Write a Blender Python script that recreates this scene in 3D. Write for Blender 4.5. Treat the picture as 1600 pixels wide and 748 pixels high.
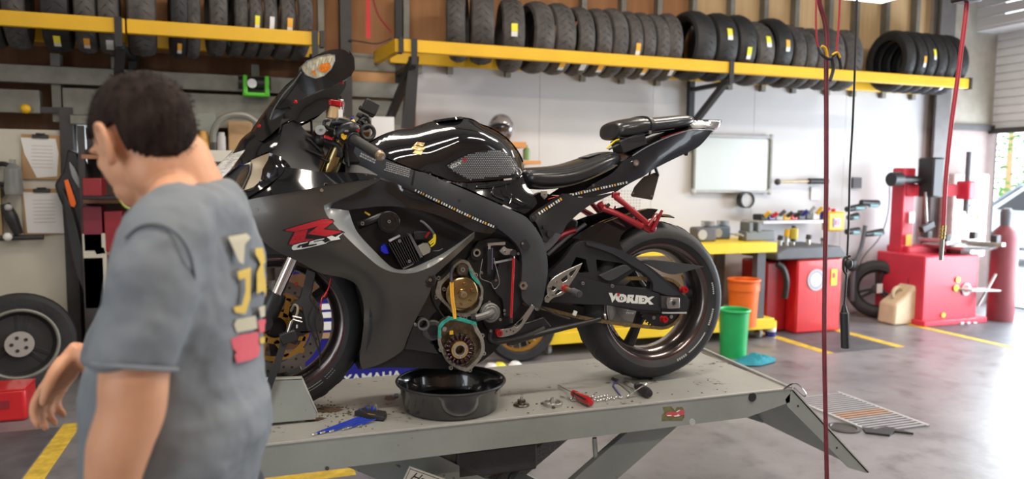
import bpy, bmesh, math, random
import numpy as np
from mathutils import Vector, Matrix
from mathutils.geometry import delaunay_2d_cdt
random.seed(7)
for o in list(bpy.data.objects): bpy.data.objects.remove(o)
SC = bpy.context.scene; COL = SC.collection; PI = math.pi
# ---------------------------------------------------------------- camera, light, exposure
# world axes: x runs along the back wall (and the lift), y goes into the room, z up
FPX = 1150.0; H = 1.50; PITCH = math.atan(98/1150.0); ROLL = math.atan(.008); YAW = math.radians(19.5)
cam = bpy.data.cameras.new('camera'); cam.sensor_width = 36; cam.lens = 36*FPX/1600
camo = bpy.data.objects.new('camera', cam); COL.objects.link(camo); SC.camera = camo
camo.matrix_world = Matrix.Translation((0,0,H)) @ Matrix.Rotation(-YAW,4,'Z') @ Matrix.Rotation(PI/2-PITCH,4,'X') @ Matrix.Rotation(ROLL,4,'Z')
cam.clip_start = .05; cam.clip_end = 200
cam.dof.use_dof = True; cam.dof.focus_distance = 2.55; cam.dof.aperture_fstop = 2.2
SC.view_settings.view_transform = 'Standard'; SC.view_settings.look = 'None'
SC.view_settings.gamma = 1; SC.view_settings.use_curve_mapping = False
SC.view_settings.exposure = -0.12
w = bpy.data.worlds.new('world'); SC.world = w; w.use_nodes = True
bg = w.node_tree.nodes['Background']; bg.inputs[0].default_value = (.84,.92,1,1); bg.inputs[1].default_value = 5.0
def area(name, loc, size, energy, col=(1,1,1), rot=(0,0,0)):
    l = bpy.data.lights.new(name,'AREA'); l.shape='RECTANGLE'; l.size, l.size_y = size; l.energy = energy; l.color = col
    o = bpy.data.objects.new(name,l); COL.objects.link(o); o.location = loc; o.rotation_euler = rot; return o
LAMPS = [(.3,1.2),(3.1,1.2),(.3,3.9),(3.1,3.9),(6.0,3.2),(-2.4,2.4),(1.3,-1.7)]  # last lamp is added behind the camera to brighten the motorcycle's near side
for i,(x,y) in enumerate(LAMPS): area('tube_light',(x,y,4.03),(1.5,.3),[66,68,52,78,92,18,95][i],(1,.90,.78))
area('daylight',(8.3,4.2,1.15),(2.0,4.2),330,(.82,.92,1),(0,PI/2,0)).data.spread = PI
# ---------------------------------------------------------------- pixel <-> world helpers (measuring the photograph)
_cR,_sR = math.cos(ROLL),math.sin(ROLL); _e1=(math.cos(YAW),math.sin(YAW)); _e2=(-_e1[1],_e1[0])
def _ray(px,py):
    a=(px-800)/FPX; b=(py-374)/FPX; u=a*_cR+b*_sR; v=-a*_sR+b*_cR
    d=(u, math.cos(PITCH)-v*math.sin(PITCH), -math.sin(PITCH)-v*math.cos(PITCH))
    return (d[0]*_e1[0]+d[1]*_e1[1], d[0]*_e2[0]+d[1]*_e2[1], d[2])
def K(px,py,k):
    d=_ray(px,py); t=k/d[1]; return Vector((d[0]*t,k,H+d[2]*t))
def Z(px,py,z):
    d=_ray(px,py); t=(z-H)/d[2]; return Vector((d[0]*t,d[1]*t,z))
def S(px,py,s):
    d=_ray(px,py); t=s/d[0]; return Vector((s,d[1]*t,H+d[2]*t))
def PXY(p):
    s,k,z=p[0],p[1],p[2]-H; x=s*_e1[0]+k*_e2[0]; y=s*_e1[1]+k*_e2[1]
    D=y*math.cos(PITCH)-z*math.sin(PITCH); U=y*math.sin(PITCH)+z*math.cos(PITCH); u=x/D; v=-U/D
    return 800+FPX*(u*_cR-v*_sR), 374+FPX*(u*_sR+v*_cR)
def crop(x0,y0,sc):
    return lambda x,y: (x0+x/sc, y0+y/sc)
# ---------------------------------------------------------------- materials
MATS = {}
def mat(name, col, rough=.5, metal=0, var=0, scale=8, bump=0, bscale=60, coat=0, emit=0, col2=None, spec=.5, trans=0, stretch=None, thr=None):
    if name in MATS: return MATS[name]
    m = bpy.data.materials.new(name); m.use_nodes = True; nt = m.node_tree; N = nt.nodes; L = nt.links
    b = N['Principled BSDF']; b.inputs['Roughness'].default_value = rough; b.inputs['Metallic'].default_value = metal
    b.inputs['Base Color'].default_value = (*col,1); b.inputs['Coat Weight'].default_value = coat
    b.inputs['Coat Roughness'].default_value = .04; b.inputs['Specular IOR Level'].default_value = spec
    b.inputs['Transmission Weight'].default_value = trans
    tc = N.new('ShaderNodeTexCoord'); vec = tc.outputs['Object']
    if stretch:
        mp = N.new('ShaderNodeMapping'); mp.inputs['Scale'].default_value = stretch; L.new(vec, mp.inputs['Vector']); vec = mp.outputs[0]
    if var or col2:
        n = N.new('ShaderNodeTexNoise'); n.inputs['Scale'].default_value = scale; n.inputs['Detail'].default_value = 6; n.inputs['Roughness'].default_value=.6
        L.new(vec, n.inputs['Vector'])
        cr = N.new('ShaderNodeValToRGB'); L.new(n.outputs['Fac'], cr.inputs[0])
        lo = col2 if col2 else tuple(c*(1-var) for c in col); hi = col if col2 else tuple(min(1,c*(1+var)) for c in col)
        t = thr or (.35,.65)
        cr.color_ramp.elements[0].position = t[0]; cr.color_ramp.elements[1].position = t[1]
        cr.color_ramp.elements[0].color = (*lo,1); cr.color_ramp.elements[1].color = (*hi,1)
        L.new(cr.outputs[0], b.inputs['Base Color'])
    if bump:
        n2 = N.new('ShaderNodeTexNoise'); n2.inputs['Scale'].default_value = bscale; n2.inputs['Detail'].default_value = 5; L.new(vec, n2.inputs['Vector'])
        bp = N.new('ShaderNodeBump'); bp.inputs['Strength'].default_value = bump; bp.inputs['Distance'].default_value=.01
        L.new(n2.outputs['Fac'], bp.inputs['Height']); L.new(bp.outputs[0], b.inputs['Normal'])
    if emit:
        b.inputs['Emission Color'].default_value = (*col,1); b.inputs['Emission Strength'].default_value = emit
    MATS[name] = m; return m
# ---------------------------------------------------------------- mesh builder
def frame(d):
    d = Vector(d).normalized(); a = Vector((0,0,1)) if abs(d.z)<.9 else Vector((1,0,0))
    x = d.cross(a).normalized(); return x, d.cross(x).normalized()
class MB:
    def __init__(s): s.v=[]; s.f=[]
    def add(s, vs, fs):
        n=len(s.v); s.v += [Vector(v) for v in vs]; s.f += [tuple(i+n for i in f) for f in fs]; return s
    def box(s, c, d, rot=None):
        c=Vector(c); R = rot if rot is not None else Matrix.Identity(3)
        vs=[c+R@Vector((x*d[0]/2,y*d[1]/2,z*d[2]/2)) for x in(-1,1) for y in(-1,1) for z in(-1,1)]
        return s.add(vs,[(0,1,3,2),(4,6,7,5),(0,4,5,1),(2,3,7,6),(0,2,6,4),(1,5,7,3)])
    def bar(s, p0, p1, w, h):
        p0=Vector(p0);p1=Vector(p1);d=p1-p0; x,y=frame(d); R=Matrix((x,y,d.normalized())).transposed()
        return s.box((p0+p1)/2,(w,h,d.length),R)
    def lathe(s, prof, o, ax, n=24, a0=0, a1=2*PI):
        o=Vector(o); ax=Vector(ax).normalized(); x,y=frame(ax); full=abs(a1-a0-2*PI)<1e-6; m=n if full else n+1
        vs=[]
        for i in range(m):
            a=a0+(a1-a0)*i/n; r=x*math.cos(a)+y*math.sin(a)
            vs+= [o+ax*h+r*max(q,1e-5) for q,h in prof]
        p=len(prof); fs=[]
        for i in range(n):
            j=(i+1)%m
            for k in range(p-1): fs.append((i*p+k,j*p+k,j*p+k+1,i*p+k+1))
        return s.add(vs,fs)
    def cyl(s, p0, p1, r, r2=None, n=16):
        p0=Vector(p0);p1=Vector(p1);h=(p1-p0).length; r2=r if r2 is None else r2
        return s.lathe([(0,0),(r,0),(r2,h),(0,h)],p0,p1-p0,n)
    def ring(s, o, ax, ro, ri, h, n=24):
        return s.lathe([(ri,0),(ro,0),(ro,h),(ri,h),(ri,0)],o,ax,n)
    def torus(s, o, ax, R, r, n=32, m=10, a0=0, a1=2*PI):
        return s.lathe([(R+r*math.cos(2*PI*i/m),r*math.sin(2*PI*i/m)) for i in range(m+1)],o,ax,n,a0,a1)
    def ball(s, c, r, n=16, m=10):
        c=Vector(c); r=(r,r,r) if not hasattr(r,'__len__') else r
        vs=[c+Vector((r[0]*math.cos(2*PI*i/n)*math.sin(PI*j/m),r[1]*math.sin(2*PI*i/n)*math.sin(PI*j/m),r[2]*math.cos(PI*j/m))) for j in range(m+1) for i in range(n)]
        fs=[(j*n+i,j*n+(i+1)%n,(j+1)*n+(i+1)%n,(j+1)*n+i) for j in range(m) for i in range(n)]
        return s.add(vs,fs)
    def tube(s, pts, r, n=10, smooth=0, caps=True):
        pts=[Vector(p) for p in pts]
        if smooth:
            rr = r if hasattr(r,'__len__') else [r]*len(pts)
            pts, r = spline(pts, smooth, rr)
        if not hasattr(r,'__len__'): r=[r]*len(pts)
        vs=[]; px=None
        for i,p in enumerate(pts):
            d=(pts[min(i+1,len(pts)-1)]-pts[max(i-1,0)])
            if d.length<1e-9: d=Vector((0,0,1))
            d.normalize()
            if px is None: x,y=frame(d)
            else:
                x=px-d*px.dot(d)
                x=x.normalized() if x.length>1e-6 else frame(d)[0]
                y=d.cross(x)
            px=x
            vs+=[p+(x*math.cos(2*PI*k/n)+y*math.sin(2*PI*k/n))*r[i] for k in range(n)]
        L=len(pts); fs=[(i*n+k,i*n+(k+1)%n,(i+1)*n+(k+1)%n,(i+1)*n+k) for i in range(L-1) for k in range(n)]
        if caps: fs+=[tuple(reversed(range(n))),tuple(range((L-1)*n,L*n))]
        return s.add(vs,fs)
    def prism(s, pts, vec, holes=()):           # pts: planar 3D outline, extruded along vec
        pts=[Vector(p) for p in pts]; vec=Vector(vec); n=len(pts)
        if holes:
            return s._prismh(pts,vec,[[Vector(q) for q in h] for h in holes])
        # concave-safe fill
        from mathutils.geometry import tessellate_polygon
        tr=tessellate_polygon([pts])
        vs=pts+[p+vec for p in pts]
        fs=[tuple(t) for t in tr]+[tuple(i+n for i in reversed(t)) for t in tr]+[(i,(i+1)%n,(i+1)%n+n,i+n) for i in range(n)]
        return s.add(vs,fs)
    def _prismh(s, pts, vec, holes):
        from mathutils.geometry import tessellate_polygon
        loops=[pts]+holes; tr=tessellate_polygon(loops); allp=[p for l in loops for p in l]; n=len(allp)
        fs=[tuple(t) for t in tr]+[tuple(i+n for i in reversed(t)) for t in tr]; o=0
        for l in loops:
            m=len(l); fs+=[(o+i,o+(i+1)%m,o+(i+1)%m+n,o+i+n) for i in range(m)]; o+=m
        return s.add(allp+[p+vec for p in allp],fs)
    def loft(s, rings, caps=True, close=True):
        n=len(rings[0]); vs=[v for r in rings for v in r]; L=len(rings); m=n if close else n-1
        fs=[(i*n+k,i*n+(k+1)%n,(i+1)*n+(k+1)%n,(i+1)*n+k) for i in range(L-1) for k in range(m)]
        if caps: fs+=[tuple(reversed(range(n))),tuple(range((L-1)*n,L*n))]
        return s.add(vs,fs)
    def build(s, name, m, parent=None, smooth=True, bev=0, ang=35, org=None, subsurf=0, kind=None, label=None, seg=2):
        me=bpy.data.meshes.new(name); o=bpy.data.objects.new(name,me); COL.objects.link(o)
        base=Vector((0,0,0))
        if parent is not None:
            o.parent=parent; q=parent
            while q is not None: base+=q.location; q=q.parent
        if org is None:
            if parent is None:
                xs=[v.x for v in s.v];ys=[v.y for v in s.v];zs=[v.z for v in s.v]
                org=Vector(((min(xs)+max(xs))/2,(min(ys)+max(ys))/2,min(zs)))
            else: org=base
        org=Vector(org)
        me.from_pydata([v-org for v in s.v],[],s.f); o.location=org-base
        bm=bmesh.new(); bm.from_mesh(me); bmesh.ops.remove_doubles(bm,verts=bm.verts,dist=1e-5)
        bmesh.ops.dissolve_degenerate(bm,edges=bm.edges,dist=1e-6)
        bmesh.ops.recalc_face_normals(bm,faces=bm.faces); bm.to_mesh(me); bm.free()
        me.materials.append(m)
        if smooth:
            for p_ in me.polygons: p_.use_smooth=True
            me.set_sharp_from_angle(angle=math.radians(ang))
        if bev:
            b=o.modifiers.new('bevel','BEVEL'); b.width=bev; b.segments=seg; b.limit_method='ANGLE'; b.angle_limit=math.radians(40)
            b.harden_normals=False
        if subsurf:
            b=o.modifiers.new('subsurf','SUBSURF'); b.levels=subsurf; b.render_levels=subsurf
        if kind: o['kind']=kind
        if label: o['label']=label
        return o
def spline(pts, n, r=None):
    P=[Vector(p) for p in pts]; out=[]; ro=[]
    for i in range(len(P)-1):
        a=P[max(i-1,0)];b=P[i];c=P[i+1];d=P[min(i+2,len(P)-1)]
        for j in range(n):
            t=j/n; out.append(.5*((2*b)+(c-a)*t+(2*a-5*b+4*c-d)*t*t+(3*b-a-3*c+d)*t**3))
            if r: ro.append(r[i]*(1-t)+r[i+1]*t)
    out.append(P[-1]); 
    if r: ro.append(r[-1]); return out,ro
    return out
def thing(name, label, cat, loc=(0,0,0), group=None):
    o=bpy.data.objects.new(name,None); COL.objects.link(o); o.location=loc; o.empty_display_size=.05
    o['label']=label; o['category']=cat
    if group: o['group']=group
    return o
def tag(o, label, cat, group=None):
    o['label']=label; o['category']=cat
    if group: o['group']=group
    return o
def struct(o): o['kind']='structure'; return o
def dup(r, loc=None, rotz=None, label=None, group=None, parent=None):
    c=r.copy(); COL.objects.link(c)
    if parent is not None: c.parent=parent
    if loc is not None: c.location=loc
    if rotz is not None: c.rotation_euler=(r.rotation_euler.x,r.rotation_euler.y,rotz)
    if label: c['label']=label
    if group: c['group']=group
    for ch in KIDS(r): dup(ch,parent=c)
    return c
def KIDS(r): return [x for x in COL.objects if x.parent==r]
def text_polys(body, size, font_bold=0, shear=0, space=1.0):
    cu=bpy.data.curves.new('t','FONT'); cu.body=body; cu.size=size; cu.shear=shear; cu.space_character=space; cu.offset=font_bold
    cu.resolution_u=2; cu.fill_mode='FRONT'; cu.align_x='CENTER'; cu.align_y='CENTER'
    o=bpy.data.objects.new('t',cu); COL.objects.link(o)
    dg=bpy.context.evaluated_depsgraph_get(); dg.update(); me=bpy.data.meshes.new_from_object(o.evaluated_get(dg))
    vs=[v.co.copy() for v in me.vertices]; fs=[tuple(p.vertices) for p in me.polygons]
    bpy.data.objects.remove(o); bpy.data.meshes.remove(me); return vs,fs
def flat_text(name, body, size, o, ux, uy, m, parent, bold=0, shear=0, off=.0006, space=1.0, sx=1.0):
    vs,fs=text_polys(body,size,bold,shear,space); o=Vector(o);ux=Vector(ux).normalized();uy=Vector(uy).normalized();n=ux.cross(uy)
    mb=MB(); mb.add([o+ux*v.x*sx+uy*v.y+n*off for v in vs],fs); return mb.build(name,m,parent,smooth=False)
# ---------------------------------------------------------------- curved panel from an outline with its own depth at every point
def pip(x,y,poly):
    c=False;n=len(poly);j=n-1
    for i in range(n):
        xi,yi=poly[i];xj,yj=poly[j]
        if (yi>y)!=(yj>y) and x<(xj-xi)*(y-yi)/(yj-yi)+xi: c=not c
        j=i
    return c
def smooth_outline(P, corner=48, step=.012):
    n=len(P); out=[]
    def isc(i):
        a=P[i]-P[i-1]; b=P[(i+1)%n]-P[i]
        if a.length<1e-6 or b.length<1e-6: return True
        return a.angle(b)>math.radians(corner)
    cs=[isc(i) for i in range(n)]
    for i in range(n):
        b=P[i];c=P[(i+1)%n]; a=b if cs[i] else P[i-1]; d=c if cs[(i+1)%n] else P[(i+2)%n]
        m=max(1,int((c-b).length/step))
        for j in range(m):
            t=j/m; out.append(.5*((2*b)+(c-a)*t+(2*a-5*b+4*c-d)*t*t+(3*b-a-3*c+d)*t**3))
    return out
class Panel:
    """outline: list of (px,py,k); ridge: inner (px,py,k) points the skin passes through"""
    def __init__(s, outline, bulge=0, thick=.003, g=.012, ridges=(), holes=(), corner=48, world=False):
        cv=(lambda q: Vector(q)) if world else (lambda q: K(*q))
        out=smooth_outline([cv(q) for q in outline],corner,g)
        hs=[smooth_outline([cv(q) for q in h],corner,g) for h in holes]
        poly=[(p.x,p.z) for p in out]; hp=[[(p.x,p.z) for p in h] for h in hs]
        V=[];D=[];E=[]
        for loop in [out]+hs:
            o=len(V);m=len(loop)
            V+=[Vector((p.x,p.z)) for p in loop]; D+=[p.y for p in loop]; E+=[(o+i,o+(i+1)%m) for i in range(m)]
        nb=len(V)
        for rd in ridges:
            pts=spline([cv(q) for q in rd],max(2,int(.05/g))) if len(rd)>1 else [cv(rd[0])]
            for p in pts:
                if pip(p.x,p.z,poly): V.append(Vector((p.x,p.z))); D.append(p.y)
        nf=len(V)
        arr=np.array([(v.x,v.y) for v in V])
        x0=min(q[0] for q in poly);x1=max(q[0] for q in poly);z0=min(q[1] for q in poly);z1=max(q[1] for q in poly)
        r=0; z=z0+g/2
        while z<z1:
            x=x0+(g/2 if r%2 else 0)
            while x<x1:
                if pip(x,z,poly) and not any(pip(x,z,h) for h in hp) and np.min((arr[:,0]-x)**2+(arr[:,1]-z)**2)>(g*.45)**2: V.append(Vector((x,z)))
                x+=g
            z+=g*.866; r+=1
        rv,re,rf,ov,oe,of=delaunay_2d_cdt(V,E,[],0,1e-7)
        Dn=[None]*len(rv)
        for i,src in enumerate(ov):
            for q in src:
                if q<nf: Dn[i]=D[q]
        tris=[]
        for t in rf:
            cx=sum(rv[i].x for i in t)/len(t);cz=sum(rv[i].y for i in t)/len(t)
            if pip(cx,cz,poly) and not any(pip(cx,cz,h) for h in hp): tris.append(tuple(t))
        n=len(rv); fix=np.array([d is not None for d in Dn]); mean=sum(D)/len(D)
        y=np.array([d if d is not None else mean for d in Dn],float)
        ww={}
        X_=np.array([(v.x,v.y) for v in rv]); ar=np.zeros(n)
        for t in tris:
            if len(t)!=3: continue
            P_=X_[list(t)]; A2=abs((P_[1][0]-P_[0][0])*(P_[2][1]-P_[0][1])-(P_[1][1]-P_[0][1])*(P_[2][0]-P_[0][0]))
            for i_ in range(3):
                a_,b_,c_=t[i_],t[(i_+1)%3],t[(i_+2)%3]; va=X_[a_]-X_[c_]; vb=X_[b_]-X_[c_]; ct=float(va@vb)/max(A2,1e-12)
                k_=(min(a_,b_),max(a_,b_)); ww[k_]=ww.get(k_,0)+.5*ct; ar[a_]+=A2/6
        ed=np.array(list(ww)); we=np.clip(np.array(list(ww.values())),.02,20); cnt=np.zeros(n); np.add.at(cnt,ed[:,0],we); np.add.at(cnt,ed[:,1],we); cnt[cnt==0]=1
        b=bulge*ar/cnt; bnd=np.zeros(n,bool)
        for i,src in enumerate(ov):
            if any(q<nb for q in src): bnd[i]=True
        def relax(y,fx,it_,src=1.0):
            for _ in range(it_):
                sm=np.zeros(n); np.add.at(sm,ed[:,0],we*y[ed[:,1]]); np.add.at(sm,ed[:,1],we*y[ed[:,0]]); new=sm/cnt-b*src
                y=np.where(fx,y,y+1.6*(new-y)) if it_>50 and _%2 else np.where(fx,y,new)
            return y
        y=relax(y,fix,900 if n>400 else 500)
        y=relax(y,bnd,int((.028/g)**2*2.2)+2)
        s.x=np.array([v.x for v in rv]); s.z=np.array([v.y for v in rv]); s.y=y; s.t=tris; s.thick=thick
        used=sorted({i for t in tris for i in t}); s.used=used; s.ux=s.x[used]; s.uz=s.z[used]; s.uy=y[used]
    def depth(s,x,z):
        d=(s.ux-x)**2+(s.uz-z)**2; i=np.argsort(d)[:4]; w=1/(d[i]+1e-7); return float((s.uy[i]*w).sum()/w.sum())
    def on(s,px,py,off=.001):
        k=2.4
        for _ in range(6):
            p=K(px,py,k); k=s.depth(p.x,p.z)
        p=K(px,py,k-off); return p
    def mesh(s):
        mb=MB(); n=len(s.x); vs=[(s.x[i],s.y[i],s.z[i]) for i in range(n)]+[(s.x[i],s.y[i]+s.thick,s.z[i]) for i in range(n)]
        fs=list(s.t)+[tuple(i+n for i in reversed(t)) for t in s.t]
        ec={}
        for t in s.t:
            for a,b in zip(t,t[1:]+t[:1]):
                k=(min(a,b),max(a,b)); ec[k]=ec.get(k,[])+[(a,b)]
        for k,l in ec.items():
            if len(l)==1: a,b=l[0]; fs.append((b,a,a+n,b+n))
        mp={}; vv=[]
        for f in fs:
            for i in f:
                if i not in mp: mp[i]=len(vv); vv.append(vs[i])
        mb.add(vv,[tuple(mp[i] for i in f) for f in fs]); return mb
    def build(s,name,m,parent,ang=40,mirror=None,label=None):
        o=s.mesh().build(name,m,parent,ang=ang,label=label)
        if mirror is not None:   # the same part on the far side of the machine
            c=o.copy(); COL.objects.link(c); c.scale=(1,-1,1); par=parent.location.y if parent else 0
            c.location=(o.location.x,2*(mirror-par)-o.location.y,o.location.z); return o,c
        return o
# ---------------------------------------------------------------- materials of the room
def floor_mat():
    m=mat('concrete',(.24,.232,.245),.38,0,col2=(.16,.153,.162),scale=1.1,bump=.25,bscale=7)
    nt=m.node_tree;N=nt.nodes;L=nt.links;b=N['Principled BSDF']
    cr=[n for n in N if n.type=='VALTORGB'][0]
    n=N.new('ShaderNodeTexNoise');n.inputs['Scale'].default_value=5;n.inputs['Detail'].default_value=8;n.inputs['Roughness'].default_value=.7
    tc=[q for q in N if q.type=='TEX_COORD'][0];L.new(tc.outputs['Object'],n.inputs['Vector'])
    r=N.new('ShaderNodeValToRGB');r.color_ramp.elements[0].position=.3;r.color_ramp.elements[0].color=(.45,.43,.42,1);r.color_ramp.elements[1].position=.5;r.color_ramp.elements[1].color=(1,1,1,1)
    L.new(n.outputs['Fac'],r.inputs[0]);mx=N.new('ShaderNodeMixRGB');mx.blend_type='MULTIPLY';mx.inputs[0].default_value=.8
    L.new(cr.outputs[0],mx.inputs[1]);L.new(r.outputs[0],mx.inputs[2]);L.new(mx.outputs[0],b.inputs['Base Color'])
    r2=N.new('ShaderNodeMapRange');r2.inputs['To Min'].default_value=.22;r2.inputs['To Max'].default_value=.5;L.new(n.outputs['Fac'],r2.inputs['Value']);L.new(r2.outputs[0],b.inputs['Roughness'])
    return m
m_floor=floor_mat()
m_bay=mat('bay_paint',(.085,.085,.095),.5,var=.25,scale=6)
m_line=mat('line_yellow',(.62,.42,.05),.6,var=.25,scale=14)
m_yel=mat('rack_yellow',(.74,.42,.012),.45,var=.06,scale=3)
m_yel2=mat('bench_yellow',(.90,.62,.03),.45,var=.05,scale=4)
m_black=mat('black_paint',(.018,.018,.02),.45)
m_darks=mat('dark_steel',(.045,.04,.04),.5,var=.2)
m_galv=mat('galvanised',(.21,.205,.18),.5,.3,var=.18,scale=5)
m_ply=mat('plywood',(.42,.20,.085),.75,col2=(.33,.15,.06),scale=2,stretch=(6,6,.6),bump=.1)
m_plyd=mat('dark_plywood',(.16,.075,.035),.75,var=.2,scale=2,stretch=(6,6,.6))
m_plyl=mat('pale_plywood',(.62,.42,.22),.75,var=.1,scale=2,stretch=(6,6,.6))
m_white=mat('white_sheet',(.60,.59,.605),.5,var=.03,scale=1.5)
m_cream=mat('cream_board',(.60,.57,.49),.55,var=.05,scale=3)
m_roller=mat('roller_grey',(.72,.73,.73),.5,var=.04)
m_rubber=mat('old_rubber',(.045,.041,.040),.75,col2=(.10,.09,.086),scale=9,bump=.35,bscale=45)
m_rubber2=mat('new_rubber',(.016,.016,.018),.6,var=.3,scale=9,bump=.3,bscale=60)
m_stick_y=mat('sticker_yellow',(.85,.78,.05),.5); m_stick_w=mat('sticker_white',(.75,.75,.76),.5); m_stick_o=mat('sticker_orange',(.85,.42,.05),.5)
m_teal=mat('teal_edge',(.22,.45,.47),.5)
m_red=mat('machine_red',(.62,.015,.02),.32,coat=.3,var=.05)
m_redd=mat('frame_red',(.30,.02,.03),.45,var=.1)
m_grey=mat('grey_plastic',(.10,.10,.115),.5,var=.1)
m_lgrey=mat('light_grey',(.42,.42,.42),.5,var=.1)
m_steel=mat('bare_steel',(.50,.49,.47),.32,.9,var=.15,scale=12)
m_chrome=mat('chrome',(.78,.78,.78),.1,1)
m_paper=mat('paper',(.80,.80,.80),.7)
m_card=mat('cardboard',(.45,.28,.14),.8,var=.1)
m_green=mat('bin_green',(.02,.42,.12),.4,trans=0,var=.08)
m_orange=mat('bucket_orange',(.85,.16,.02),.45,var=.05)
m_tealrag=mat('teal_cloth',(.02,.24,.32),.85,bump=.5,bscale=30)
m_screen=mat('lamp_glow',(1,.98,.94),.5,emit=4)
m_blue=mat('race_blue',(.015,.02,.22),.25,coat=.5)
WK=6.5      # back wall face
def wbox(name,px0,py0,px1,py1,k,d,m,parent=None,bev=0,**kw):   # a box standing at depth k, its face filling a pixel rectangle
    a=K(px0,py0,k);b=K(px1,py1,k); mb=MB().box(((a.x+b.x)/2,k+d/2,(a.z+b.z)/2),(abs(b.x-a.x),d,abs(b.z-a.z)))
    return mb.build(name,m,parent,bev=bev,**kw)
# ---- shell
fl=struct(MB().box((2.25,2,-.05),(12.7,20,.1)).build('floor',m_floor,org=(0,0,0)))
wb=struct(MB().box((2.2,WK+.1,2.1),(12.4,.16,4.2)).build('wall_back',m_plyd,org=(0,WK,0)))
# lower white sheets and upper plywood sheets, sheet by sheet
xs=[1.35,2.55,3.75,4.95,6.15,7.33]
for a,b in zip(xs,xs[1:]): MB().box(((a+b)/2,WK-.02,1.275),(b-a-.002,.04,2.55)).build('wall_sheet',m_white,wb,bev=.002)
stud=[K(x,20,WK).x for x in (500,632,700,790,907,968,1024,1078,1137,1189,1237,1290,1331,1378,1425)]
ed=[-3.9]+[stud[0]-1.9,stud[0]-1.0]+stud+[7.45]
for i,(a,b) in enumerate(zip(ed,ed[1:])):
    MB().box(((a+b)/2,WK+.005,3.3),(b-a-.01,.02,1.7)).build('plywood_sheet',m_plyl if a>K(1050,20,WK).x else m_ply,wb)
for i,x in enumerate(stud):
    MB().box((x,WK-.05,3.3),(.05,.08,1.8)).build('stud',m_galv,wb)
MB().box((1.0,WK-.05,2.46),(.85,.09,.14)).build('wall_rail',m_galv,wb)
# galvanised rails across the left part of the back wall
for z,h,x0,x1,k in ((2.22,.13,-3.8,1.2,6.36),(2.02,.17,-3.8,-1.45,6.36),(2.03,.20,-1.3,1.25,6.34),(1.895,.07,-1.25,1.25,6.30)):
    MB().box(((x0+x1)/2,k,z),(x1-x0,.1,h)).build('wall_rail',m_galv,wb,bev=.006)
for x in (-1.35,-.95,.05,.42): MB().box((x,6.4,2.13),(.06,.1,.5)).build('wall_strut',m_galv,wb)
for i in range(6):
    x=-3.3+i*.78; MB().cyl((x,6.30,2.02+.02*(i%2)),(x,6.33,2.02),.028).build('rail_hole',m_black,wb)
wr=struct(MB().box((8.5,7.25,2.1),(.16,1.4,4.2)).box((8.5,-.4,2.1),(.16,3.6,4.2)).box((8.5,3.75,3.6),(.16,4.7,1.2)).build('wall_right',mat('brown_cladding',(.17,.14,.125),.7,var=.15),org=(8.5,0,0)))
ce=struct(MB().box((2.2,1.6,4.27),(12.6,10.2,.1)).build('ceiling',mat('ceiling_sheet',(.30,.28,.26),.8,var=.1),org=(0,0,4.2)))
wf=struct(MB().box((2.2,-3.4,2.1),(12.6,.16,4.2)).build('wall_front',mat('wall_front_brown',(.20,.13,.085),.8,var=.15,scale=2),org=(0,-3.4,0)))
wl=struct(MB().box((-4.0,3.0,2.1),(.16,7.2,4.2)).build('wall_left',m_cream,org=(-4,0,0)))
for i in range(6):
    y=-2.5+i*1.6; MB().box((2.2,y,4.14),(12.4,.1,.16)).build('ceiling_beam',m_darks,ce)
# column and trim at the right-hand end of the back wall
c0=K(1472,100,6.3);c1=K(1502,100,6.3)
struct(MB().box((c0.x+.10,6.35,2.1),(.22,.03,4.2)).box((c0.x+.10,6.47,2.1),(.04,.24,4.2)).box((c0.x+.10,6.6,2.1),(.22,.03,4.2)).build('trim_1',mat('column_grey',(.13,.12,.12),.6,var=.1)))
MB().box(((7.33+8.42)/2,WK-.02,1.05),(1.09,.05,2.1)).build('cladding_lower',mat('cladding_mauve',(.30,.23,.22),.7,var=.1),wb); MB().box(((7.33+8.42)/2,WK-.02,3.15),(1.09,.05,2.1)).build('cladding_upper',mat('cladding_greige',(.36,.33,.28),.7,var=.08),wb)
MB().box((8.0,WK-.06,2.12),(.8,.05,.07)).build('wall_rail',m_darks,wb)
# roller door in the right-hand wall: guides, drum, slats and bottom bar
dr=struct(thing('door_1','x','x',(8.4,4.3,2.1))); del dr['label'],dr['category']
for y in (6.52,1.55): MB().box((8.38,y,1.6),(.08,.1,3.2)).build('door_guide',m_lgrey,dr)
for i in range(12):
    MB().box((8.37,4.05,2.14+i*.095),(.035,4.9,.0945)).build('door_slat',m_roller,dr,bev=.012)
MB().box((8.34,4.05,2.085),(.07,4.9,.06)).build('bottom_bar',m_darks,dr)
# white ribbed drum cover above the opening
t=tag(thing('drum_cover','x','x',(7.9,4.2,3.0)),'white ribbed steel cover above the roller door, beside the ceiling','cover')
p0=S(1515,48,7.95); p0.y=min(p0.y,6.4)
for i in range(6):
    z0c=p0.z-.015; z=p0.z+i*.12; MB().box((7.95,(p0.y+1.5)/2,z+.05),(.05,p0.y-1.5,.105)).build('ribbed_sheet',m_white,t,bev=.012)
MB().box((8.15,(p0.y+1.5)/2,z0c),(.42,p0.y-1.5,.03)).build('soffit',m_white,t)
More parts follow.
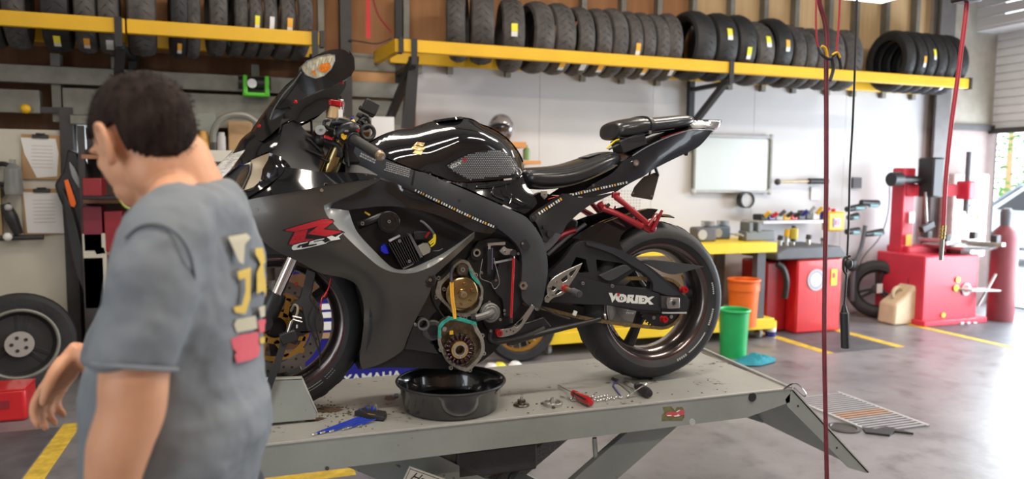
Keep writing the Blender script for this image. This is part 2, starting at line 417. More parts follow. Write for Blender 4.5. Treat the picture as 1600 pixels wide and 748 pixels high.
# outdoors beyond the door: pavement, hedge, car
m_leaf=mat('hedge_leaf',(.06,.16,.03),.8,col2=(.16,.30,.08),scale=5)
struct(MB().box((17,6,-.03),(17,24,.06)).build('trim_2',mat('pavement',(.7,.69,.68),.8,var=.08)))
def hedge(x,y,r,h,lab):
    rnd=random.Random(int(x*10)); mb=MB()
    for i in range(1500):
        a=rnd.random()*2*PI;q=rnd.random()**.5*r;z=rnd.random()*h; c=Vector((x+q*math.cos(a),y+q*math.sin(a),z+.6)); d=Vector((rnd.uniform(-1,1),rnd.uniform(-1,1),rnd.uniform(-1,1))).normalized(); u,v=frame(d)
        s=.10; mb.add([c-u*s,c-v*s*.5,c+u*s,c+v*s*.5],[(0,1,2,3)])
    t=thing('tree',lab,'tree',(x,y,0)); f=mb.build('foliage',m_leaf,t,smooth=False); f['kind']='stuff'
    MB().cyl((x,y,0),(x,y,h*.7),.12,.06,8).build('trunk',m_card,t)
hedge(19.5,14.5,2.2,4.2,'green leafy tree seen through the open roller door'); 
def car(x,y,col,lab):
    t=thing('car',lab,'car',(x,y,0)); P=[(-2.1,.35),(-2.1,.8),(-1.35,.95),(-.8,1.42),(.7,1.42),(1.35,.98),(2.1,.85),(2.1,.35)]
    MB().prism([(x-.85,y+a,b) for a,b in P],(1.7,0,0)).build('body',col,t,bev=.08)
    MB().prism([(x-.86,y+a,b) for a,b in [(-1.2,.98),(-.78,1.34),(.66,1.34),(1.15,.99)]],(1.72,0,0)).build('window_glass',m_black,t)
    for a in (-1.3,1.35):
        for q in (-.85,.65): MB().cyl((x+q,y+a,.32),(x+q+.2,y+a,.32),.32,n=20).build('wheel',m_rubber2,t)
    for q in (-.6,.6): MB().box((x+q,y-2.1,.72),(.3,.04,.12)).build('lamp',m_white,t)
car(13.3,8.3,mat('car_silver',(.42,.45,.5),.3,.4,coat=.5),'silver car parked outside beyond the open roller door')
car(16.3,10.6,mat('car_dark',(.06,.08,.12),.3,coat=.5),'dark car parked outside, further away than the silver car')
# ceiling light fittings
for i,(x,y) in enumerate(LAMPS):
    t=thing('ceiling_light','long ceiling light hanging under the roof, '+['over the person','above the right half of the lift','at the left rack','in front of the middle of the right rack','nearest the roller door','furthest left','added behind the camera to brighten the motorcycle'][i],'light',(x,y,4.15),'ceiling lights')
    MB().box((x,y,4.11),(1.6,.36,.06)).build('housing',m_lgrey,t); MB().box((x,y,4.075),(1.5,.3,.01)).build('diffuser',mat('soft_glow',(1,.92,.8),.5,emit=3),t)
a=K(1235,-6,5.2);b=K(1398,10,5.2)
t=thing('hanging_light','bright white light panel hanging above the right tyre rack, cut by the top edge','light',((a.x+b.x)/2,5.2,b.z+.02))
MB().box(((a.x+b.x)/2,5.25,b.z+.13),(b.x-a.x,.2,.05)).build('housing',m_lgrey,t); MB().box(((a.x+b.x)/2,5.25,b.z+.08),(b.x-a.x-.03,.18,.05)).build('diffuser',m_screen,t)
for q in (-.4,.4): MB().cyl(((a.x+b.x)/2+q,5.3,b.z+.08),((a.x+b.x)/2+q,5.3,4.2),.004,n=6).build('hanger',m_steel,t)
# ---- floor markings
for n,(x0,x1,y0,y1) in enumerate([(4.63,4.73,4.98,6.42),(5.44,5.54,4.98,6.42),(6.40,6.49,4.55,6.42),(-1.09,-.99,3.0,4.95)]):
    MB().box(((x0+x1)/2,(y0+y1)/2,.001),(x1-x0,y1-y0,.002)).build('painted_line',m_line,fl)
q=Z(515,741,0); MB().box((q.x-.35,q.y,.001),(.95,.10,.002)).build('painted_line',m_line,fl)
for x0,x1,y0,y1 in [(4.74,5.43,4.98,6.42),(6.5,7.6,4.7,6.3),(-3.3,-1.1,2.8,4.9)]:
    MB().box(((x0+x1)/2,(y0+y1)/2,.0005),(x1-x0,y1-y0,.001)).build('painted_bay',m_bay,fl)
# drain grate: frame + bars
g=thing('drain_grate','silver slotted steel drain grate with orange rust, set in the floor beside the ramp','grate',(3.65,3.65,0))
for i in range(20):
    y=3.3+i*.036; MB().bar((3.46,y,.006),(3.86,y,.006),.02,.008).build('grate_bar',mat('grate_steel',(.42,.42,.44),.4,.5) if i not in (7,8,9) else mat('rust',(.36,.22,.15),.8),g)
for x in (3.45,3.87): MB().bar((x,3.28,.006),(x,4.02,.006),.02,.01).build('grate_frame',m_lgrey,g)
MB().box((3.66,3.65,.001),(.4,.72,.002)).build('grate_pit',m_darks,g)
tag(MB().lathe([(0,0),(.09,0),(.095,.006),(.075,.01),(.07,.004),(0,.004)],(3.35,3.42,0),(0,0,1),24).build('drain_cap',m_darks),'round dark drain cap in the floor next to the slotted grate','drain')
tag(MB().prism([(3.40,3.30,.0),(3.5,3.22,.0),(3.58,3.26,0),(3.66,3.2,0),(3.6,3.34,0),(3.5,3.33,0),(3.45,3.38,0)],(0,0,.012)).build('rag',m_black),'small crumpled black rag lying at the near edge of the drain grate','rag')
# ---- tyre racks
def tyre_proto(name,R,Wd,m):
    t=thing(name,'x','tyre',(0,0,0)); Ri=.215; h=Wd/2
    prof=[(Ri,-h*.62),(Ri+.012,-h*.78),(Ri+.045,-h*1.0),(R-.045,-h*1.02),(R-.02,-h*.88),(R-.006,-h*.5),(R,0),(R-.006,h*.5),(R-.02,h*.88),(R-.045,h*1.02),(Ri+.045,h*1.0),(Ri+.012,h*.78),(Ri,h*.62),(Ri+.02,h*.58),(R-.028,h*.6),(R-.014,0),(R-.028,-h*.6),(Ri+.02,-h*.58),(Ri,-h*.62)]
    MB().lathe(prof,(0,0,0),(1,0,0),48).build('carcass',m,t)
    gb=MB()
    for i in range(30):
        for sgn in (-1,1):
            a=2*PI*(i+(.5 if sgn>0 else 0))/30; pts=[]
            for q in range(4):
                x=sgn*h*(.12+.22*q); rr=(R,R-.003,R-.010,R-.02)[q]+.0006; aa=a+.05*q; pts.append((x,rr*math.cos(aa),rr*math.sin(aa)))
            gb.tube(pts,.0022,4)
    g=gb.build('tread_grooves',m_black,t); g['kind']='stuff'
    return t
TY=[tyre_proto('motorcycle_tyre',.305,.185,m_rubber),tyre_proto('motorcycle_tyre',.318,.215,m_rubber2),tyre_proto('motorcycle_tyre',.298,.15,m_rubber)]
ORD=['leftmost','second','third','fourth','fifth','sixth','seventh','eighth','ninth','tenth','eleventh','twelfth','thirteenth','fourteenth','fifteenth','sixteenth','seventeenth','eighteenth','nineteenth','twentieth','twenty-first','twenty-second','twenty-third','twenty-fourth','twenty-fifth','twenty-sixth','twenty-seventh','twenty-eighth','rightmost']
usedp=[False]*3
def put_tyre(kind,x,y,z,yaw,lean,label,group,sticker=None,sa=0.3,s2=None):
    if not usedp[kind]: t=TY[kind]; usedp[kind]=True
    else: t=dup(TY[kind])
    for c in list(KIDS(t)):
        if c.name.startswith('sticker'): bpy.data.objects.remove(c)
    t.location=(x,y,z); t.rotation_euler=(random.uniform(0,6),lean,yaw) if not sticker else (0,lean,yaw)
    t['label']=label; t['group']=group; t['_k']=kind
    if sticker:
        R=(.305,.318,.298)[kind]+.004
        for j,(mm,a0,a1) in enumerate(((sticker,sa,sa+.22),(s2 or m_stick_w,sa+.22,sa+.34))):
            mb=MB(); N=5; vs=[]
            for i in range(N+1):
                a=a0+(a1-a0)*i/N
                for xx in (-.026,.026): vs.append((xx,-R*math.cos(a),-R*math.sin(a)))
            mb.add(vs,[(2*i,2*i+1,2*i+3,2*i+2) for i in range(N)])
            o=mb.build('sticker',mm,None,org=(0,0,0)); o.parent=t; o.location=(0,0,0)
    return t
RK0,RK1=5.9,6.32
right=[(716,2,-.35,0,'t'),(752,0,-.25,None,0),(796,0,-.2,'y',1),(834,0,0,None,0),(866,0,0,'u',0),(898,2,0,'w',0),(925,2,0,'u',0),(949,0,0,None,0),(973,2,0,'o',0),(993,2,0,'u',0),(1014,2,0,None,0),(1036,0,-.1,'w',0),(1077,1,0,None,0),(1114,1,-.1,'y',.5),(1144,1,-.1,'y',-.5),(1170,0,0,'y',.5),(1197,1,0,'o',.6),(1222,0,0,None,0),(1240,2,0,None,0),(1258,2,0,None,0),(1284,0,-.2,None,0),(1312,0,-.2,None,0),(1392,1,-.1,None,0),(1407,1,0,'o',.3),(1422,1,0,'y',.3),(1438,1,0,None,0),(1453,1,0,'w',0),(1470,1,0,None,0)]
for i,(px,kd,yaw,st,a) in enumerate(right):
    R=(.305,.318,.298)[kd]; p=K(px,70,6.1); z=2.40+R+(.02 if kd==1 else 0)
    dz={0:.06,1:.05}.get(i,0)
    mm={'y':m_stick_y,'w':m_stick_w,'o':m_stick_o,'u':m_stick_o}.get(st)
    lab='%s tyre from the left on the right-hand yellow rack%s'%(ORD[i],{'y':', with a yellow and white sticker','o':', with an orange sticker','w':', with a white sticker'}.get(st,', plain dusty black' if kd!=1 else ', plain darker black'))
    if i==0: lab='leftmost tyre on the right-hand yellow rack, its opening and pale teal edge showing'
    if i==len(right)-1: lab='rightmost tyre of the right-hand yellow rack, plain black'
    t=put_tyre(kd,p.x,6.1,z+dz,yaw,0,lab,'tyres on the right-hand rack',mm,{'y':-.15+.3*0,'w':.75,'o':.1,'u':.8}.get(st,0)- (a if isinstance(a,float) else 0)*.5)
    if i==0:
        MB().torus((0,0,0),(1,0,0),.27,.012,48,6).build('teal_rim_band',m_teal,None,org=(0,0,0)).parent=t
left=[(-8,1,None),(30,0,None),(92,1,'y'),(137,0,'o'),(172,2,'w'),(222,0,None),(278,1,'o'),(300,2,None),(337,0,None),(366,2,None),(388,2,'y'),(410,2,'w'),(437,2,'o'),(462,0,None)]
for i,(px,kd,st) in enumerate(left):
    R=(.305,.318,.298)[kd]; p=K(px,40,6.1)
    z=2.36+R+(.03 if i>7 else 0)
    mm={'y':m_stick_y,'w':m_stick_w,'o':m_stick_o}.get(st)
    put_tyre(kd,p.x,6.1,z,.12 if i<9 else .22,0,'%s tyre from the left on the left-hand yellow rack, %s'%(ORD[i],{'y':'with a yellow sticker','o':'with an orange label','w':'with a white label'}.get(st,'plain black')),'tyres on the left-hand rack',mm,.85 if i<9 else .1)
def fit(ts,wd):
    ts=sorted(ts,key=lambda o:o.location.x)
    for i,t in enumerate(ts):
        g=min([abs(ts[j].location.x-t.location.x) for j in (i-1,i+1) if 0<=j<len(ts)]); t.scale.x=min(1,max(.55,g/wd[t['_k']]*.97)); 
    for t in ts: del t['_k']
WD=(.19,.22,.155)
fit([o for o in COL.objects if o.get('group')=='tyres on the right-hand rack'],WD); fit([o for o in COL.objects if o.get('group')=='tyres on the left-hand rack'],WD)
def rack(name,x0,x1,lab,joins,braces,z=2.51,slant0=False):
    t=thing(name,lab,'rack',((x0+x1)/2,6.1,z))
    xs=[x0]+joins+[x1]
    for a,b in zip(xs,xs[1:]):
        MB().box(((a+b)/2,5.8,z),(b-a-.012,.05,.10)).build('front_beam',m_yel,t,bev=.006)
        MB().box(((a+b)/2,6.385,z),(b-a-.012,.05,.10)).build('rear_beam',m_yel,t,bev=.006)
    for x in braces:
        MB().box((x,6.09,z-.135),(.05,.58,.04)).build('cross_arm',m_black,t)
        MB().box((x,6.42,z-.1),(.06,.05,1.2)).build('upright',m_black,t)
        MB().bar((x,5.84,z-.12),(x-.14,6.40,z-.66),.06,.05).build('diagonal_brace',m_black,t)
        MB().box((x,5.768,z-.045),(.045,.02,.20)).build('bracket',m_black,t)
    for x in (x0-.012,x1+.012): MB().box((x,5.8,z),(.03,.07,.12)).build('end_cap',m_black,t)
    return t
XR0=K(628,60,5.8).x; XR1=K(1512,125,5.8).x; XRJ=K(1140,98,5.8).x
rr=rack('tyre_rack',XR0,XR1,'long yellow steel tyre rack on the right, with a join in its front beam','x' and [XRJ],[XR0+.09,XRJ])
MB().bar((XR0-.03,5.8,2.51),(XR0-.10,6.4,2.50),.05,.10).build('end_beam',m_yel,rr)
XL1=K(500,50,5.8).x
rack('tyre_rack',-3.85,XL1,'yellow steel tyre rack at upper left, over the person','x' and [K(197,40,5.8).x],[K(186,40,5.8).x,XL1-.04],z=2.515)
# dark column between the racks, red strap, cable
tag(MB().box((K(540,60,6.3).x,6.34,2.9),(.09,.14,2.2)).build('steel_post',m_darks),'dark vertical steel post between the two tyre racks','post')
tag(MB().box((K(575,0,6.2).x,6.2,2.98),(.035,.006,.72)).build('strap',m_red),'red strap hanging between the two tyre racks','strap')
tag(MB().tube([K(582,-5,6.2),K(592,25,6.2),K(612,50,6.2)],.008,6,5).build('cord',m_redd),'thin red cord slung from the red strap to the right rack','cord')
tag(MB().tube([K(545,62,6.25),K(570,66,6.25),K(590,68,6.25),K(612,60,6.25)],.006,6,5).build('hook_wire',m_darks),'thin dark wire sagging between post and right rack','wire')
# ---- whiteboard, torque wrench, outlet, pegboard
t=thing('whiteboard','white framed whiteboard on the white wall behind the motorcycle tail','whiteboard',K(1143,299,6.4))
q0=K(1085,211,6.42);q1=K(1201,299,6.42)
MB().box(((q0.x+q1.x)/2,6.43,(q0.z+q1.z)/2),(q1.x-q0.x,.02,q0.z-q1.z)).build('writing_surface',mat('board_white',(.62,.68,.69),.2),t)
for a,b in (((q0.x,q0.z),(q1.x,q0.z)),((q0.x,q1.z),(q1.x,q1.z)),((q0.x,q0.z),(q0.x,q1.z)),((q1.x,q0.z),(q1.x,q1.z))):
    MB().bar((a[0],6.415,a[1]),(b[0],6.415,b[1]),.035,.03).build('frame_rail',m_galv if a[1]!=b[1] else m_lgrey,t,bev=.006)
for x in (q0.x,q1.x):
    for z in (q0.z,q1.z): MB().ball((x,6.41,z),(.035,.02,.035),12,8).build('corner_cap',m_lgrey,t)
a=K(1215,284,6.38);b=K(1264,283,6.38);c=K(1292,283,6.38)
t=thing('torque_wrench','long steel torque wrench with black grip mounted level on the wall, right of the whiteboard','wrench',a)
MB().cyl(a,b,.014).build('shaft',mat('brass_bar',(.5,.4,.25),.4,.5),t); MB().cyl(b,c,.032).build('grip',m_black,t); MB().ball(a,.035,12,8).build('head',m_darks,t)
wbox('wall_switch',1334,277,1346,294,6.42,.03,m_grey); tag(COL.objects['wall_switch'],'small dark switch box on the white wall right of the black cord','switch')
a=K(945,295,6.43);b=K(1002,372,6.43)
t=thing('pegboard','white perforated pegboard on the wall behind the rear tyre','pegboard',(a.x,6.44,b.z))
MB().box(((a.x+b.x)/2,6.45,(a.z+b.z)/2),(b.x-a.x,.01,a.z-b.z)).build('board',m_white,t)
hb=MB()
for i in range(12):
    for j in range(16): hb.box((a.x+.02+i*(b.x-a.x-.04)/11,6.444,b.z+.02+j*(a.z-b.z-.04)/15),(.01,.002,.01))
hb.build('peg_holes',m_grey,t)['kind']='stuff'
# poster-like note papers on the wall beneath the wrench
tag(wbox('note',1268,292,1281,312,6.44,.004,m_paper),'small white note taped to the wall below the torque wrench','note')
# ---- shelf with helmets behind the tank
a=K(655,228,6.1);b=K(820,232,6.1)
t=thing('wall_shelf','orange wooden shelf on the wall behind the fuel tank, holding helmets','shelf',((a.x+b.x)/2,6.25,b.z))
MB().box(((a.x+b.x)/2,6.25,b.z+.03),(b.x-a.x,.38,.05)).build('board',mat('orange_wood',(.62,.27,.08),.6,var=.1),t)
for x in (a.x+.1,b.x-.1): MB().bar((x,6.43,b.z-.2),(x,6.1,b.z),.03,.02).build('bracket',m_black,t)
def helmet(px,py,r,lab,m):
    c=K(px,py,6.22); t=thing('helmet',lab,'helmet',(c.x,6.22,b.z+.055)); c.z=b.z+.055+r
    mb=MB(); mb.ball(c,(r*.92,r,r),24,16); mb.build('shell',m,t)
    MB().ball(c+Vector((-.03,-.03,0)),(r*.84,r*.98,r*.42),20,10).build('visor',mat('dark_visor',(.02,.02,.025),.08,coat=1),t)
    MB().ring(c-Vector((0,0,r*.98)),(0,0,1),r*.62,r*.5,.03).build('rim',m_black,t)
helmet(783,198,.125,'black full face helmet with silver pattern on the orange shelf, behind the tank',mat('helmet_black',(.03,.028,.03),.18,col2=(.22,.2,.2),scale=14,coat=1,thr=(.5,.62)))
helmet(700,182,.10,'dark violet helmet on the orange shelf, left of the white bottle',mat('helmet_violet',(.07,.06,.09),.25,coat=.7))
c=K(745,190,6.22); tag(MB().lathe([(0,0),(.035,0),(.037,.02),(.037,.12),(.015,.15),(.015,.18),(0,.18)],(c.x,6.22,b.z+.055),(0,0,1),16).build('bottle',m_stick_w),'small white bottle on the orange shelf between the two helmets','bottle')
c=K(829,243,6.0); tag(MB().lathe([(0,0),(.03,0),(.032,.02),(.032,.09),(.012,.11),(.012,.13),(0,.13)],(c.x,6.1,b.z-.10),(0,0,1),16).build('spray_can',mat('can_green',(.2,.3,.12),.4)),'small green can behind the front of the rider seat','can')
MB().box((c.x,6.27,b.z-.12),(.25,.4,.03)).build('board',COL.objects['wall_shelf'] and MATS['orange_wood'],t)
# ---- yellow workbench behind the rear wheel
bx0,bx1=2.2,4.60
t=thing('workbench','yellow topped workbench with grey legs and a yellow lower shelf behind the rear wheel','workbench',((bx0+bx1)/2,5.95,0))
MB().box(((bx0+bx1)/2,5.98,.865),(bx1-bx0,.76,.09)).build('bench_top',m_yel2,t,bev=.005)
MB().box(((bx0+bx1)/2,5.98,.15),(bx1-bx0,.76,.10)).build('lower_shelf',m_yel2,t,bev=.005)
for x in (bx0+.15,3.1,4.45):
    for y in (5.66,6.28): MB().box((x,y,.5),(.09,.07,.66)).build('leg',m_grey,t)
for x in (bx0+.15,4.5):
    for y in (5.7,6.25):
        f=MB().box((x,y,.085),(.05,.06,.05)).build('caster_fork',m_redd,t); MB().cyl((x-.015,y,.05),(x+.015,y,.05),.05).build('caster_wheel',m_lgrey,f)
def clutter(px,py,k,ztop,kind,lab,cat,name,m,sz):
    p=K(px,py,k); x,y,z=p.x,k,ztop
    t=thing(name,lab,cat,(x,y,z))
    if kind=='engine':
        MB().box((x,y,z+sz*.4),(sz*1.3,sz*.8,sz*.8)).build('casing',m,t,bev=.02)
        MB().cyl((x-sz*.3,y-sz*.45,z+sz*.4),(x-sz*.3,y-sz*.3,z+sz*.4),sz*.28).build('cover',m_lgrey,t)
        for i in range(4): MB().box((x+sz*.3,y,z+sz*(.85+.08*i)),(sz*.5,sz*.6,sz*.03)).build('cooling_fin',m,t)
    elif kind=='jar':
        MB().lathe([(0,0),(sz*.4,0),(sz*.42,.02),(sz*.42,sz),(sz*.25,sz*1.1),(0,sz*1.1)],(x,y,z),(0,0,1),16).build('body',m,t); MB().cyl((x,y,z+sz*1.1),(x,y,z+sz*1.3),sz*.22).build('cap',m_black,t)
    elif kind=='vise':
        MB().box((x,y,z+sz*.2),(sz*1.4,sz*.5,sz*.4)).build('body',m,t,bev=.01); MB().box((x-sz*.5,y,z+sz*.55),(sz*.18,sz*.6,sz*.4)).build('jaw',m,t,bev=.006); MB().box((x-sz*.1,y,z+sz*.55),(sz*.18,sz*.6,sz*.4)).build('jaw',m,t,bev=.006)
        MB().cyl((x-sz*1.0,y,z+sz*.25),(x+sz*.2,y,z+sz*.25),sz*.06).build('screw',m_steel,t); MB().cyl((x-sz*.95,y-sz*.4,z+sz*.25),(x-sz*.95,y+sz*.4,z+sz*.25),sz*.03).build('handle',m_steel,t)
    return t
B=.91
clutter(1098,370,5.9,B,'engine','dark engine part on the left end of the visible yellow bench','engine part','engine_part',m_grey,.17)
clutter(1122,372,6.1,B,'engine','blue grey box-like part on the yellow bench, right of the dark engine part','engine part','engine_part',mat('blue_grey',(.10,.14,.19),.5),.16)
clutter(1182,372,5.85,B,'vise','large grey vise on the yellow bench under the whiteboard','vise','bench_vise',mat('vise_grey',(.16,.17,.17),.5,.4),.24)
clutter(1240,372,5.9,B,'jar','small yellow bottle at the right end of the yellow bench','bottle','bottle',mat('dull_yellow',(.5,.4,.05),.5),.10)
COL.objects  # the wall rail of hanging parts above the bench
p=K(1163,312,6.38); t=thing('wall_fan','round silver wall fan under the whiteboard','fan',(p.x,6.38,p.z)); MB().ring((p.x,6.32,p.z),(0,1,0),.085,.075,.08).build('ring',m_black,t); MB().cyl((p.x,6.34,p.z),(p.x,6.42,p.z),.078).build('face',m_lgrey,t)
a=K(1185,345,6.2); b=K(1290,345,6.2)
t=thing('parts_shelf','white wall shelf above the bench crowded with small parts','shelf',((a.x+b.x)/2,6.3,a.z)); MB().box(((a.x+b.x)/2,6.3,a.z-.01),(b.x-a.x,.36,.03)).build('board',m_white,t)
rnd=random.Random(4); cols=[m_black,m_blue,m_lgrey,m_yel,m_red,m_grey,m_darks]
names=['tangle of black hose','blue box','grey part','yellow tube','red tool','grey canister','black coil','white cup','dark motor']
for i,nm in enumerate(names):
    x=a.x+.06+i*(b.x-a.x-.1)/8; mm=cols[i%7] if i!=7 else m_paper; t=thing('spare_part','%s among the small parts on the white wall shelf'%nm,'spare part',(x,6.25,a.z+.005))
    h=.05+.05*rnd.random(); MB().box((x,6.25,a.z+.005+h/2),(.09,.14,h)).build('body',mm,t,bev=.012); MB().cyl((x,6.18,a.z+h*.8),(x+.03,6.14,a.z+h*1.5),.02).build('nozzle',cols[(i+3)%7],t)
p=K(1305,345,6.0); t=thing('oil_bottle','yellow oil jug with blue and red label, right of the parts shelf','oil jug',(p.x,6.2,K(1305,362,6.0).z))
q0=K(1296,331,6.1);q1=K(1321,361,6.1)
MB().box(((q0.x+q1.x)/2,6.16,(q0.z+q1.z)/2),(q1.x-q0.x,.1,q0.z-q1.z)).build('jug',m_yel,t,bev=.02); MB().box(((q0.x+q1.x)/2,6.105,(q0.z+q1.z)/2-.01),(.09,.006,.09)).build('label_patch',m_blue,t); MB().cyl(((q0.x+q1.x)/2,6.16,q0.z),((q0.x+q1.x)/2,6.16,q0.z+.03),.025).build('cap',m_red,t)
MB().box(((q0.x+q1.x)/2,6.1,(q0.z+q1.z)/2-.01),(.05,.006,.05)).build('label_patch',m_red,t)
# small hooks and pads of the wall mounted handlebar tool
p=K(1345,400,6.1)
t=thing('bead_breaker_arm','black and teal jointed arm tool standing against the wall, behind the black cord','tool',(p.x,6.1,0))
MB().tube([K(1352,352,6.2),K(1346,385,6.2),K(1334,420,6.2),K(1332,470,6.2)],.022,8,4).build('pole',m_grey,t)
for (x0,y0,x1,y1) in ((1322,327,1350,322),(1345,316,1372,318),(1325,340,1340,337),(1322,362,1342,360),(1350,366,1378,362)):
    MB().cyl(K(x0,y0,6.2),K(x1,y1,6.2),.03,.04,12).build('pad',m_black,t,bev=.006); MB().cyl(K((x0+x1)/2,y1+3,6.18),K(x1,y1+3,6.18),.02,n=10).build('sleeve',m_teal,t)
MB().ball(K(1331,414,6.18),(.07,.05,.07)).build('hub',m_black,t)
tag(MB().tube([K(1390,285,6.35),K(1388,330,6.35),K(1375,370,6.35),K(1350,400,6.35),K(1340,425,6.35)],.006,6,5).build('cable',m_grey),'thin grey cable hanging on the wall left of the red tyre changer','cable')
# ---- bins
def bucket(px,pyb,pyt,r,m,lab,name,k,band=None):
    p=Z(px,pyb,0) if k is None else K(px,pyb,k); y=p.y; z0=p.z; top=K(px,pyt,y).z; h=top-z0
    t=thing(name,lab,'bucket' if name=='bucket' else 'bin',(p.x,y,z0))
    MB().lathe([(0,0),(r*.86,0),(r,h),(r-.012,h),(r*.86-.012,.012),(0,.012)],(p.x,y,z0),(0,0,1),28).build('body',m,t)
    MB().torus((p.x,y,z0+h),(0,0,1),r,.012,28,8).build('rim',m,t)
    if band: MB().ring((p.x,y,z0+h*.78),(0,0,1),r*1.02,r*.96,h*.14,28).build('collar',m,t)
    return t
bucket(1145,556,484,.125,m_green,'bright green plastic bin on the floor beside the rear tyre','waste_bin',None)
bucket(1160,508,437,.14,m_orange,'orange plastic bucket on the lower shelf of the yellow bench, behind the green bin','bucket',5.62,True)
p=Z(1178,566,0); pts=[]
mb=MB(); N=14; vs=[]
for i in range(N):
    for j in range(8):
        u=(i/(N-1)-.5);v=(j/7-.5); vs.append((p.x+u*.42+v*.1,p.y+v*.28*(1-abs(u)),.012+.045*max(0,1-4*(u*u+v*v))*(1+.5*math.sin(u*23+v*11))))
mb.add(vs,[(i*8+j,(i+1)*8+j,(i+1)*8+j+1,i*8+j+1) for i in range(N-1) for j in range(7)])
tag(mb.build('cloth',m_tealrag,None),'crumpled teal cloth on the floor behind the far corner of the lift','cloth')
c=K(1226,470,5.75)
# ---- red wheel balancer cabinet
x0,x1=K(1207,500,5.75).x,K(1309,500,5.75).x; y0=5.72; zt=K(1250,405,y0).z
t=thing('wheel_balancer','red wheel balancer cabinet with a dark grey tool tray top and an oval badge','machine',((x0+x1)/2,y0+.25,0))
xm=K(1243,500,y0).x
MB().box(((xm+x1)/2,y0+.26,zt/2),(x1-xm,.52,zt)).build('cabinet',m_red,t,bev=.02)
MB().box(((x0+xm)/2,y0+.34,zt*.48),(xm-x0,.40,zt*.95)).build('side_cabinet',mat('machine_red_dark',(.34,.008,.012),.4),t,bev=.02)
MB().prism([(x0-.02,y0-.02,zt),(x1+.02,y0-.02,zt),(x1+.02,y0-.02,zt+.05),(x1-.05,y0-.02,zt+.12),(x0+.1,y0-.02,zt+.12),(x0-.02,y0-.02,zt+.07)],(0,.55,0)).build('tool_tray',m_grey,t,bev=.015)
MB().lathe([(0,0),(.105,0),(.105,.008),(0,.008)],K(1275,437,y0-.001),(0,-1,0),28).build('oval_badge',m_white,t).scale=(1,1,1)
o=[c for c in KIDS(t) if c.name.startswith('oval')][0]
MB().ring(K(1275,437,y0-.006),(0,-1,0),.085,.078,.004,28).build('badge_ring',mat('badge_blue',(.12,.18,.45),.4),o)
q=K(1303,433,y0-.004); MB().box((q.x,q.y,q.z),(.07,.006,.16)).build('warning_sticker',m_stick_y,t)
MB().box((q.x-.005,q.y-.004,q.z+.02),(.035,.004,.05)).build('warning_mark',m_red,t)
for i,(px,h) in enumerate(((1218,.10),(1228,.16),(1238,.07),(1262,.10),(1285,.06))):
    q=K(px,395,y0+.2); z=zt+.115; tt=thing('socket_tool',['black handled','tall yellow handled','short black','squat dark','low grey'][i]+' tool on the tray of the red wheel balancer','tool',(q.x,q.y,z))
    MB().cyl((q.x,q.y,z),(q.x,q.y,z+h*.6),.02).build('shaft',m_steel,tt); MB().cyl((q.x,q.y,z+h*.55),(q.x+.01,q.y,z+h),.028).build('handle',[m_black,m_yel,m_black,m_darks,m_grey][i],tt)
a=K(1228,470,5.7); MB().tube([K(1214,412,5.72),K(1224,420,5.7),K(1229,440,5.69),K(1226,465,5.72)],.03,8,5).build('black_guard',m_black,t)
t2=thing('detergent_jug','small yellow lidded white jug on the floor left of the red balancer','jug',K(1204,520,5.7)); q=K(1204,520,5.7)
MB().cyl((q.x,5.7,.0),(q.x,5.7,.13),.05).build('jug',m_paper,t2); MB().cyl((q.x,5.7,.13),(q.x,5.7,.19),.052).build('lid',m_yel2,t2); MB().ring((q.x,5.7,.04),(0,0,1),.051,.04,.05).build('label_band',m_blue,t2); t2.location.z=0
# ---- wheel against the wall
def spoked(name,c,ax,R,r0,m_t,m_r,lab,cat='wheel',steel=False,yawlab=None,nsp=3):
    c=Vector(c); ax=Vector(ax).normalized(); t=thing(name,lab,cat,c); h=(R-r0)*.5
    MB().lathe([(r0-.012,-h*.8),(r0+.01,-h),(R-.04,-h*1.05),(R-.012,-h*.7),(R,0),(R-.012,h*.7),(R-.04,h*1.05),(r0+.01,h),(r0-.012,h*.8),(r0,0),(r0-.012,-h*.8)],c,ax,40).build('tyre',m_t,t)
    MB().lathe([(r0-.004,-h*.95),(r0+.006,-h*.95),(r0-.008,-h*.6),(r0-.03,0),(r0-.008,h*.6),(r0+.006,h*.95),(r0-.004,h*.95),(r0-.036,.0),(r0-.004,-h*.95)],c,ax,40).build('rim',m_r,t)
    MB().cyl(c-ax*h*.9,c+ax*h*.9,R*.17,n=20).build('hub',m_r,t)
    x,y=frame(ax)
    for i in range(nsp):
        a=2*PI*i/nsp+.4
        for da in (-.16,.16):
            d0=x*math.cos(a+da*1.6)+y*math.sin(a+da*1.6);d1=x*math.cos(a+da)+y*math.sin(a+da)
            MB().bar(c+d0*R*.13,c+d1*(r0-.01),.022,.03).build('spoke',m_r,t,bev=.004)
    return t,c,ax,h
t,c,ax,h=spoked('motorcycle_wheel',(K(1376,460,6.12).x,6.17,.315),(-.62,-.75,.2),.315,.215,m_rubber2,m_black,'black wheel with a small tag leaning on the wall left of the tyre changer')
MB().box(c+ax*(-0)-Vector((0.06,.09,-.02)),(.075,.006,.10)).build('hub_tag',m_stick_w,t)
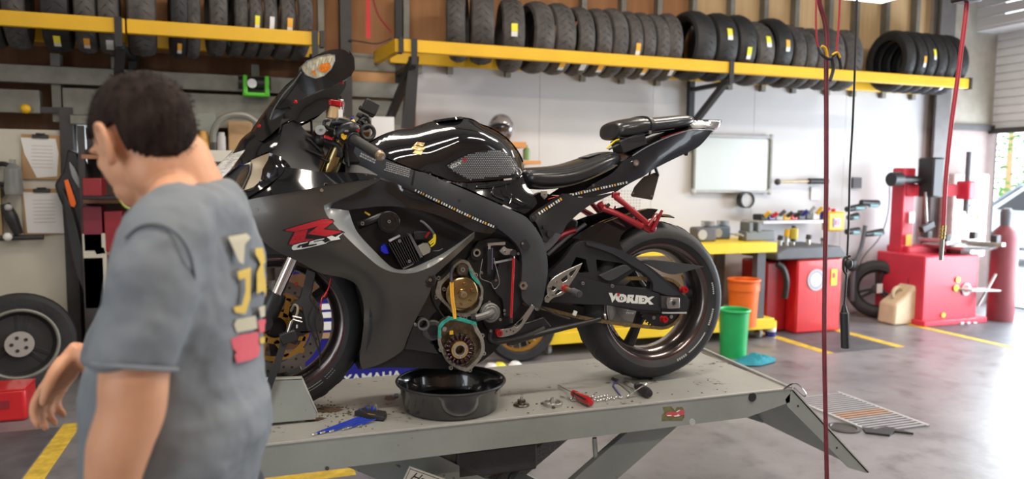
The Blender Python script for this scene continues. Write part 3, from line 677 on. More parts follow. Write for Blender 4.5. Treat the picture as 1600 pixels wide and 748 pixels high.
# ---- jerry can
q=Z(1425,506,0); t=thing('jerry_can','cream plastic jerry can with black cap between the leaning wheel and the tyre changer','jerry can',(q.x,q.y,0))
m_can=mat('cream_plastic',(.62,.50,.33),.5,var=.08); yy=5.75
x0=K(1396,500,yy).x;x1=K(1448,500,yy).x
MB().prism([(x0,yy,0),(x1,yy,0),(x1,yy,.30),(x1-.04,yy,.38),(x0+.30,yy,.42),(x0+.16,yy,.30),(x0+.02,yy,.22)],(0,.22,0)).build('can',m_can,t,bev=.025)
MB().cyl((x1-.13,yy+.1,.38),(x1-.13,yy+.1,.47),.045).build('cap',m_black,t); MB().torus((x0+.16,yy+.11,.31),(0,1,0),.07,.018,20,8).build('handle',m_can,t)
# ---- tyre changer
yy=5.65; X=lambda px,k=yy: K(px,400,k).x; Zk=lambda px,py,k=yy: K(px,py,k).z
t=thing('tyre_changer','red tyre changing machine with a tall column, horizontal arm and steel turntable','machine',(X(1480),yy+.3,0))
m_rc=mat('changer_red',(.60,.03,.06),.4,var=.06)
MB().box(((X(1447)+X(1532))/2,yy+.32,.36),(X(1532)-X(1447),.62,.72)).build('base_cabinet',m_rc,t,bev=.015)
MB().box(((X(1447)+X(1532))/2+.02,yy+.30,.03),(X(1532)-X(1447)+.12,.72,.06)).build('plinth',m_rc,t,bev=.01)
MB().prism([(X(1412,6.2),6.0,0),(X(1450,6.2),6.0,0),(X(1450,6.2),6.0,.78),(X(1395,6.2),6.0,.78),(X(1395,6.2),6.0,.62)],(0,.3,0)).build('column_base',m_rc,t,bev=.02)
MB().box((X(1412,6.1),6.15,1.08),(.17,.16,1.10)).build('column',m_rc,t,bev=.015)
MB().bar((X(1408,6.1),6.12,Zk(1408,297,6.1)),(X(1525,5.7),5.9,Zk(1525,297,5.9)),.12,.13).build('horizontal_arm',m_rc,t,bev=.01)
MB().cyl((X(1518,5.75),5.85,Zk(1518,237,5.85)),(X(1518,5.75),5.85,Zk(1518,330,5.85)),.028).build('vertical_shaft',m_grey,t)
MB().box((X(1517,5.75),5.85,Zk(1517,297,5.85)),(.13,.16,.20)).build('arm_head',m_rc,t,bev=.02)
MB().tube([K(1517,320,5.85),K(1512,332,5.85),K(1524,338,5.85)],.02,8,3).build('mount_tool',m_steel,t)
MB().ball(K(1526,338,5.85),.025,10,6).build('tool_tip',m_yel,t)
MB().box(K(1454,277,5.95),(.16,.2,.42)).build('air_cylinder',m_black,t,bev=.02)
MB().cyl(K(1394,280,6.0),K(1440,281,6.0),.04,n=12).build('pipe',m_black,t); MB().cyl(K(1392,280,6.0),K(1406,280,6.0),.075,n=16).build('knob',m_black,t)
MB().cyl(K(1446,300,5.9),K(1448,350,5.9),.012,n=8).build('rod',m_steel,t); MB().box(K(1448,354,5.9),(.16,.06,.06),Matrix.Rotation(-.4,3,'Y')).build('bead_pad',m_black,t)
c=Vector((X(1492,5.9),5.85,.78)); MB().lathe([(0,-.08),(.12,-.08),(.14,0),(.34,.0),(.36,.03),(.1,.045),(0,.045)],c,(0,0,1),8).build('turntable',m_steel,t)
for i in range(4):
    a=i*PI/2+.3; d=Vector((math.cos(a),math.sin(a),0)); MB().bar(c+d*.08+Vector((0,0,.06)),c+d*.42+Vector((0,0,.06)),.09,.04).build('clamp_slide',m_steel,t,bev=.006); MB().box(c+d*.34+Vector((0,0,.11)),(.07,.07,.09)).build('clamp_jaw',m_darks,t,bev=.01)
MB().prism([(X(1500),yy-.16,.36),(X(1545),yy-.16,.345),(X(1545),yy-.16,.36),(X(1500),yy-.16,.375)],(0,.18,0)).build('tray',m_lgrey,t)
def disc(px,py,k,r,m,name,par,dy=.004): return MB().cyl(K(px,py,k),K(px,py,k)-Vector((0,dy,0)),r,n=20).build(name,m,par)
disc(1510,452,yy-.002,.065,m_stick_w,'round_sticker',t); disc(1510,450,yy-.008,.04,mat('sticker_red',(.7,.1,.1),.5),'round_sticker',t)
disc(1494,450,yy-.002,.035,m_stick_y,'round_sticker',t); disc(1497,437,yy-.002,.03,m_stick_y,'round_sticker',t); disc(1474,492,yy-.002,.025,m_stick_y,'round_sticker',t)
for px in (1502,1512,1522): MB().box(K(px,507,yy-.06),(.05,.03,.06)).build('pedal',m_lgrey,t,bev=.006)
MB().bar(K(1528,478,yy-.05),K(1556,428,yy-.05),.02,.02).build('lever',m_lgrey,t)
for i,(px,py) in enumerate(((1425,340),(1420,375))): MB().box(K(px,py,6.04),(.08,.004,.12)).build('decal',m_stick_w if i==0 else m_stick_o,t)
a=K(1487,380,6.5); 
tag(MB().box((K(1492,360,6.35).x,6.31,1.1),(.55,.28,.95)).build('cardboard_stack',mat('pinkish_box',(.42,.34,.33),.8,col2=(.62,.55,.52),scale=9),bev=.02),'mottled pale boxes stacked behind the tyre changer turntable','box')
# ---- gas cylinder
q=Z(1562,500,0); c=Vector((q.x,q.y,0)); t=thing('gas_cylinder','dusty red gas cylinder with a grey cap standing beside the open roller door','gas cylinder',c); h=K(1562,352,c.y).z
MB().lathe([(0,0),(.125,0),(.13,.03),(.13,h-.14),(.11,h-.06),(.05,h),(0,h)],c,(0,0,1),24).build('body',mat('cylinder_red',(.20,.04,.05),.55,var=.1),t); MB().lathe([(0,0),(.055,0),(.06,.16),(.04,.2),(0,.2)],c+Vector((0,0,h-.02)),(0,0,1),16).build('cap',m_grey,t)
# ---------------------------------------------------------------- motorcycle lift
def lift_mat(name, col, dirt):
    m=mat(name,col,.42,.0,var=.10,scale=3,bump=.05,bscale=30); nt=m.node_tree;N=nt.nodes;L=nt.links;b=N['Principled BSDF']
    src=b.inputs['Base Color'].links[0].from_socket; tc=[q for q in N if q.type=='TEX_COORD'][0]
    n=N.new('ShaderNodeTexNoise');n.inputs['Scale'].default_value=38;n.inputs['Detail'].default_value=4;L.new(tc.outputs['Object'],n.inputs['Vector'])
    n3=N.new('ShaderNodeTexNoise');n3.inputs['Scale'].default_value=4.2;n3.inputs['Detail'].default_value=3;L.new(tc.outputs['Object'],n3.inputs['Vector'])
    a=N.new('ShaderNodeMath');a.operation='MULTIPLY';L.new(n.outputs['Fac'],a.inputs[0]);L.new(n3.outputs['Fac'],a.inputs[1])
    r=N.new('ShaderNodeValToRGB');r.color_ramp.elements[0].position=dirt;r.color_ramp.elements[0].color=(1,1,1,1);r.color_ramp.elements[1].position=dirt+.06;r.color_ramp.elements[1].color=(.22,.16,.11,1)
    L.new(a.outputs[0],r.inputs[0]);mx=N.new('ShaderNodeMixRGB');mx.blend_type='MULTIPLY';mx.inputs[0].default_value=1;L.new(src,mx.inputs[1]);L.new(r.outputs[0],mx.inputs[2]);L.new(mx.outputs[0],b.inputs['Base Color'])
    return m
m_deck=lift_mat('lift_deck',(.30,.298,.275),.345)
m_lift=lift_mat('lift_grey',(.255,.272,.255),.40)
m_edge=mat('worn_edge',(.55,.55,.52),.4,.4)
m_oil=mat('oil_stain',(.085,.055,.035),.25,var=.5,scale=30)
ZD=.70; K0=2.25; K1=2.90; SL=-.38; SR=1.935
lt=thing('motorcycle_lift','grey steel motorcycle lift table with a scuffed deck, end ramp and scissor legs','lift',(.8,2.57,0))
MB().box(((SL+SR)/2,(K0+K1)/2,ZD-.003),(SR-SL,K1-K0,.006)).build('deck',m_deck,lt)
for k,t_ in ((K0,.006),(K1-.006,.006)):
    MB().prism([(SL,k,ZD-.006),(SR,k,ZD-.006),(SR,k,ZD-.055),(1.74,k,ZD-.095),(SL,k,ZD-.100)],(0,t_,0)).build('side_apron',m_lift,lt)
MB().bar((SL,K0+.001,ZD),(SR,K0+.001,ZD),.007,.005).build('edge_trim',m_edge,lt)
MB().bar((SR,K0,ZD),(SR+.04,K1,ZD+.004),.016,.014).build('end_bar',m_steel,lt)
MB().box((SL,2.575,ZD-.05),(.006,K1-K0,.095)).build('end_plate',m_lift,lt)
for s in (.0,.6,1.2,1.7): MB().box((s,2.575,ZD-.03),(.04,K1-K0-.02,.045)).build('deck_rib',m_lift,lt)
# ramp
hx,hz=SR+.012,ZD-.006; ex,ez=2.345,.315; d=Vector((ex-hx,0,ez-hz)).normalized(); nrm=Vector((-d.z,0,d.x))
if nrm.z<0: nrm=-nrm
rp=[]
for k in (K0,):
    a=Vector((hx,k,hz));b=Vector((ex,k,ez))
    MB().prism([a,b,b-nrm*.012-d*.01,b-nrm*.05-d*.10,a-nrm*.062+d*.03,a-nrm*.05],(0,.006,0)).build('ramp_flange',m_lift,lt)
    MB().prism([(q.x,K1-.006,q.z) for q in (a,b,b-nrm*.012-d*.01,b-nrm*.05-d*.10,a-nrm*.062+d*.03,a-nrm*.05)],(0,.006,0)).build('ramp_flange',m_lift,lt)
    MB().prism([a,b,b-nrm*.006,a-nrm*.006],(0,K1-K0,0)).build('ramp_plate',m_lift,lt)
    MB().bar(a+nrm*.001,b+nrm*.001,.006,.005).build('edge_trim',m_edge,lt)
for i in range(4):
    MB().cyl((SR+.006,K0+.02+i*.19,ZD-.012),(SR+.006,K0+.08+i*.19,ZD-.012),.012,n=12).build('hinge_knuckle',m_steel,lt)
a=Vector((SR-.005,K0-.004,ZD+.004)); MB().tube([a+Vector((-.03,0,-.004)),a+Vector((.01,0,.014)),a+Vector((.04,0,.006)),a+Vector((.075,0,-.03)),a+Vector((.065,0,-.04)),a+Vector((.02,0,-.004))],.0035,6,4).build('hinge_clip',m_chrome,lt)
for px,py,r,m in ((1175,620,.0165,m_black),(1081,659,.0125,m_lgrey),(511,731,.006,m_darks)):
    q=K(px,py,K0); MB().cyl((q.x,K0-.004,q.z),(q.x,K0+.002,q.z),r,n=18).build('apron_plug',m,lt)
for t_ in (.12,.62): q=Vector((hx,K0,hz))+d*(.55*t_)-nrm*.03; MB().cyl(q-Vector((0,.002,0)),q,.0045,n=8).build('ramp_bolt',m_black,lt)
# torn sticker on the apron
c=crop(1020,620,14.96)
def apron_patch(pts,m,name,dk): 
    MB().prism([K(*c(x,y),K0-dk) for x,y in pts],(0,.0008,0)).build(name,m,lt,smooth=False)
apron_patch([(235,240),(420,215),(480,270),(520,330),(560,240),(690,230),(730,300),(740,470),(690,550),(330,550),(210,560),(215,420),(270,370)],mat('glue_residue',(.14,.13,.055),.8,var=.3,scale=60),'glue_residue',.0010)
apron_patch([(300,400),(370,350),(500,345),(540,360),(640,300),(720,300),(750,350),(735,410),(640,430),(480,460),(330,450)],mat('sticker_redtorn',(.52,.08,.09),.5),'sticker',.0018)
apron_patch([(330,425),(440,420),(430,445),(340,448)],m_stick_w,'sticker_scrap',.0026); apron_patch([(490,440),(580,425),(585,395),(640,430),(600,455),(510,458)],m_stick_w,'sticker_scrap',.0026); apron_patch([(545,345),(620,300),(640,315),(560,360)],m_stick_w,'sticker_scrap',.0026)
# stains on the deck
def stain(px,py,rx,ry,m,nm,z=.0006,seed=1):
    q=Z(px,py,ZD); rnd=random.Random(seed); N=26; vs=[(q.x+rx*math.cos(2*PI*i/N)*(1+.3*rnd.uniform(-1,1)),q.y+ry*math.sin(2*PI*i/N)*(1+.3*rnd.uniform(-1,1)),ZD+z) for i in range(N)]
    MB().add([Vector((q.x,q.y,ZD+z))]+vs,[(0,i+1,(i+1)%N+1) for i in range(N)]).build(nm,m,lt,smooth=False)
stain(512,640,.05,.035,m_oil,'oil_stain',.0006,1); stain(490,655,.035,.02,m_oil,'oil_stain',.0007,2); stain(610,622,.02,.03,mat('rust_stain',(.16,.075,.045),.5),'rust_stain',.0006,3)
rnd=random.Random(11); gb=MB()
for i in range(150):
    if i<90: q=Z(rnd.gauss(520,22),rnd.gauss(642,9),ZD)
    else: q=Vector((rnd.uniform(0,1.7),rnd.uniform(2.28,2.45),ZD))
    if not (K0+.01<q.y<K1): continue
    s=rnd.uniform(.0012,.0035); gb.box((q.x,q.y,ZD+s*.4),(s*2,s*1.4,s*.8),Matrix.Rotation(rnd.random()*3,3,'Z'))
o=gb.build('dried_grit',mat('grit',(.12,.10,.06),.9,var=.5,scale=90),None); o['kind']='stuff'; tag(o,'dry crumbs and grit scattered on the lift deck beside the wheel chock','grit'); o['kind']='stuff'
# legs
def leg(a,b,w,th,m=m_lift): return MB().bar(a,b,th,w).build('scissor_leg',m,lt,bev=.004)
def flatleg(pts,k,th): return MB().prism([(s,k,z) for s,z in pts],(0,th,0)).build('scissor_leg',m_lift,lt,bev=.003)
for k in (2.34,2.78):
    flatleg([(1.545,.60),(1.33,.60),(.52,.03),(.62,.0),(.72,.03)],k,.03)
    flatleg([(.18,.60),(.50,.60),(1.42,.03),(1.32,.0),(1.2,.03)],k+.05,.03)
    MB().box((.95,k+.02,.02),(1.5,.05,.04)).build('base_rail',m_lift,lt)
for s in (.25,1.65): MB().box((s,2.57,.02),(.06,.52,.04)).build('base_rail',m_lift,lt)
MB().cyl((.93,2.34,.30),(.93,2.84,.30),.018).build('pivot_shaft',m_steel,lt)
MB().cyl((.95,2.55,.12),(.62,2.55,.42),.035).build('hydraulic_ram',m_black,lt); MB().cyl((.72,2.55,.33),(.5,2.55,.53),.015).build('ram_rod',m_chrome,lt)
MB().box((.80,2.56,.50),(.30,.34,.10)).build('ram_bracket',m_darks,lt,bev=.01); MB().tube([(.88,2.45,.56),(.92,2.44,.48),(.86,2.43,.40),(.92,2.42,.30)],.012,8,5).build('hydraulic_hose',m_black,lt)
a=K(929,684,2.36);b=K(944,790,2.36); MB().cyl(a,(b.x,b.y,.02),.009,n=14).build('prop_rod',mat('rod_grey',(.42,.43,.42),.35,.5),lt)
MB().box((1.05,2.62,.43),(.5,.05,.05),Matrix.Rotation(-.55,3,'Y')).build('grip_strip',mat('speckled_grip',(.26,.26,.27),.9,var=.5,scale=160),lt)
# tread board with handwriting under the deck
a=K(640,728,2.31);u=(K(707,752,2.31)-a).normalized();v=(K(628,752,2.31)-a).normalized();v=(v-u*v.dot(u)).normalized()
pl=MB().prism([a,a+u*.17,a+u*.17+v*.11,a+v*.11],(0,.004,0)).build('name_plate',mat('plate_cream',(.62,.60,.52),.6),None)
tag(pl,'cream card with a black border and handwriting leaning on the lift leg under the deck','card')
flat_text('handwriting','Hand',.042,a+u*.062+v*.028+Vector((0,-.001,0)),u,-v,m_black,pl,shear=.4)
MB().bar(a+u*.005+v*.007-Vector((0,.001,0)),a+u*.165+v*.007-Vector((0,.001,0)),.0012,.0012).build('border_line',m_black,pl); MB().bar(a+u*.006+v*.005-Vector((0,.001,0)),a+u*.006+v*.105-Vector((0,.001,0)),.0012,.0012).build('border_line',m_black,pl)
# front wheel chock
ck=thing('wheel_chock','grey sheet steel wheel chock bolted to the deck around the front tyre','wheel chock',(.0,2.52,ZD))
def chock_side(k):
    MB().prism([(-.16,k,ZD+.012),(.182,k,ZD+.008),(.188,k,ZD+.03),(.140,k,ZD+.148),(-.12,k,ZD+.160)],(0,.004,0)).build('side_plate',m_lift,ck,bev=.0015)
chock_side(2.415); chock_side(2.69)
MB().box((.012,2.43,ZD+.152),(.262,.03,.004),Matrix.Rotation(.045,3,'Y')).build('top_flange',m_lift,ck)
MB().bar((.142,2.417,ZD+.148),(.187,2.417,ZD+.03),.004,.005).build('front_edge',m_edge,ck); MB().bar((-.12,2.416,ZD+.159),(.141,2.416,ZD+.149),.004,.004).build('front_edge',m_edge,ck)
MB().prism([(-.16,2.415,ZD+.004),(-.16,2.694,ZD+.004),(-.13,2.694,ZD+.16),(-.13,2.415,ZD+.16)],(.004,0,0)).build('end_stop',m_lift,ck)
# drip pan
pa=K(616,600,2.45);pb=K(783,600,2.45); pr=(pb.x-pa.x)/2*.985; pc=Vector(((pa.x+pb.x)/2+.003,2.435,ZD)); PH=.095
pt=thing('drip_pan','round black oil drain pan with glossy inside standing on the deck under the engine','pan',pc)
MB().lathe([(0,.001),(pr*.83,.001),(pr*.86,.006),(pr*.93,PH*.78),(pr*.99,PH*.93),(pr,PH),(pr*.985,PH+.003),(pr*.96,PH-.002),(pr*.9,PH*.72),(pr*.83,.008),(0,.006)],pc,(0,0,1),56).build('pan_body',mat('pan_black',(.014,.014,.016),.2,coat=1,var=.2,bump=.12,bscale=18),pt)
MB().torus(pc+Vector((0,0,PH)),(0,0,1),pr*.99,.0045,56,8).build('rim',m_black,pt)
MB().lathe([(0,0),(pr*.82,0),(pr*.82,.012),(0,.012)],pc+Vector((0,0,.006)),(0,0,1),40).build('oil',mat('dark_oil',(.006,.005,.004),.03,coat=1),pt)
MB().cyl(pc+Vector((-pr*1.0,-.02,.062)),pc+Vector((-pr*1.0-.012,-.02,.062)),.008,n=10).build('drain_plug',m_black,pt)
# hex key set
c=crop(480,620,10.686); z=ZD
P=lambda x,y,h=0: Z(*c(x,y),ZD+h)
hk=thing('hex_key_set','fan of blue hex keys in a black holder, left of the drain pan','hex keys',P(900,380))
m_hk=mat('key_blue',(.01,.04,.42),.25,coat=.6); m_tip=mat('key_tip',(.75,.75,.72),.2,.9)
ends=[(95,630,870,340,.0042),(230,600,930,350,.0038),(380,575,980,365,.0034),(600,540,1030,370,.0026),(680,520,1080,375,.0022),(770,490,1120,372,.0019),(850,488,1150,368,.0015)]
upl=[(1105,95,1160,245,.0036,m_tip),(1000,140,1080,240,.0018,m_tip),(1065,190,1110,250,.0028,m_hk),(935,205,1040,235,.0022,m_hk),(810,240,950,255,.0012,m_hk),(1120,180,1150,255,.002,m_hk),(1030,170,1090,250,.0016,m_hk)]
for i,((x0,y0,x1,y1,r),(u0,v0,u1,v1,r2,m2)) in enumerate(zip(ends,upl)):
    h=.006+.002*i*.3; a=P(x0,y0,.005);b=P(x1,y1,.010); d_=(b-a).normalized()
    kk=MB().cyl(a+d_*.014,b,r,n=6).build('hex_key',m_hk,hk); MB().cyl(a,a+d_*.014,r*1.02,r*1.02,n=6).build('key_tip',m_tip,kk); MB().ball(a,r*1.05,8,6).build('ball_end',m_tip,kk)
    e=P(u1,v1,.014); q=P(u0,v0,.012); q=e+(q-e).normalized()*(.03-.002*i)+Vector((0,0,.015-.001*i)); MB().cyl(e,q,r2,n=6).build('short_arm',m2,kk)
hp=[(785,300),(950,235),(1320,300),(1330,350),(1280,400),(1060,375)]
MB().prism([P(x,y,.004) for x,y in hp],(0,0,.014)).build('holder',m_black,hk,bev=.002)
MB().prism([P(x,y,.0186) for x,y in [(990,268),(1110,285),(1150,305),(1030,292)]],(0,0,.0004)).build('holder_print',mat('print_brown',(.25,.14,.05),.5),hk)
# parts on the deck
c=crop(790,580,6.667); P=lambda x,y,h=0: Z(*c(x,y),ZD+h)
g=P(165,355); t=thing('flanged_gear_shaft','small dark steel gear on a round flange, nearest the pan','gear',g); mr=.0165
m_pst=mat('oily_steel',(.20,.185,.16),.25,.95,var=.3,scale=60)
MB().lathe([(0,0),(.028,0),(.029,.004),(.026,.008),(.014,.010),(.013,.012),(0,.012)],g,(0,0,1),28).build('flange',m_pst,t)
gb=MB(); 
for i in range(14): a=2*PI*i/14; gb.box(g+Vector((.0125*math.cos(a),.0125*math.sin(a),.016)),(.004,.003,.009),Matrix.Rotation(a,3,'Z'))
gb.cyl(g+Vector((0,0,.011)),g+Vector((0,0,.021)),.011).build('gear_teeth',m_pst,t); MB().cyl(g+Vector((0,0,.02)),g+Vector((0,0,.033)),.005).build('shaft',m_steel,t)
g=P(490,350); t=thing('spoked_housing_cover','silver round cover with a raised central hub and ribs, between the gear and the screwdriver','cover',g)
MB().ring(g,(0,0,1),.034,.028,.012,32).build('outer_ring',m_steel,t,bev=.001); MB().lathe([(0,.004),(.028,.004),(.028,.006),(.012,.010),(.007,.026),(.004,.026),(.004,.004)],g,(0,0,1),28).build('hub',m_steel,t)
for i in range(6): a=2*PI*i/6; MB().bar(g+Vector((.008*math.cos(a),.008*math.sin(a),.014)),g+Vector((.029*math.cos(a),.029*math.sin(a),.008)),.002,.006).build('rib',m_steel,t)
for a in (.3,2.5,4.4): MB().cyl(g+Vector((.038*math.cos(a),.038*math.sin(a),0)),g+Vector((.038*math.cos(a),.038*math.sin(a),.006)),.006,n=12).build('lug',m_pst,t)
def driver(t,tip,h0,h1,r,mh,rs=.003,hz=.016):
    tip=Vector(tip);h0=Vector(h0);h1=Vector(h1); MB().cyl(tip,h0,rs,n=10).build('shaft',m_steel,t); d_=(h1-h0)
    L_=d_.length; MB().lathe([(0,0),(r*.75,0),(r*.8,L_*.06),(r*.55,L_*.14),(r*.95,L_*.3),(r,L_*.5),(r,L_*.8),(r*.8,L_*.96),(0,L_)],h0,d_,16).build('handle',mh,t)
    return d_
t=thing('screwdriver','flat screwdriver with a red and black handle lying on the deck','screwdriver',P(800,290))
driver(t,P(550,140,.006),P(705,225,.018),P(895,330,.018),.0155,mat('handle_red',(.45,.015,.02),.25,coat=.5))
a=P(705,225,.018);b=P(895,330,.018);u=(b-a).normalized()
for s_ in (-1,1):
    sd=u.cross(Vector((0,0,1)))*s_*.012; MB().tube([a+u*.012+sd*.6+Vector((0,0,.006)),a+(b-a)*.4+sd+Vector((0,0,.008)),a+(b-a)*.85+sd+Vector((0,0,.008))],.0035,8,4).build('grip_strip',m_black,t)
t=thing('cam_chain','short bright roller chain curled on the deck right of the red screwdriver','chain',P(1020,290))
pts=[(870,268),(905,262),(935,275),(965,272),(995,262),(1030,256),(1065,252),(1060,275),(1075,285),(1050,300),(1020,296),(985,300),(960,308),(925,300),(1100,275),(1130,285),(1150,270),(1185,268),(1205,272)]
for x,y in pts:
    q=P(x,y,.006); MB().ball(q,.0052,10,8).build('chain_link',m_chrome,t)
t=thing('cotter_clip','bent silver clip lying left of the red screwdriver handle','clip',P(650,280))
MB().tube([P(575,255,.006),P(610,270,.006),P(650,275,.006),P(680,285,.01),P(700,270,.01),P(690,300,.006),P(735,300,.006)],.0024,8,4).build('wire',m_steel,t); MB().ball(P(578,253,.008),.005,8,6).build('eye',m_steel,t)
t=thing('nut_driver','black handled steel driver, rightmost of the tools on the lift deck','screwdriver',P(1440,220))
driver(t,P(1245,70,.008),P(1370,150,.022),P(1500,235,.020),.0185,m_black)
t=thing('socket_extension','slim steel socket extension with a dark end, left of the black driver','wrench',P(1230,140))
MB().cyl(P(1150,95,.008),P(1335,185,.008),.003,n=10).build('shaft',m_steel,t); MB().cyl(P(1115,75,.009),P(1165,98,.009),.0065,n=12).build('socket',m_darks,t)
t=thing('hex_key','blue L-shaped hex key lying beside the socket extension','hex key',P(1150,190)); MB().tube([P(1195,250,.004),P(1120,150,.004),P(1130,120,.004),P(1175,125,.004)],.0028,6).build('key',mat('key_violet',(.10,.10,.35),.3,.3),t)
t=thing('thin_hex_key','long thin steel hex key lying under the blue one','hex key',P(1230,180)); MB().tube([P(1165,125,.003),P(1200,140,.003),P(1300,225,.003)],.002,6).build('key',m_steel,t)
t=thing('t_bar','bright steel T-bar lying across the black driver','bar',P(1360,200)); MB().cyl(P(1270,262,.006),P(1465,130,.045),.0034,n=10).build('bar',m_chrome,t); MB().cyl(P(1265,266,.006),P(1285,252,.01),.0048,n=10).build('tip',m_steel,t); MB().cyl(P(1440,145,.043),P(1465,130,.045),.005,n=10).build('tip',m_steel,t)
# ---------------------------------------------------------------- the motorcycle
KC=2.57
m_gloss=mat('gloss_black',(.007,.007,.008),.10,coat=1)
m_satin=mat('satin_black',(.016,.016,.018),.38)
m_frame=mat('frame_grey',(.075,.08,.088),.40,.45,var=.12,scale=5)
m_fair=mat('fairing_grey',(.098,.090,.082),.34,.65,coat=.25,var=.05,scale=3)
m_rim=mat('fairing_rim_grey',(.24,.25,.255),.35,.4,coat=.3)
m_gold=mat('bronze_gold',(.50,.33,.13),.28,.9)
m_tan=mat('tan_metal_and_reflection',(.33,.25,.16),.35,.6)
m_engine=mat('engine_black',(.012,.012,.013),.45)
m_case=mat('case_alloy',(.36,.34,.30),.45,.7,var=.25,scale=50)
m_gasket=mat('gasket_teal',(.02,.30,.24),.6,var=.3,scale=60)
m_tyrem=mat('bike_tyre',(.022,.022,.024),.62,var=.2,scale=12,bump=.1,bscale=80)
m_seat=mat('seat_vinyl',(.022,.022,.025),.30,coat=.35,bump=.08,bscale=400)
m_redp=mat('red_anodised',(.55,.015,.02),.25,.5,coat=.5)
m_redb=mat('red_bracket',(.30,.012,.02),.28,.2,coat=.6)
m_chain=mat('chain_gold',(.32,.24,.12),.35,.85,var=.3,scale=80)
m_wired=mat('wire_yellow',(.80,.62,.02),.4)
m_wireo=mat('wire_orange',(.75,.40,.03),.4)
m_decalw=mat('decal_white',(.68,.70,.66),.5); m_decalr=mat('decal_red',(.42,.015,.025),.4); m_decalk=mat('decal_black',(.008,.008,.008),.4)
m_warn=mat('warning_print',(.42,.42,.42),.6)
bk=thing('motorcycle','black and grey sport motorcycle with red R decal standing on the lift','motorcycle',(.78,KC,ZD))
def px2(k): return lambda pts: [K(x,y,k) for x,y in pts]
def plate(name,pts,k,th,m,parent=None,holes=(),bev=.0012,corner=50,step=.008,**kw):
    out=smooth_outline([K(x,y,k) for x,y in pts],corner,step); hs=[smooth_outline([K(x,y,k) for x,y in h],corner,step) for h in holes]
    return MB().prism(out,(0,th,0),hs).build(name,m,parent or bk,bev=bev,seg=1,**kw)
def disc_at(px,py,k,r,th,m,name,parent=None,n=24,bev=0):
    c=K(px,py,k); return MB().cyl(c,c+Vector((0,th,0)),r,n=n).build(name,m,parent or bk,bev=bev,seg=1)
def ring_at(px,py,k,ro,ri,th,m,name,parent=None,n=28):
    c=K(px,py,k); return MB().ring(c,(0,1,0),ro,ri,th,n).build(name,m,parent or bk)
def pipe(name,pts,r,m,parent=None,sm=5,n=10,**kw):
    return MB().tube([K(*p) for p in pts],r,n,sm if len(pts)>2 else 0).build(name,m,parent or bk,**kw)
def bolt(px,py,k,r=.004,m=None,parent=None): 
    c=K(px,py,k); mb=MB().cyl(c,c-Vector((0,r*.8,0)),r,r*.85,10); 
    o=mb.build('bolt',m or m_steel,parent or bk)
    MB().cyl(c-Vector((0,r*.81,0)),c-Vector((0,r*.85,0)),r*.45,n=6).build('bolt_socket',m_black,o); return o
def decal(name,polys,onf,m,parent,off=.0012,maxe=.014):
    """polys: list of closed outlines in picture coordinates laid on a surface given by onf(px,py,off)"""
    mb=MB()
    for poly in polys:
        from mathutils.geometry import tessellate_polygon
        bm=bmesh.new(); vs=[bm.verts.new((x,y,0)) for x,y in poly]
        for t in tessellate_polygon([[Vector((x,y,0)) for x,y in poly]]):
            try: bm.faces.new([vs[i] for i in t])
            except ValueError: pass
        for _ in range(4):
            es=[e for e in bm.edges if e.calc_length()>6]
            if not es: break
            bmesh.ops.subdivide_edges(bm,edges=es,cuts=1); bmesh.ops.triangulate(bm,faces=bm.faces)
        bm.verts.index_update(); bm.verts.ensure_lookup_table()
        mb.add([onf(v.co.x,v.co.y,off) for v in bm.verts],[tuple(v.index for v in f.verts) for f in bm.faces]); bm.free()
    return mb.build(name,m,parent,smooth=False)
def decal_text(name,body,o,u,hgt,onf,m,parent,off=.0014,shear=0,bold=0,sx=1.0,space=1.0):
    """o: centre, u: unit baseline direction in picture space, hgt: letter height in pixels"""
    vs,fs=text_polys(body,hgt/.70,bold,shear,space); vx=-u[1]; vy=u[0]
    mb=MB(); mb.add([onf(o[0]+u[0]*v.x*sx-vx*v.y, o[1]+u[1]*v.x*sx-vy*v.y, off) for v in vs],fs); return mb.build(name,m,parent,smooth=False)
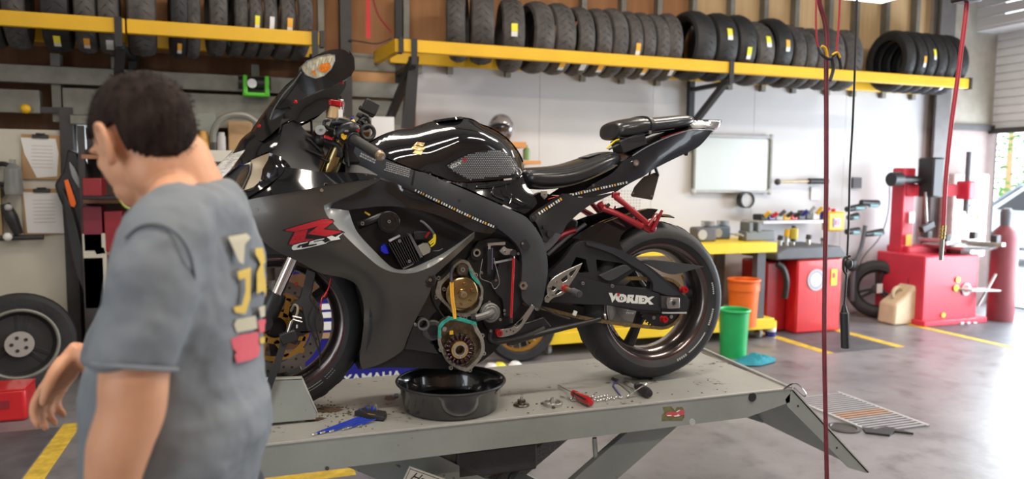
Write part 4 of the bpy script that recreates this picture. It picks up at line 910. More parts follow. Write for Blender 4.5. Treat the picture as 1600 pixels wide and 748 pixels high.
# ---- wheels
def bike_wheel(name,c,R,W,rr,npair,redarc,offa=.55):
    w_=MB(); c=Vector(c); h=W/2
    ty=w_.lathe([(rr-.004,-h*.70),(rr+.010,-h*.86),(rr+.03,-h*.97),(R-.062,-h*1.0),(R-.040,-h*.97),(R-.022,-h*.80),(R-.008,-h*.5),(R-.001,-h*.2),(R,0),(R-.001,h*.2),(R-.008,h*.5),(R-.022,h*.80),(R-.040,h*.97),(R-.062,h),(rr+.03,h*.97),(rr+.010,h*.86),(rr-.004,h*.70),(rr+.004,0),(rr-.004,-h*.70)],c,(0,1,0),96).build('tyre',m_tyrem,bk,ang=50)
    g=MB()
    for i in range(26):
        for sg in (-1,1):
            a=2*PI*(i+(0 if sg<0 else .5))/26; pts=[]
            for q in range(6):
                y=sg*h*(.18+.13*q); r=(R-.0008,R-.0035,R-.0075,R-.0135,R-.0205,R-.029)[q]+.0012; aa=a-.045*q*sg*sg
                pts.append(c+Vector((r*math.cos(aa),y,r*math.sin(aa))))
            g.tube(pts,[.0008,.0022,.003,.003,.002,.0008],5)
    g.build('tread_groove',m_black,ty)['kind']='stuff'
    rim=MB().lathe([(rr-.002,-h*.80),(rr+.010,-h*.80),(rr+.011,-h*.74),(rr+.002,-h*.70),(rr-.006,-h*.66),(rr-.022,-h*.45),(rr-.026,0),(rr-.022,h*.45),(rr-.006,h*.66),(rr+.002,h*.7),(rr+.011,h*.74),(rr+.010,h*.80),(rr-.002,h*.80),(rr-.014,h*.62),(rr-.030,h*.45),(rr-.034,0),(rr-.030,-h*.45),(rr-.014,-h*.62),(rr-.002,-h*.80)],c,(0,1,0),96).build('wheel_rim',mat('rim_black',(.13,.105,.10),.2,.85,coat=.4),bk,ang=60)
    MB().lathe([(0,-h*.55),(.035,-h*.55),(.045,-h*.4),(.045,h*.4),(.035,h*.55),(0,h*.55)],c,(0,1,0),32).build('hub',m_satin,bk)
    for i in range(3):
        for dd in (-.20,.20) if npair==2 else (0,):
            a=2*PI*i/3+offa
            p0=c+Vector((math.cos(a+dd*.4),0,math.sin(a+dd*.4)))*.035; p1=c+Vector((math.cos(a+dd),0,math.sin(a+dd)))*(rr-.028)
            pm=(p0+p1)/2; MB().tube([p0,pm,p1],[.026,.019,.024],10).build('wheel_spoke',m_satin,bk)
    for a0,a1 in redarc:
        MB().lathe([(rr+.0085,0),(rr+.004,-.0005)],c+Vector((0,-h*.80-.0006,0)),(0,-1,0),24,a0,a1).build('red_pinstripe',m_redp,rim)
    return c,ty,rim
RSP=math.radians(245)
RC,rty,rrim=bike_wheel('rear',(1.490,KC,1.015),.316,.186,.226,1,[(.2,1.5),(1.7,2.9),(3.4,4.3),(4.5,5.6)],RSP)
FC,fty,frim=bike_wheel('front',(.065,KC,1.002),.302,.122,.222,1,[(.1,1.3),(2.1,3.1),(4.2,5.4)])
# grey sidewall lettering
def sidewall(c,R,h,segs,par,m=m_warn):
    mb=MB()
    for a0,a1,r0,r1 in segs:
        N=max(2,int((a1-a0)/.03)); vs=[]
        for i in range(N+1):
            a=a0+(a1-a0)*i/N
            for r in (r0,r1): vs.append(c+Vector((r*math.cos(a),-h-.0012,r*math.sin(a))))
        mb.add(vs,[(2*i,2*i+1,2*i+3,2*i+2) for i in range(N)])
    o=mb.build('sidewall_print',m,par,smooth=False); return o
seg=[]
for i in range(9): seg.append((-.42+.032*i,-.42+.032*i+.022,.243,.2515))
for i in range(6): seg.append((.10+.034*i,.10+.034*i+.022,.243,.250))
for i in range(5): seg.append((-1.22+.04*i,-1.22+.04*i+.028,.243,.253))
seg.append((-.98,-.55,.2445,.2505))
sidewall(RC,.316,.093*.97,seg,rty)
seg=[(-.72-.035*i,-.72-.035*i+.02,.238,.2495) for i in range(5)]+[(-1.25,-.92,.238,.249)]
sidewall(FC,.302,.061*.97,seg,fty)
# ---- front brake, fork, fender
def brake_disc(c,k,ro,ri,mcol,carrier):
    o=Vector((c.x,k,c.z)); d=MB().ring(o,(0,1,0),ro,ri,.005,64).build('brake_disc',mcol,bk)
    hb=MB()
    for i in range(36):
        a=2*PI*i/36; r=ri+(ro-ri)*(.25,.5,.75)[i%3]; q=o+Vector((r*math.cos(a),-.0004,r*math.sin(a))); hb.cyl(q,q+Vector((0,-.0006,0)),.0045,n=8)
    hb.build('drilled_hole',m_black,d)['kind']='stuff'
    cr=MB().ring(o+Vector((0,-.004,0)),(0,1,0),ri-.006,ri-.022,.006,48)
    for i in range(8):
        a=2*PI*i/8; cr.bar(o+Vector((.045*math.cos(a),-.001,.045*math.sin(a))),o+Vector(((ri-.014)*math.cos(a+.35),-.001,(ri-.014)*math.sin(a+.35))),.006,.016); q=o+Vector(((ri-.002)*math.cos(a),-.006,(ri-.002)*math.sin(a))); cr.cyl(q,q+Vector((0,.008,0)),.009,n=12)
    cr.ring(o+Vector((0,-.004,0)),(0,1,0),.055,.035,.006,32)
    cr.build('disc_carrier',carrier,bk); return o
brake_disc(FC,2.503,.155,.118,mat('disc_steel',(.22,.20,.18),.35,.8),mat('carrier_gold',(.55,.30,.06),.3,.8))
def fork(k,side):
    a=K(527,236,k); b=K(458,402,k); c_=K(433,458,k); d_=K(413,502,k)
    MB().cyl(a+(a-b)*.30,b,.0275,n=28).build('fork_outer_tube',mat('fork_gold',(.38,.29,.13),.22,.9,coat=.3),bk)
    o=MB().cyl(b+(a-b)*.10,b,.0305,n=28).build('fork_collar',m_gold,bk,bev=.002)
    MB().cyl(b,c_,.0205,n=24).build('fork_stanchion',m_chrome,bk)
    MB().lathe([(0,0),(.030,0),(.034,.02),(.034,.07),(.028,.10),(.030,(c_-d_).length+.03),(0,(c_-d_).length+.03)],c_,d_-c_,24).build('fork_foot',m_satin,bk)
    MB().cyl(d_-Vector((0,.03,0)),d_+Vector((0,.03,0)),.026,n=20).build('axle_clamp',m_satin,bk)
fork(2.468,0); fork(2.672,1)
c=crop(400,400,3.742)
def pl(name,pts,k,th,m,cr,**kw): return plate(name,[cr(x,y) for x,y in pts],k,th,m,**kw)
cal=pl('brake_caliper',[(195,420),(225,290),(330,370),(400,400),(330,440),(250,470),(235,520),(180,500)],2.485,.06,m_satin,c,bev=.006)
for x,y in ((345,270),(360,325),(318,220),(372,368)): q=c(x,y); bolt(q[0],q[1],2.482,.006,m_darks,cal)
ff=pl('fender_stay',[(300,75),(352,95),(330,200),(318,250),(370,330),(395,385),(388,440),(300,440),(270,300),(200,285),(235,255),(262,240)],2.478,.012,mat('fender_grey',(.055,.055,.055),.5),c,bev=.003)
fm=MB().lathe([(.327,-.066),(.331,-.04),(.334,0),(.331,.04),(.327,.066),(.323,.066),(.327,.04),(.330,0),(.327,-.04),(.323,-.066),(.327,-.066)],FC,(0,1,0),24,-2.2,.28)
fm.build('front_fender',m_fair,bk)
pipe('brake_line',[(488,478,2.45),(482,500,2.45),(492,530,2.45),(502,558,2.46)],.0028,m_black); pipe('brake_line',[(497,480,2.46),(492,505,2.455),(500,540,2.46),(499,575,2.47)],.0022,m_black)
pipe('red_sensor_wire',[(517,434,2.45),(514,448,2.445),(509,458,2.445),(503,466,2.445),(501,484,2.45)],.0026,m_redp); q=MB().cyl(K(511,456,2.444),K(506,464,2.444),.0048).build('wire_connector',m_redp,bk)
ring_at(463,444,2.47,.006,.003,.004,m_redp,'red_valve_ring')
# ---- tie-down strap with ratchet hook on the front wheel
st=thing('tie_down_strap','black ratchet strap with green lettered tag between front fork and wheel chock','strap',K(427,640,2.40))
Pk=lambda x,y,k: K(*c(x,y),k)
P1=[Pk(165,470,2.40),Pk(160,520,2.398),Pk(120,640,2.39),Pk(75,760,2.39),Pk(30,900,2.40)]
vs=[];n_=len(P1)
for i,p_ in enumerate(P1): w_=.0125; vs+=[p_+Vector((-w_,-.001,-.003)),p_+Vector((w_,-.001,.003)),p_+Vector((w_,.0015,.003)),p_+Vector((-w_,.0015,-.003))]
MB().loft([vs[i*4:i*4+4] for i in range(n_)]).build('webbing',mat('webbing_black',(.016,.017,.018),.7,bump=.3,bscale=300),st)
MB().prism([Pk(x,y,2.396) for x,y in [(133,600),(152,606),(130,688),(106,680)]],(0,-.0015,0)).build('label_patch',m_black,st)
a=Pk(140,608,2.393);b=Pk(117,684,2.393); flat_text('label_text','RHINO',.014,(a+b)/2,(b-a),(Vector((1,0,.35))),mat('tag_green',(.25,.55,.20),.5),st,bold=.0006,off=.0006)
MB().box(Pk(190,470,2.405),(.05,.03,.035),Matrix.Rotation(-.3,3,'Y')).build('ratchet_body',m_black,st,bev=.004)
MB().tube([Pk(205,320,2.44),Pk(225,285,2.42),Pk(245,300,2.415),Pk(235,350,2.41),Pk(200,400,2.405),Pk(185,460,2.40)],.0045,8,5).build('hook',mat('hook_zinc',(.45,.40,.30),.35,.8),st)
for x0,y0,x1,y1 in ((215,370,270,385),(212,350,265,362),(240,400,240,420)): MB().cyl(Pk(x0,y0,2.40),Pk(x1,y1,2.40),.0032,n=8).build('spring_bar',m_steel,st)
MB().tube([Pk(205,380,2.402),Pk(190,430,2.398),Pk(172,480,2.398)],.003,8,4).build('hook_rail',m_steel,st)
# ---- engine core and dark internals
core=[(548,318),(600,300),(650,318),(740,352),(780,366),(812,384),(822,430),(826,480),(820,515),(790,530),(765,555),(730,572),(640,572),(590,560),(585,470),(560,390)]
plate('engine_block',core,2.475,.19,m_engine,bev=.01)
plate('radiator',[(556,440),(588,440),(600,560),(584,568),(566,480)],2.46,.22,m_satin)
# belly: dark lower cowl
plate('belly_pan',[(612,574),(560,577),(600,520),(650,498),(690,500),(700,560),(735,572),(738,578)],2.452,.236,m_satin,bev=.006)
pl_=plate('lower_engine_cover',[(632,545),(650,497),(676,438),(690,440),(690,470),(662,520),(690,545),(702,556)],2.437,.02,m_gloss)
# sprocket cover and left crankcase
E=crop(540,320,2.67)
def pe(name,pts,k,th,m,**kw): return plate(name,[E(x,y) for x,y in pts],k,th,m,**kw)
pe('crankcase_cover',[(555,150),(640,140),(725,180),(742,260),(735,330),(742,400),(700,480),(650,520),(590,520),(560,440),(565,380),(540,300),(500,240)],2.452,.03,m_engine,bev=.004)
pe('sprocket_cover',[(640,235),(700,218),(735,250),(735,330),(738,400),(700,455),(660,470),(655,400),(620,350)],2.432,.02,mat('cover_black',(.016,.017,.019),.4),bev=.004)
pe('bracket_bar',[(618,238),(697,222),(697,230),(620,247)],2.428,.006,m_lgrey)
F=crop(640,380,3.4)
# flywheel, timing gear, gasket face
G1=[(450,252),(482,230),(512,236),(528,262),(545,292),(565,330),(575,350),(572,395),(560,430),(540,452),(500,468),(450,455),(430,430),(398,400),(375,372),(380,340),(385,318),(402,312),(415,300),(438,275)]
G2=[(456,262),(482,242),(506,248),(520,275),(536,302),(556,335),(566,360),(560,395),(548,428),(500,452),(455,445),(440,425),(412,395),(400,370),(400,340),(412,322),(436,300),(448,280)]
cs=plate('stator_housing',[E(x,y) for x,y in G1],2.428,.045,m_case,holes=[[E(x,y) for x,y in G2]],bev=.001)
pe('housing_back',[(450,252),(482,230),(512,236),(545,292),(575,350),(560,430),(500,468),(430,430),(375,372),(402,312),(438,275)],2.445,.03,mat('oily_case',(.10,.07,.04),.25,.7,var=.4,scale=40))
for x,y in ((388,305),(378,385),(412,352),(566,392),(540,455),(500,470),(545,292)):
    q=E(x,y); o=ring_at(q[0],q[1],2.426,.0068,.0032,.012,m_case,'bolt_boss',cs,14)
plate('gasket_piece',[E(x,y) for x,y in [(512,262),(524,270),(532,292),(548,310),(562,325),(562,335),(548,328),(530,308),(520,290)]],2.4265,.002,m_gasket,cs)
m_fly=mat('flywheel_bronze',(.42,.31,.15),.17,.95,var=.2,scale=14)
fc=K(*E(490,372),2.41); fr=.0585
fw=MB().lathe([(0,0),(.016,0),(.018,.004),(.050,.004),(.0575,.008),(.0585,.03),(0,.03)],fc,(0,1,0),56).build('flywheel',m_fly,bk)
MB().cyl(fc-Vector((0,.012,0)),fc,.011,n=24).build('crank_boss',m_steel,fw); MB().cyl(fc-Vector((0,.018,0)),fc-Vector((0,.01,0)),.0072,n=6).build('crank_bolt',m_gold,fw)
for i in range(6):
    a=PI/3*i+.35; q=fc+Vector((.036*math.cos(a),.003,.036*math.sin(a))); o=MB().cyl(q,q-Vector((0,.006,0)),.0048,n=16).build('flywheel_bolt',m_gold,fw); MB().cyl(q-Vector((0,.0061,0)),q-Vector((0,.0063,0)),.0026,n=6).build('bolt_socket',m_black,o)
gc=K(*E(489,270),2.412); gb=MB().cyl(gc,gc+Vector((0,.012,0)),.019,n=24)
for i in range(20): a=2*PI*i/20; gb.box(gc+Vector((.0205*math.cos(a),.006,.0205*math.sin(a))),(.004,.012,.0028),Matrix.Rotation(-a,3,'Y'))
g_=gb.build('idler_gear',m_pst,bk); MB().ring(gc-Vector((0,.002,0)),(0,1,0),.008,.004,.004).build('gear_bush',m_steel,g_)
ring_at(*E(548,200),2.43,.0135,.0075,.03,m_steel,'starter_boss'); ring_at(*E(548,205),2.438,.022,.012,.03,m_satin,'starter_cap')
# frame slider disc
fs=disc_at(*E(350,314),2.365,.0245,.022,m_satin,'frame_slider',bev=.003); ring_at(*E(350,314),2.362,.015,.010,.004,m_gloss,'slider_ring',fs); bolt(*E(352,312),2.362,.006,m_chrome,fs)
pipe('vent_hose',[(*E(370,345),2.41),(*E(372,400),2.41),(*E(400,455),2.41),(*E(425,482),2.41)],.0025,m_satin)
# oil cooler / outlet
ring_at(*E(325,498),2.40,.0205,.0145,.03,mat('outlet_grey',(.14,.14,.14),.45,.4),'outlet_ring'); disc_at(*E(365,525),2.425,.036,.03,mat('filter_grey',(.065,.065,.065),.5),'oil_filter',bev=.004); disc_at(*E(368,523),2.420,.02,.01,m_satin,'filter_nut',n=6)
pipe('outlet_stub',[(*E(285,498),2.42),(*E(300,500),2.42)],.006,m_lgrey,sm=0)
# water pump
m_cast=mat('cast_grey',(.20,.20,.195),.5,.5,var=.1,scale=60)
wp=disc_at(*E(608,452),2.405,.0345,.03,m_cast,'water_pump',bev=.004); disc_at(*E(608,452),2.400,.026,.01,m_cast,'pump_dome',wp,bev=.004)
pipe('pump_elbow',[(*E(612,445),2.395),(*E(595,455),2.388),(*E(565,466),2.39),(*E(538,472),2.395)],[.0125,.0135,.0125,.0125],m_cast); pipe('pump_hose',[(*E(545,470),2.395),(*E(525,474),2.40)],.0155,m_satin,sm=0)
for x,y in ((600,405),(645,478),(662,440)): bolt(*E(x,y),2.40,.005,m_steel,wp)
# clutch cable arm and brackets (upper right of engine)
J=crop(740,360,7.48)
def pj(name,pts,k,th,m,**kw): return plate(name,[J(x,y) for x,y in pts],k,th,m,**kw)
pj('cable_bracket',[(165,150),(370,132),(372,165),(350,170),(240,172),(165,182)],2.415,.012,m_steel,bev=.002)
MB().cyl(K(*J(180,215),2.418),K(*J(180,510),2.418),.0085,n=14).build('cable_adjuster',m_satin,bk); MB().cyl(K(*J(182,175),2.418),K(*J(182,215),2.418),.0055,n=12).build('adjuster_nut',m_steel,bk)
MB().box((K(*J(215,330),2.414)),(.004,.006,.075)).build('adjuster_rail',mat('violet_steel',(.22,.22,.35),.3,.7),bk)
pj('release_arm',[(305,240),(360,185),(395,215),(455,220),(500,265),(440,275),(360,285)],2.408,.010,m_steel,bev=.002)
bolt(*J(362,245),2.405,.006); disc_at(*J(470,262),2.40,.011,.012,m_black,'ball_joint_boot'); bolt(*J(518,270),2.402,.005,m_chrome)
pipe('wire_loop',[(*J(105,330),2.42),(*J(80,470),2.415),(*J(85,560),2.415),(*J(200,610),2.415),(*J(240,680),2.415),(*J(290,640),2.415),(*J(300,580),2.415),(*J(265,440),2.415),(*J(235,320),2.415)],.0012,m_steel)
bolt(*J(93,492),2.413,.005,m_chrome); bolt(*J(258,580),2.413,.005,m_chrome); disc_at(*J(240,620),2.418,.012,.008,m_satin,'guide_foot')
sr=MB().cyl(K(*J(468,322),2.395),K(*E(690,470),2.385),.0052,n=14).build('shift_rod',m_redp,bk); MB().cyl(K(*E(690,470),2.385),K(*E(690,492),2.385),.0065,n=10).build('rod_joint',m_black,sr); MB().cyl(K(*J(470,300),2.395),K(*J(468,324),2.395),.004,n=10).build('rod_thread',m_chrome,sr)
# ---- main frame spar
spar=[(556,226),(600,247),(648,266),(665,270),(693,282),(738,301),(804,330),(824,341),(842,364),(853,390),(856,420),(853,445),(848,470),(842,486),(830,480),(816,466),(815,440),(816,412),(813,392),(800,374),(770,352),(740,338),(700,321),(645,299),(600,281),(570,268),(548,252)]
def spanel(name,o_,b,m,th=.03,mirror=KC,g=.012,ridges=(),holes=(),par=None,ang=40,corner=48):
    P_=Panel(o_,b,th,g,ridges,holes,corner); r=P_.build(name,m,par or bk,ang=ang,mirror=mirror); return P_,(r[0] if isinstance(r,tuple) else r)
kk=lambda x,y: 2.425 if x<600 else (2.405 if x<700 else 2.395)
sp,spo=spanel('frame_spar',[(x,y,kk(x,y)+(.012 if i in range(12,27) else 0)) for i,(x,y) in enumerate(spar)],.9,m_frame,th=.035,ridges=[[(600,262,2.408),(680,292,2.388),(760,326,2.380),(815,360,2.376),(836,400,2.376),(838,450,2.38)]],corner=60)
onsp=lambda x,y,o_: sp.on(x,y,o_)
def sdisc(P_,px,py,r,m,name,th=.001,par=None,n=20):
    p_=P_.on(px,py,0); return MB().cyl(p_+Vector((0,.004,0)),p_-Vector((0,th,0)),r,n=n).build(name,m,par or bk)
o=sdisc(sp,821,382,.0175,m_black,'frame_hole',.0035,spo,28); p_=sp.on(816,380,.003); MB().cyl(p_,p_-Vector((0,.004,0)),.0042,n=12).build('hole_bolt',m_steel,o) 
sdisc(sp,717.5,313,.005,m_black,'frame_hole',.003,spo)
o=sdisc(sp,817,446,.0155,m_steel,'pivot_nut',.008,spo,6); p_=sp.on(817,446,.0082); MB().ring(p_,(0,-1,0),.0125,.006,.003).build('pivot_ring',m_chrome,o); MB().cyl(p_,p_-Vector((0,.001,0)),.006,n=14).build('pivot_bore',m_black,o)
# engine-side seam of the spar
Dc=crop(560,170,3.937)
decal('seam_line',[[Dc(x,y) for x,y in [(340,378),(352,380),(336,470),(322,470),(330,430)]]],onsp,m_satin,spo,.0012)
def led(path,onf,par,wpx=4.6):
    pts=[Vector((x,y)) for x,y in path]; tot=sum((b-a).length for a,b in zip(pts,pts[1:]))
    st_=MB(); 
    def at_(d):
        for a,b in zip(pts,pts[1:]):
            l=(b-a).length
            if d<=l+1e-6: return a+(b-a)*(d/l),(b-a)/l
            d-=l
        return pts[-1],(pts[-1]-pts[-2]).normalized()
    quad=[]
    n=int(tot/5)
    for s_ in range(n):
        q=[]
        for dd,sg in ((s_*tot/n,-1),((s_+1)*tot/n,-1),((s_+1)*tot/n,1),(s_*tot/n,1)):
            p_,u=at_(dd); nn=Vector((-u.y,u.x)); q.append(tuple(p_+nn*sg*wpx/2))
        quad.append(q)
    o=decal('led_strip',quad,onf,m_satin,par,.0022)
    W_=MB(); d=2; i=0
    while d<tot-2:
        p_,u=at_(d); nn=Vector((-u.y,u.x)); hw=1.25 if i%4!=2 else .9; hh=wpx*.36
        q=[p_-u*hw-nn*hh,p_+u*hw-nn*hh,p_+u*hw+nn*hh,p_-u*hw+nn*hh]
        base=[onf(v.x,v.y,.0024) for v in q]; top=[onf(v.x,v.y,.0044) for v in q]
        MB().add(base+top,[(4,5,6,7),(0,1,5,4),(1,2,6,5),(2,3,7,6),(3,0,4,7)]).build('led_chip',m_wireo if i%6==3 else m_decalw,o,smooth=False)
        d+=4.1 if i%3 else 5.2; i+=1
    return o
led([Dc(345,498),Dc(450,548),Dc(640,640),Dc(750,690),Dc(850,732)],onsp,spo,5.2)
# tiny warning print on the front of the spar
def fineprint(x0,y0,x1,y1,rows,hh,onf,par,seed,pitch=3.4):
    rnd=random.Random(seed); u=Vector((x1-x0,y1-y0)); L=u.length; u/=L; nn=Vector((-u.y,u.x)); Q=[]
    for r in range(rows):
        d=rnd.random()*2
        while d<L-3:
            l=1.2+rnd.random()*3; a=Vector((x0,y0))+u*d+nn*(r*pitch); b=a+u*l; Q.append([tuple(a),tuple(b),tuple(b+nn*hh),tuple(a+nn*hh)]); d+=l+.9
    return decal('warning_print',Q,onf,m_warn,par,.0014)
fineprint(*Dc(15,268),*Dc(120,318),2,2.6,onsp,spo,3,3.8); fineprint(*Dc(172,325),*Dc(335,372),5,1.6,onsp,spo,4,3.0)
# ---- side fairing (both sides share the shape)
Bc=crop(330,220,3.4)
outer=[(346,333,2.40),(374,316,2.375),(418,306,2.345),(462,299,2.330),(506,291,2.325),(550,284,2.33),(592,279.5,2.345),(597,281,2.352),
 (560,297,2.338),(522,313,2.333),(506,321,2.332),(510,335,2.332),(533,362,2.33),(566,394,2.335),(596,418,2.34),(624,426.5,2.345),(654,424,2.35),(690,406,2.365),(742,362,2.385),
 (741,371,2.385),(716,396,2.37),(690,420,2.365),(677,434,2.368),(671,458,2.375),(649,500,2.39),(636,530,2.40),(628,548,2.41),
 (597,567,2.425),(567,577,2.435),(562,562,2.43),(568,510,2.41),(568,476,2.40),(559,448,2.39),(540,435,2.385),(500,426,2.38),(465,408,2.37),(425,388,2.365),(392,360,2.37),(362,345,2.385)]
fa,fao=spanel('side_fairing',outer,.30,m_fair,th=.004,g=.0125,ridges=[[(420,330,2.335),(480,350,2.318),(540,400,2.318),(590,440,2.328),(610,480,2.35)],[(452,392,2.352),(530,425,2.36),(580,470,2.372)],[(650,450,2.352),(630,500,2.375),(600,545,2.40)]])
onfa=lambda x,y,o_: fa.on(x,y,o_)
# bevelled rim around the opening
riml=[(597,281,2.352),(560,297,2.338),(522,313,2.333),(506,321,2.332),(510,335,2.332),(533,362,2.33),(566,394,2.335),(596,418,2.34),(624,426.5,2.345),(654,424,2.35),(690,406,2.365),(742,362,2.385),
 (700,391,2.392),(655,414,2.385),(632,421,2.38),(612,417,2.375),(585,392,2.37),(558,362,2.365),(547,335,2.36),(545,329,2.355),(516,325,2.352),(520,318,2.352),(560,300,2.358)]
rm_,rmo=spanel('fairing_rim',riml,0,m_rim,th=.004,g=.009)
# black edge ledge inside the opening
spanel('inner_duct',[(516,325,2.352),(545,329,2.355),(547,335,2.36),(558,362,2.365),(585,392,2.37),(612,417,2.375),(632,421,2.38),(655,414,2.385),(700,391,2.392),(740,364,2.39),
  (735,366,2.45),(700,398,2.45),(655,420,2.45),(612,423,2.45),(585,400,2.45),(553,368,2.45),(538,338,2.45),(516,328,2.44)],0,m_satin,th=.004,g=.012)
# vent slot recess near the wheel
decal('vent_slot',[[(578,479),(582,495),(582,515),(578,535),(571,551),(574,530),(577,510),(577,492)]],onfa,m_black,fao,.0015)
for x,y in ((502.5,297),(401,327)):
    p_=fa.on(x,y,0); MB().cyl(p_,p_-Vector((0,.003,0)),.0055,n=12).build('fairing_screw',m_chrome,fao)
# R and GSX decals
lg=crop(430,330,10.683); D_=lambda L: [[lg(x,y) for x,y in p] for p in L]
decal('decal_outline',D_([[(105,315),(400,222),(810,115),(960,128),(990,165),(960,200),(835,290),(1110,318),(1150,345),(1090,375),(940,415),(840,460),(700,500),(540,520),(430,545),(290,575),(205,560),(205,530),(240,450),(300,350),(140,330)]]),onfa,m_decalk,fao,.0012)
decal('red_decal',D_([[(160,312),(420,232),(800,128),(920,138),(975,160),(960,185),(800,300),(1080,328),(1115,348),(1000,380),(850,418),(540,378),(720,245),(560,290),(340,342),(200,325)],[(325,352),(545,300),(495,465),(660,462),(540,505),(290,562),(225,550),(240,520)]]),onfa,m_decalr,fao,.0017)
decal('decal_outline',D_([[(262,600),(290,555),(400,520),(560,490),(700,450),(850,415),(1000,395),(1150,335),(1165,355),(1060,420),(1110,465),(1060,490),(960,500),(820,560),(640,600),(450,640),(300,660),(265,640)]]),onfa,m_decalk,fao,.0020)
decal('silver_decal',D_([[(275,600),(300,565),(400,535),(550,505),(545,520),(400,560),(370,580),(365,610),(415,605),(420,590),(405,588),(440,575),(445,610),(560,590),(700,560),(690,540),(560,560),(575,510),(680,475),(820,450),(815,465),(700,490),(640,505),(640,518),(780,490),(815,510),(830,530),(930,485),(860,430),(950,405),(1000,430),(1150,350),(1060,425),(1090,465),(980,485),(900,500),(840,540),(640,590),(450,630),(310,650),(280,635)]]),onfa,m_decalw,fao,.0026)
# ---- black upper side cowl band with the duct cover
band=[(374,316,2.378),(352,326,2.40),(366,302,2.41),(378,298,2.40),(412,284,2.385),(420,262,2.378),(445,261,2.37),(500,268,2.355),(560,270,2.355),(588,274,2.36),(622,288,2.37),(597,281,2.348),(592,279,2.341),(550,283.5,2.325),(506,290.5,2.32),(462,298.5,2.325),(418,305.5,2.34)]
spanel('upper_cowl_side',band,.6,m_gloss,th=.004,g=.011)
spanel('duct_cover',[(597,281,2.348),(622,288,2.37),(645,302,2.385),(700,326,2.385),(740,344,2.385),(775,360,2.385),(768,365,2.385),(738,360,2.39),(715,349,2.385),(680,335,2.38),(640,325,2.375),(600,322,2.37),(560,326,2.365),(530,329,2.358),(516,325,2.353),(520,318,2.352),(560,300,2.358)],.6,m_gloss,th=.004,g=.012,ridges=[[(560,310,2.352),(620,306,2.352),(680,322,2.362),(740,350,2.375)]])
# ---- nose
Nc=crop(330,180,4.987)
N3=lambda L: [(*Nc(x,y),k) for x,y,k in L]
spanel('nose_cowl',N3([(235,185,2.53),(300,130,2.535),(360,75,2.54),(420,10,2.54),(560,60,2.42),(545,150,2.395),(490,260,2.385),(400,300,2.385),(300,350,2.39),(190,400,2.40),(110,470,2.41),(70,505,2.42),(170,395,2.43),(265,265,2.45),(165,300,2.49)]),.5,m_gloss,th=.004,g=.012,ridges=[N3([(270,300,2.42),(400,200,2.41),(500,110,2.41)])])
hl,hlo=spanel('headlight_lens',N3([(235,200,2.53),(165,300,2.49),(265,268,2.447),(170,395,2.43),(110,465,2.415),(60,505,2.42),(0,500,2.44),(-10,460,2.48),(60,380,2.52),(130,310,2.545)]),1.2,mat('headlight',(.80,.81,.75),.3,.1,coat=1,var=.35,scale=22,stretch=(1,1,6)),th=.004,g=.01)
rs=MB()
for i in range(12):
    a=Vector(Nc(160+i*6,300+i*2-0)); 
    x0,y0=Nc(200-i*11,300+i*15); x1,y1=Nc(255-i*12,285+i*17)
    rs.tube([hl.on(x0-5,y0+2,.001),hl.on(x1,y1,.001)],.0008,4)
rs.build('lens_rib',m_chrome,hlo)['kind']='stuff'
spanel('air_intake_surround',N3([(310,350,2.388),(455,292,2.38),(440,350,2.375),(400,420,2.372),(385,500,2.375),(330,560,2.385),(160,605,2.41),(235,575,2.40),(300,430,2.392),(305,385,2.39)]),.4,m_tan,th=.004,g=.011)  # tan colour paints the warm reflection on the glossy black cowl
spanel('air_intake_mesh',N3([(300,380,2.40),(295,430,2.405),(235,570,2.41),(165,600,2.42),(150,560,2.43),(75,510,2.43),(190,410,2.42),(250,385,2.41)]),0,mat('mesh_dark',(.035,.03,.028),.5,.5),th=.002,g=.014)
gm=MB()
for i in range(9):
    gm.tube([K(*Nc(175+i*9,590-i*4),2.404),K(*Nc(215+i*9,470-i*6),2.398)],.0007,4); gm.tube([K(*Nc(170+i*7,570-i*16),2.403),K(*Nc(245+i*6,520-i*16),2.398)],.0007,4)
gm.build('mesh_wire',m_tan,bk)['kind']='stuff'
spanel('intake_frame',N3([(305,372,2.386),(314,372,2.384),(300,450,2.384),(245,575,2.39),(232,580,2.395),(290,450,2.39)]),0,m_rim,th=.003,g=.01)
spanel('cowl_lower_black',N3([(455,292,2.38),(560,330,2.40),(620,400,2.39),(570,400,2.38),(420,520,2.372),(385,500,2.375),(400,420,2.372),(440,350,2.375)]),.4,m_gloss,th=.004,g=.011)
spanel('cowl_black_wedge',[(352,326,2.40),(362,302,2.41),(396,292,2.385),(407,280,2.375),(414,284,2.372),(420,262,2.372),(445,261,2.368),(440,272,2.36),(412,293,2.36),(374,316,2.37)],.4,m_gloss,th=.004,g=.011)
spanel('dash_inner_panel',[(440,186,2.42),(462,184,2.43),(478,205,2.44),(494,216,2.445),(506,226,2.445),(500,250,2.43),(498,269,2.40),(445,262,2.39),(424,270,2.385),(418,255,2.39),(421,238,2.395),(432,220,2.40)],0,m_satin,th=.006,g=.016)
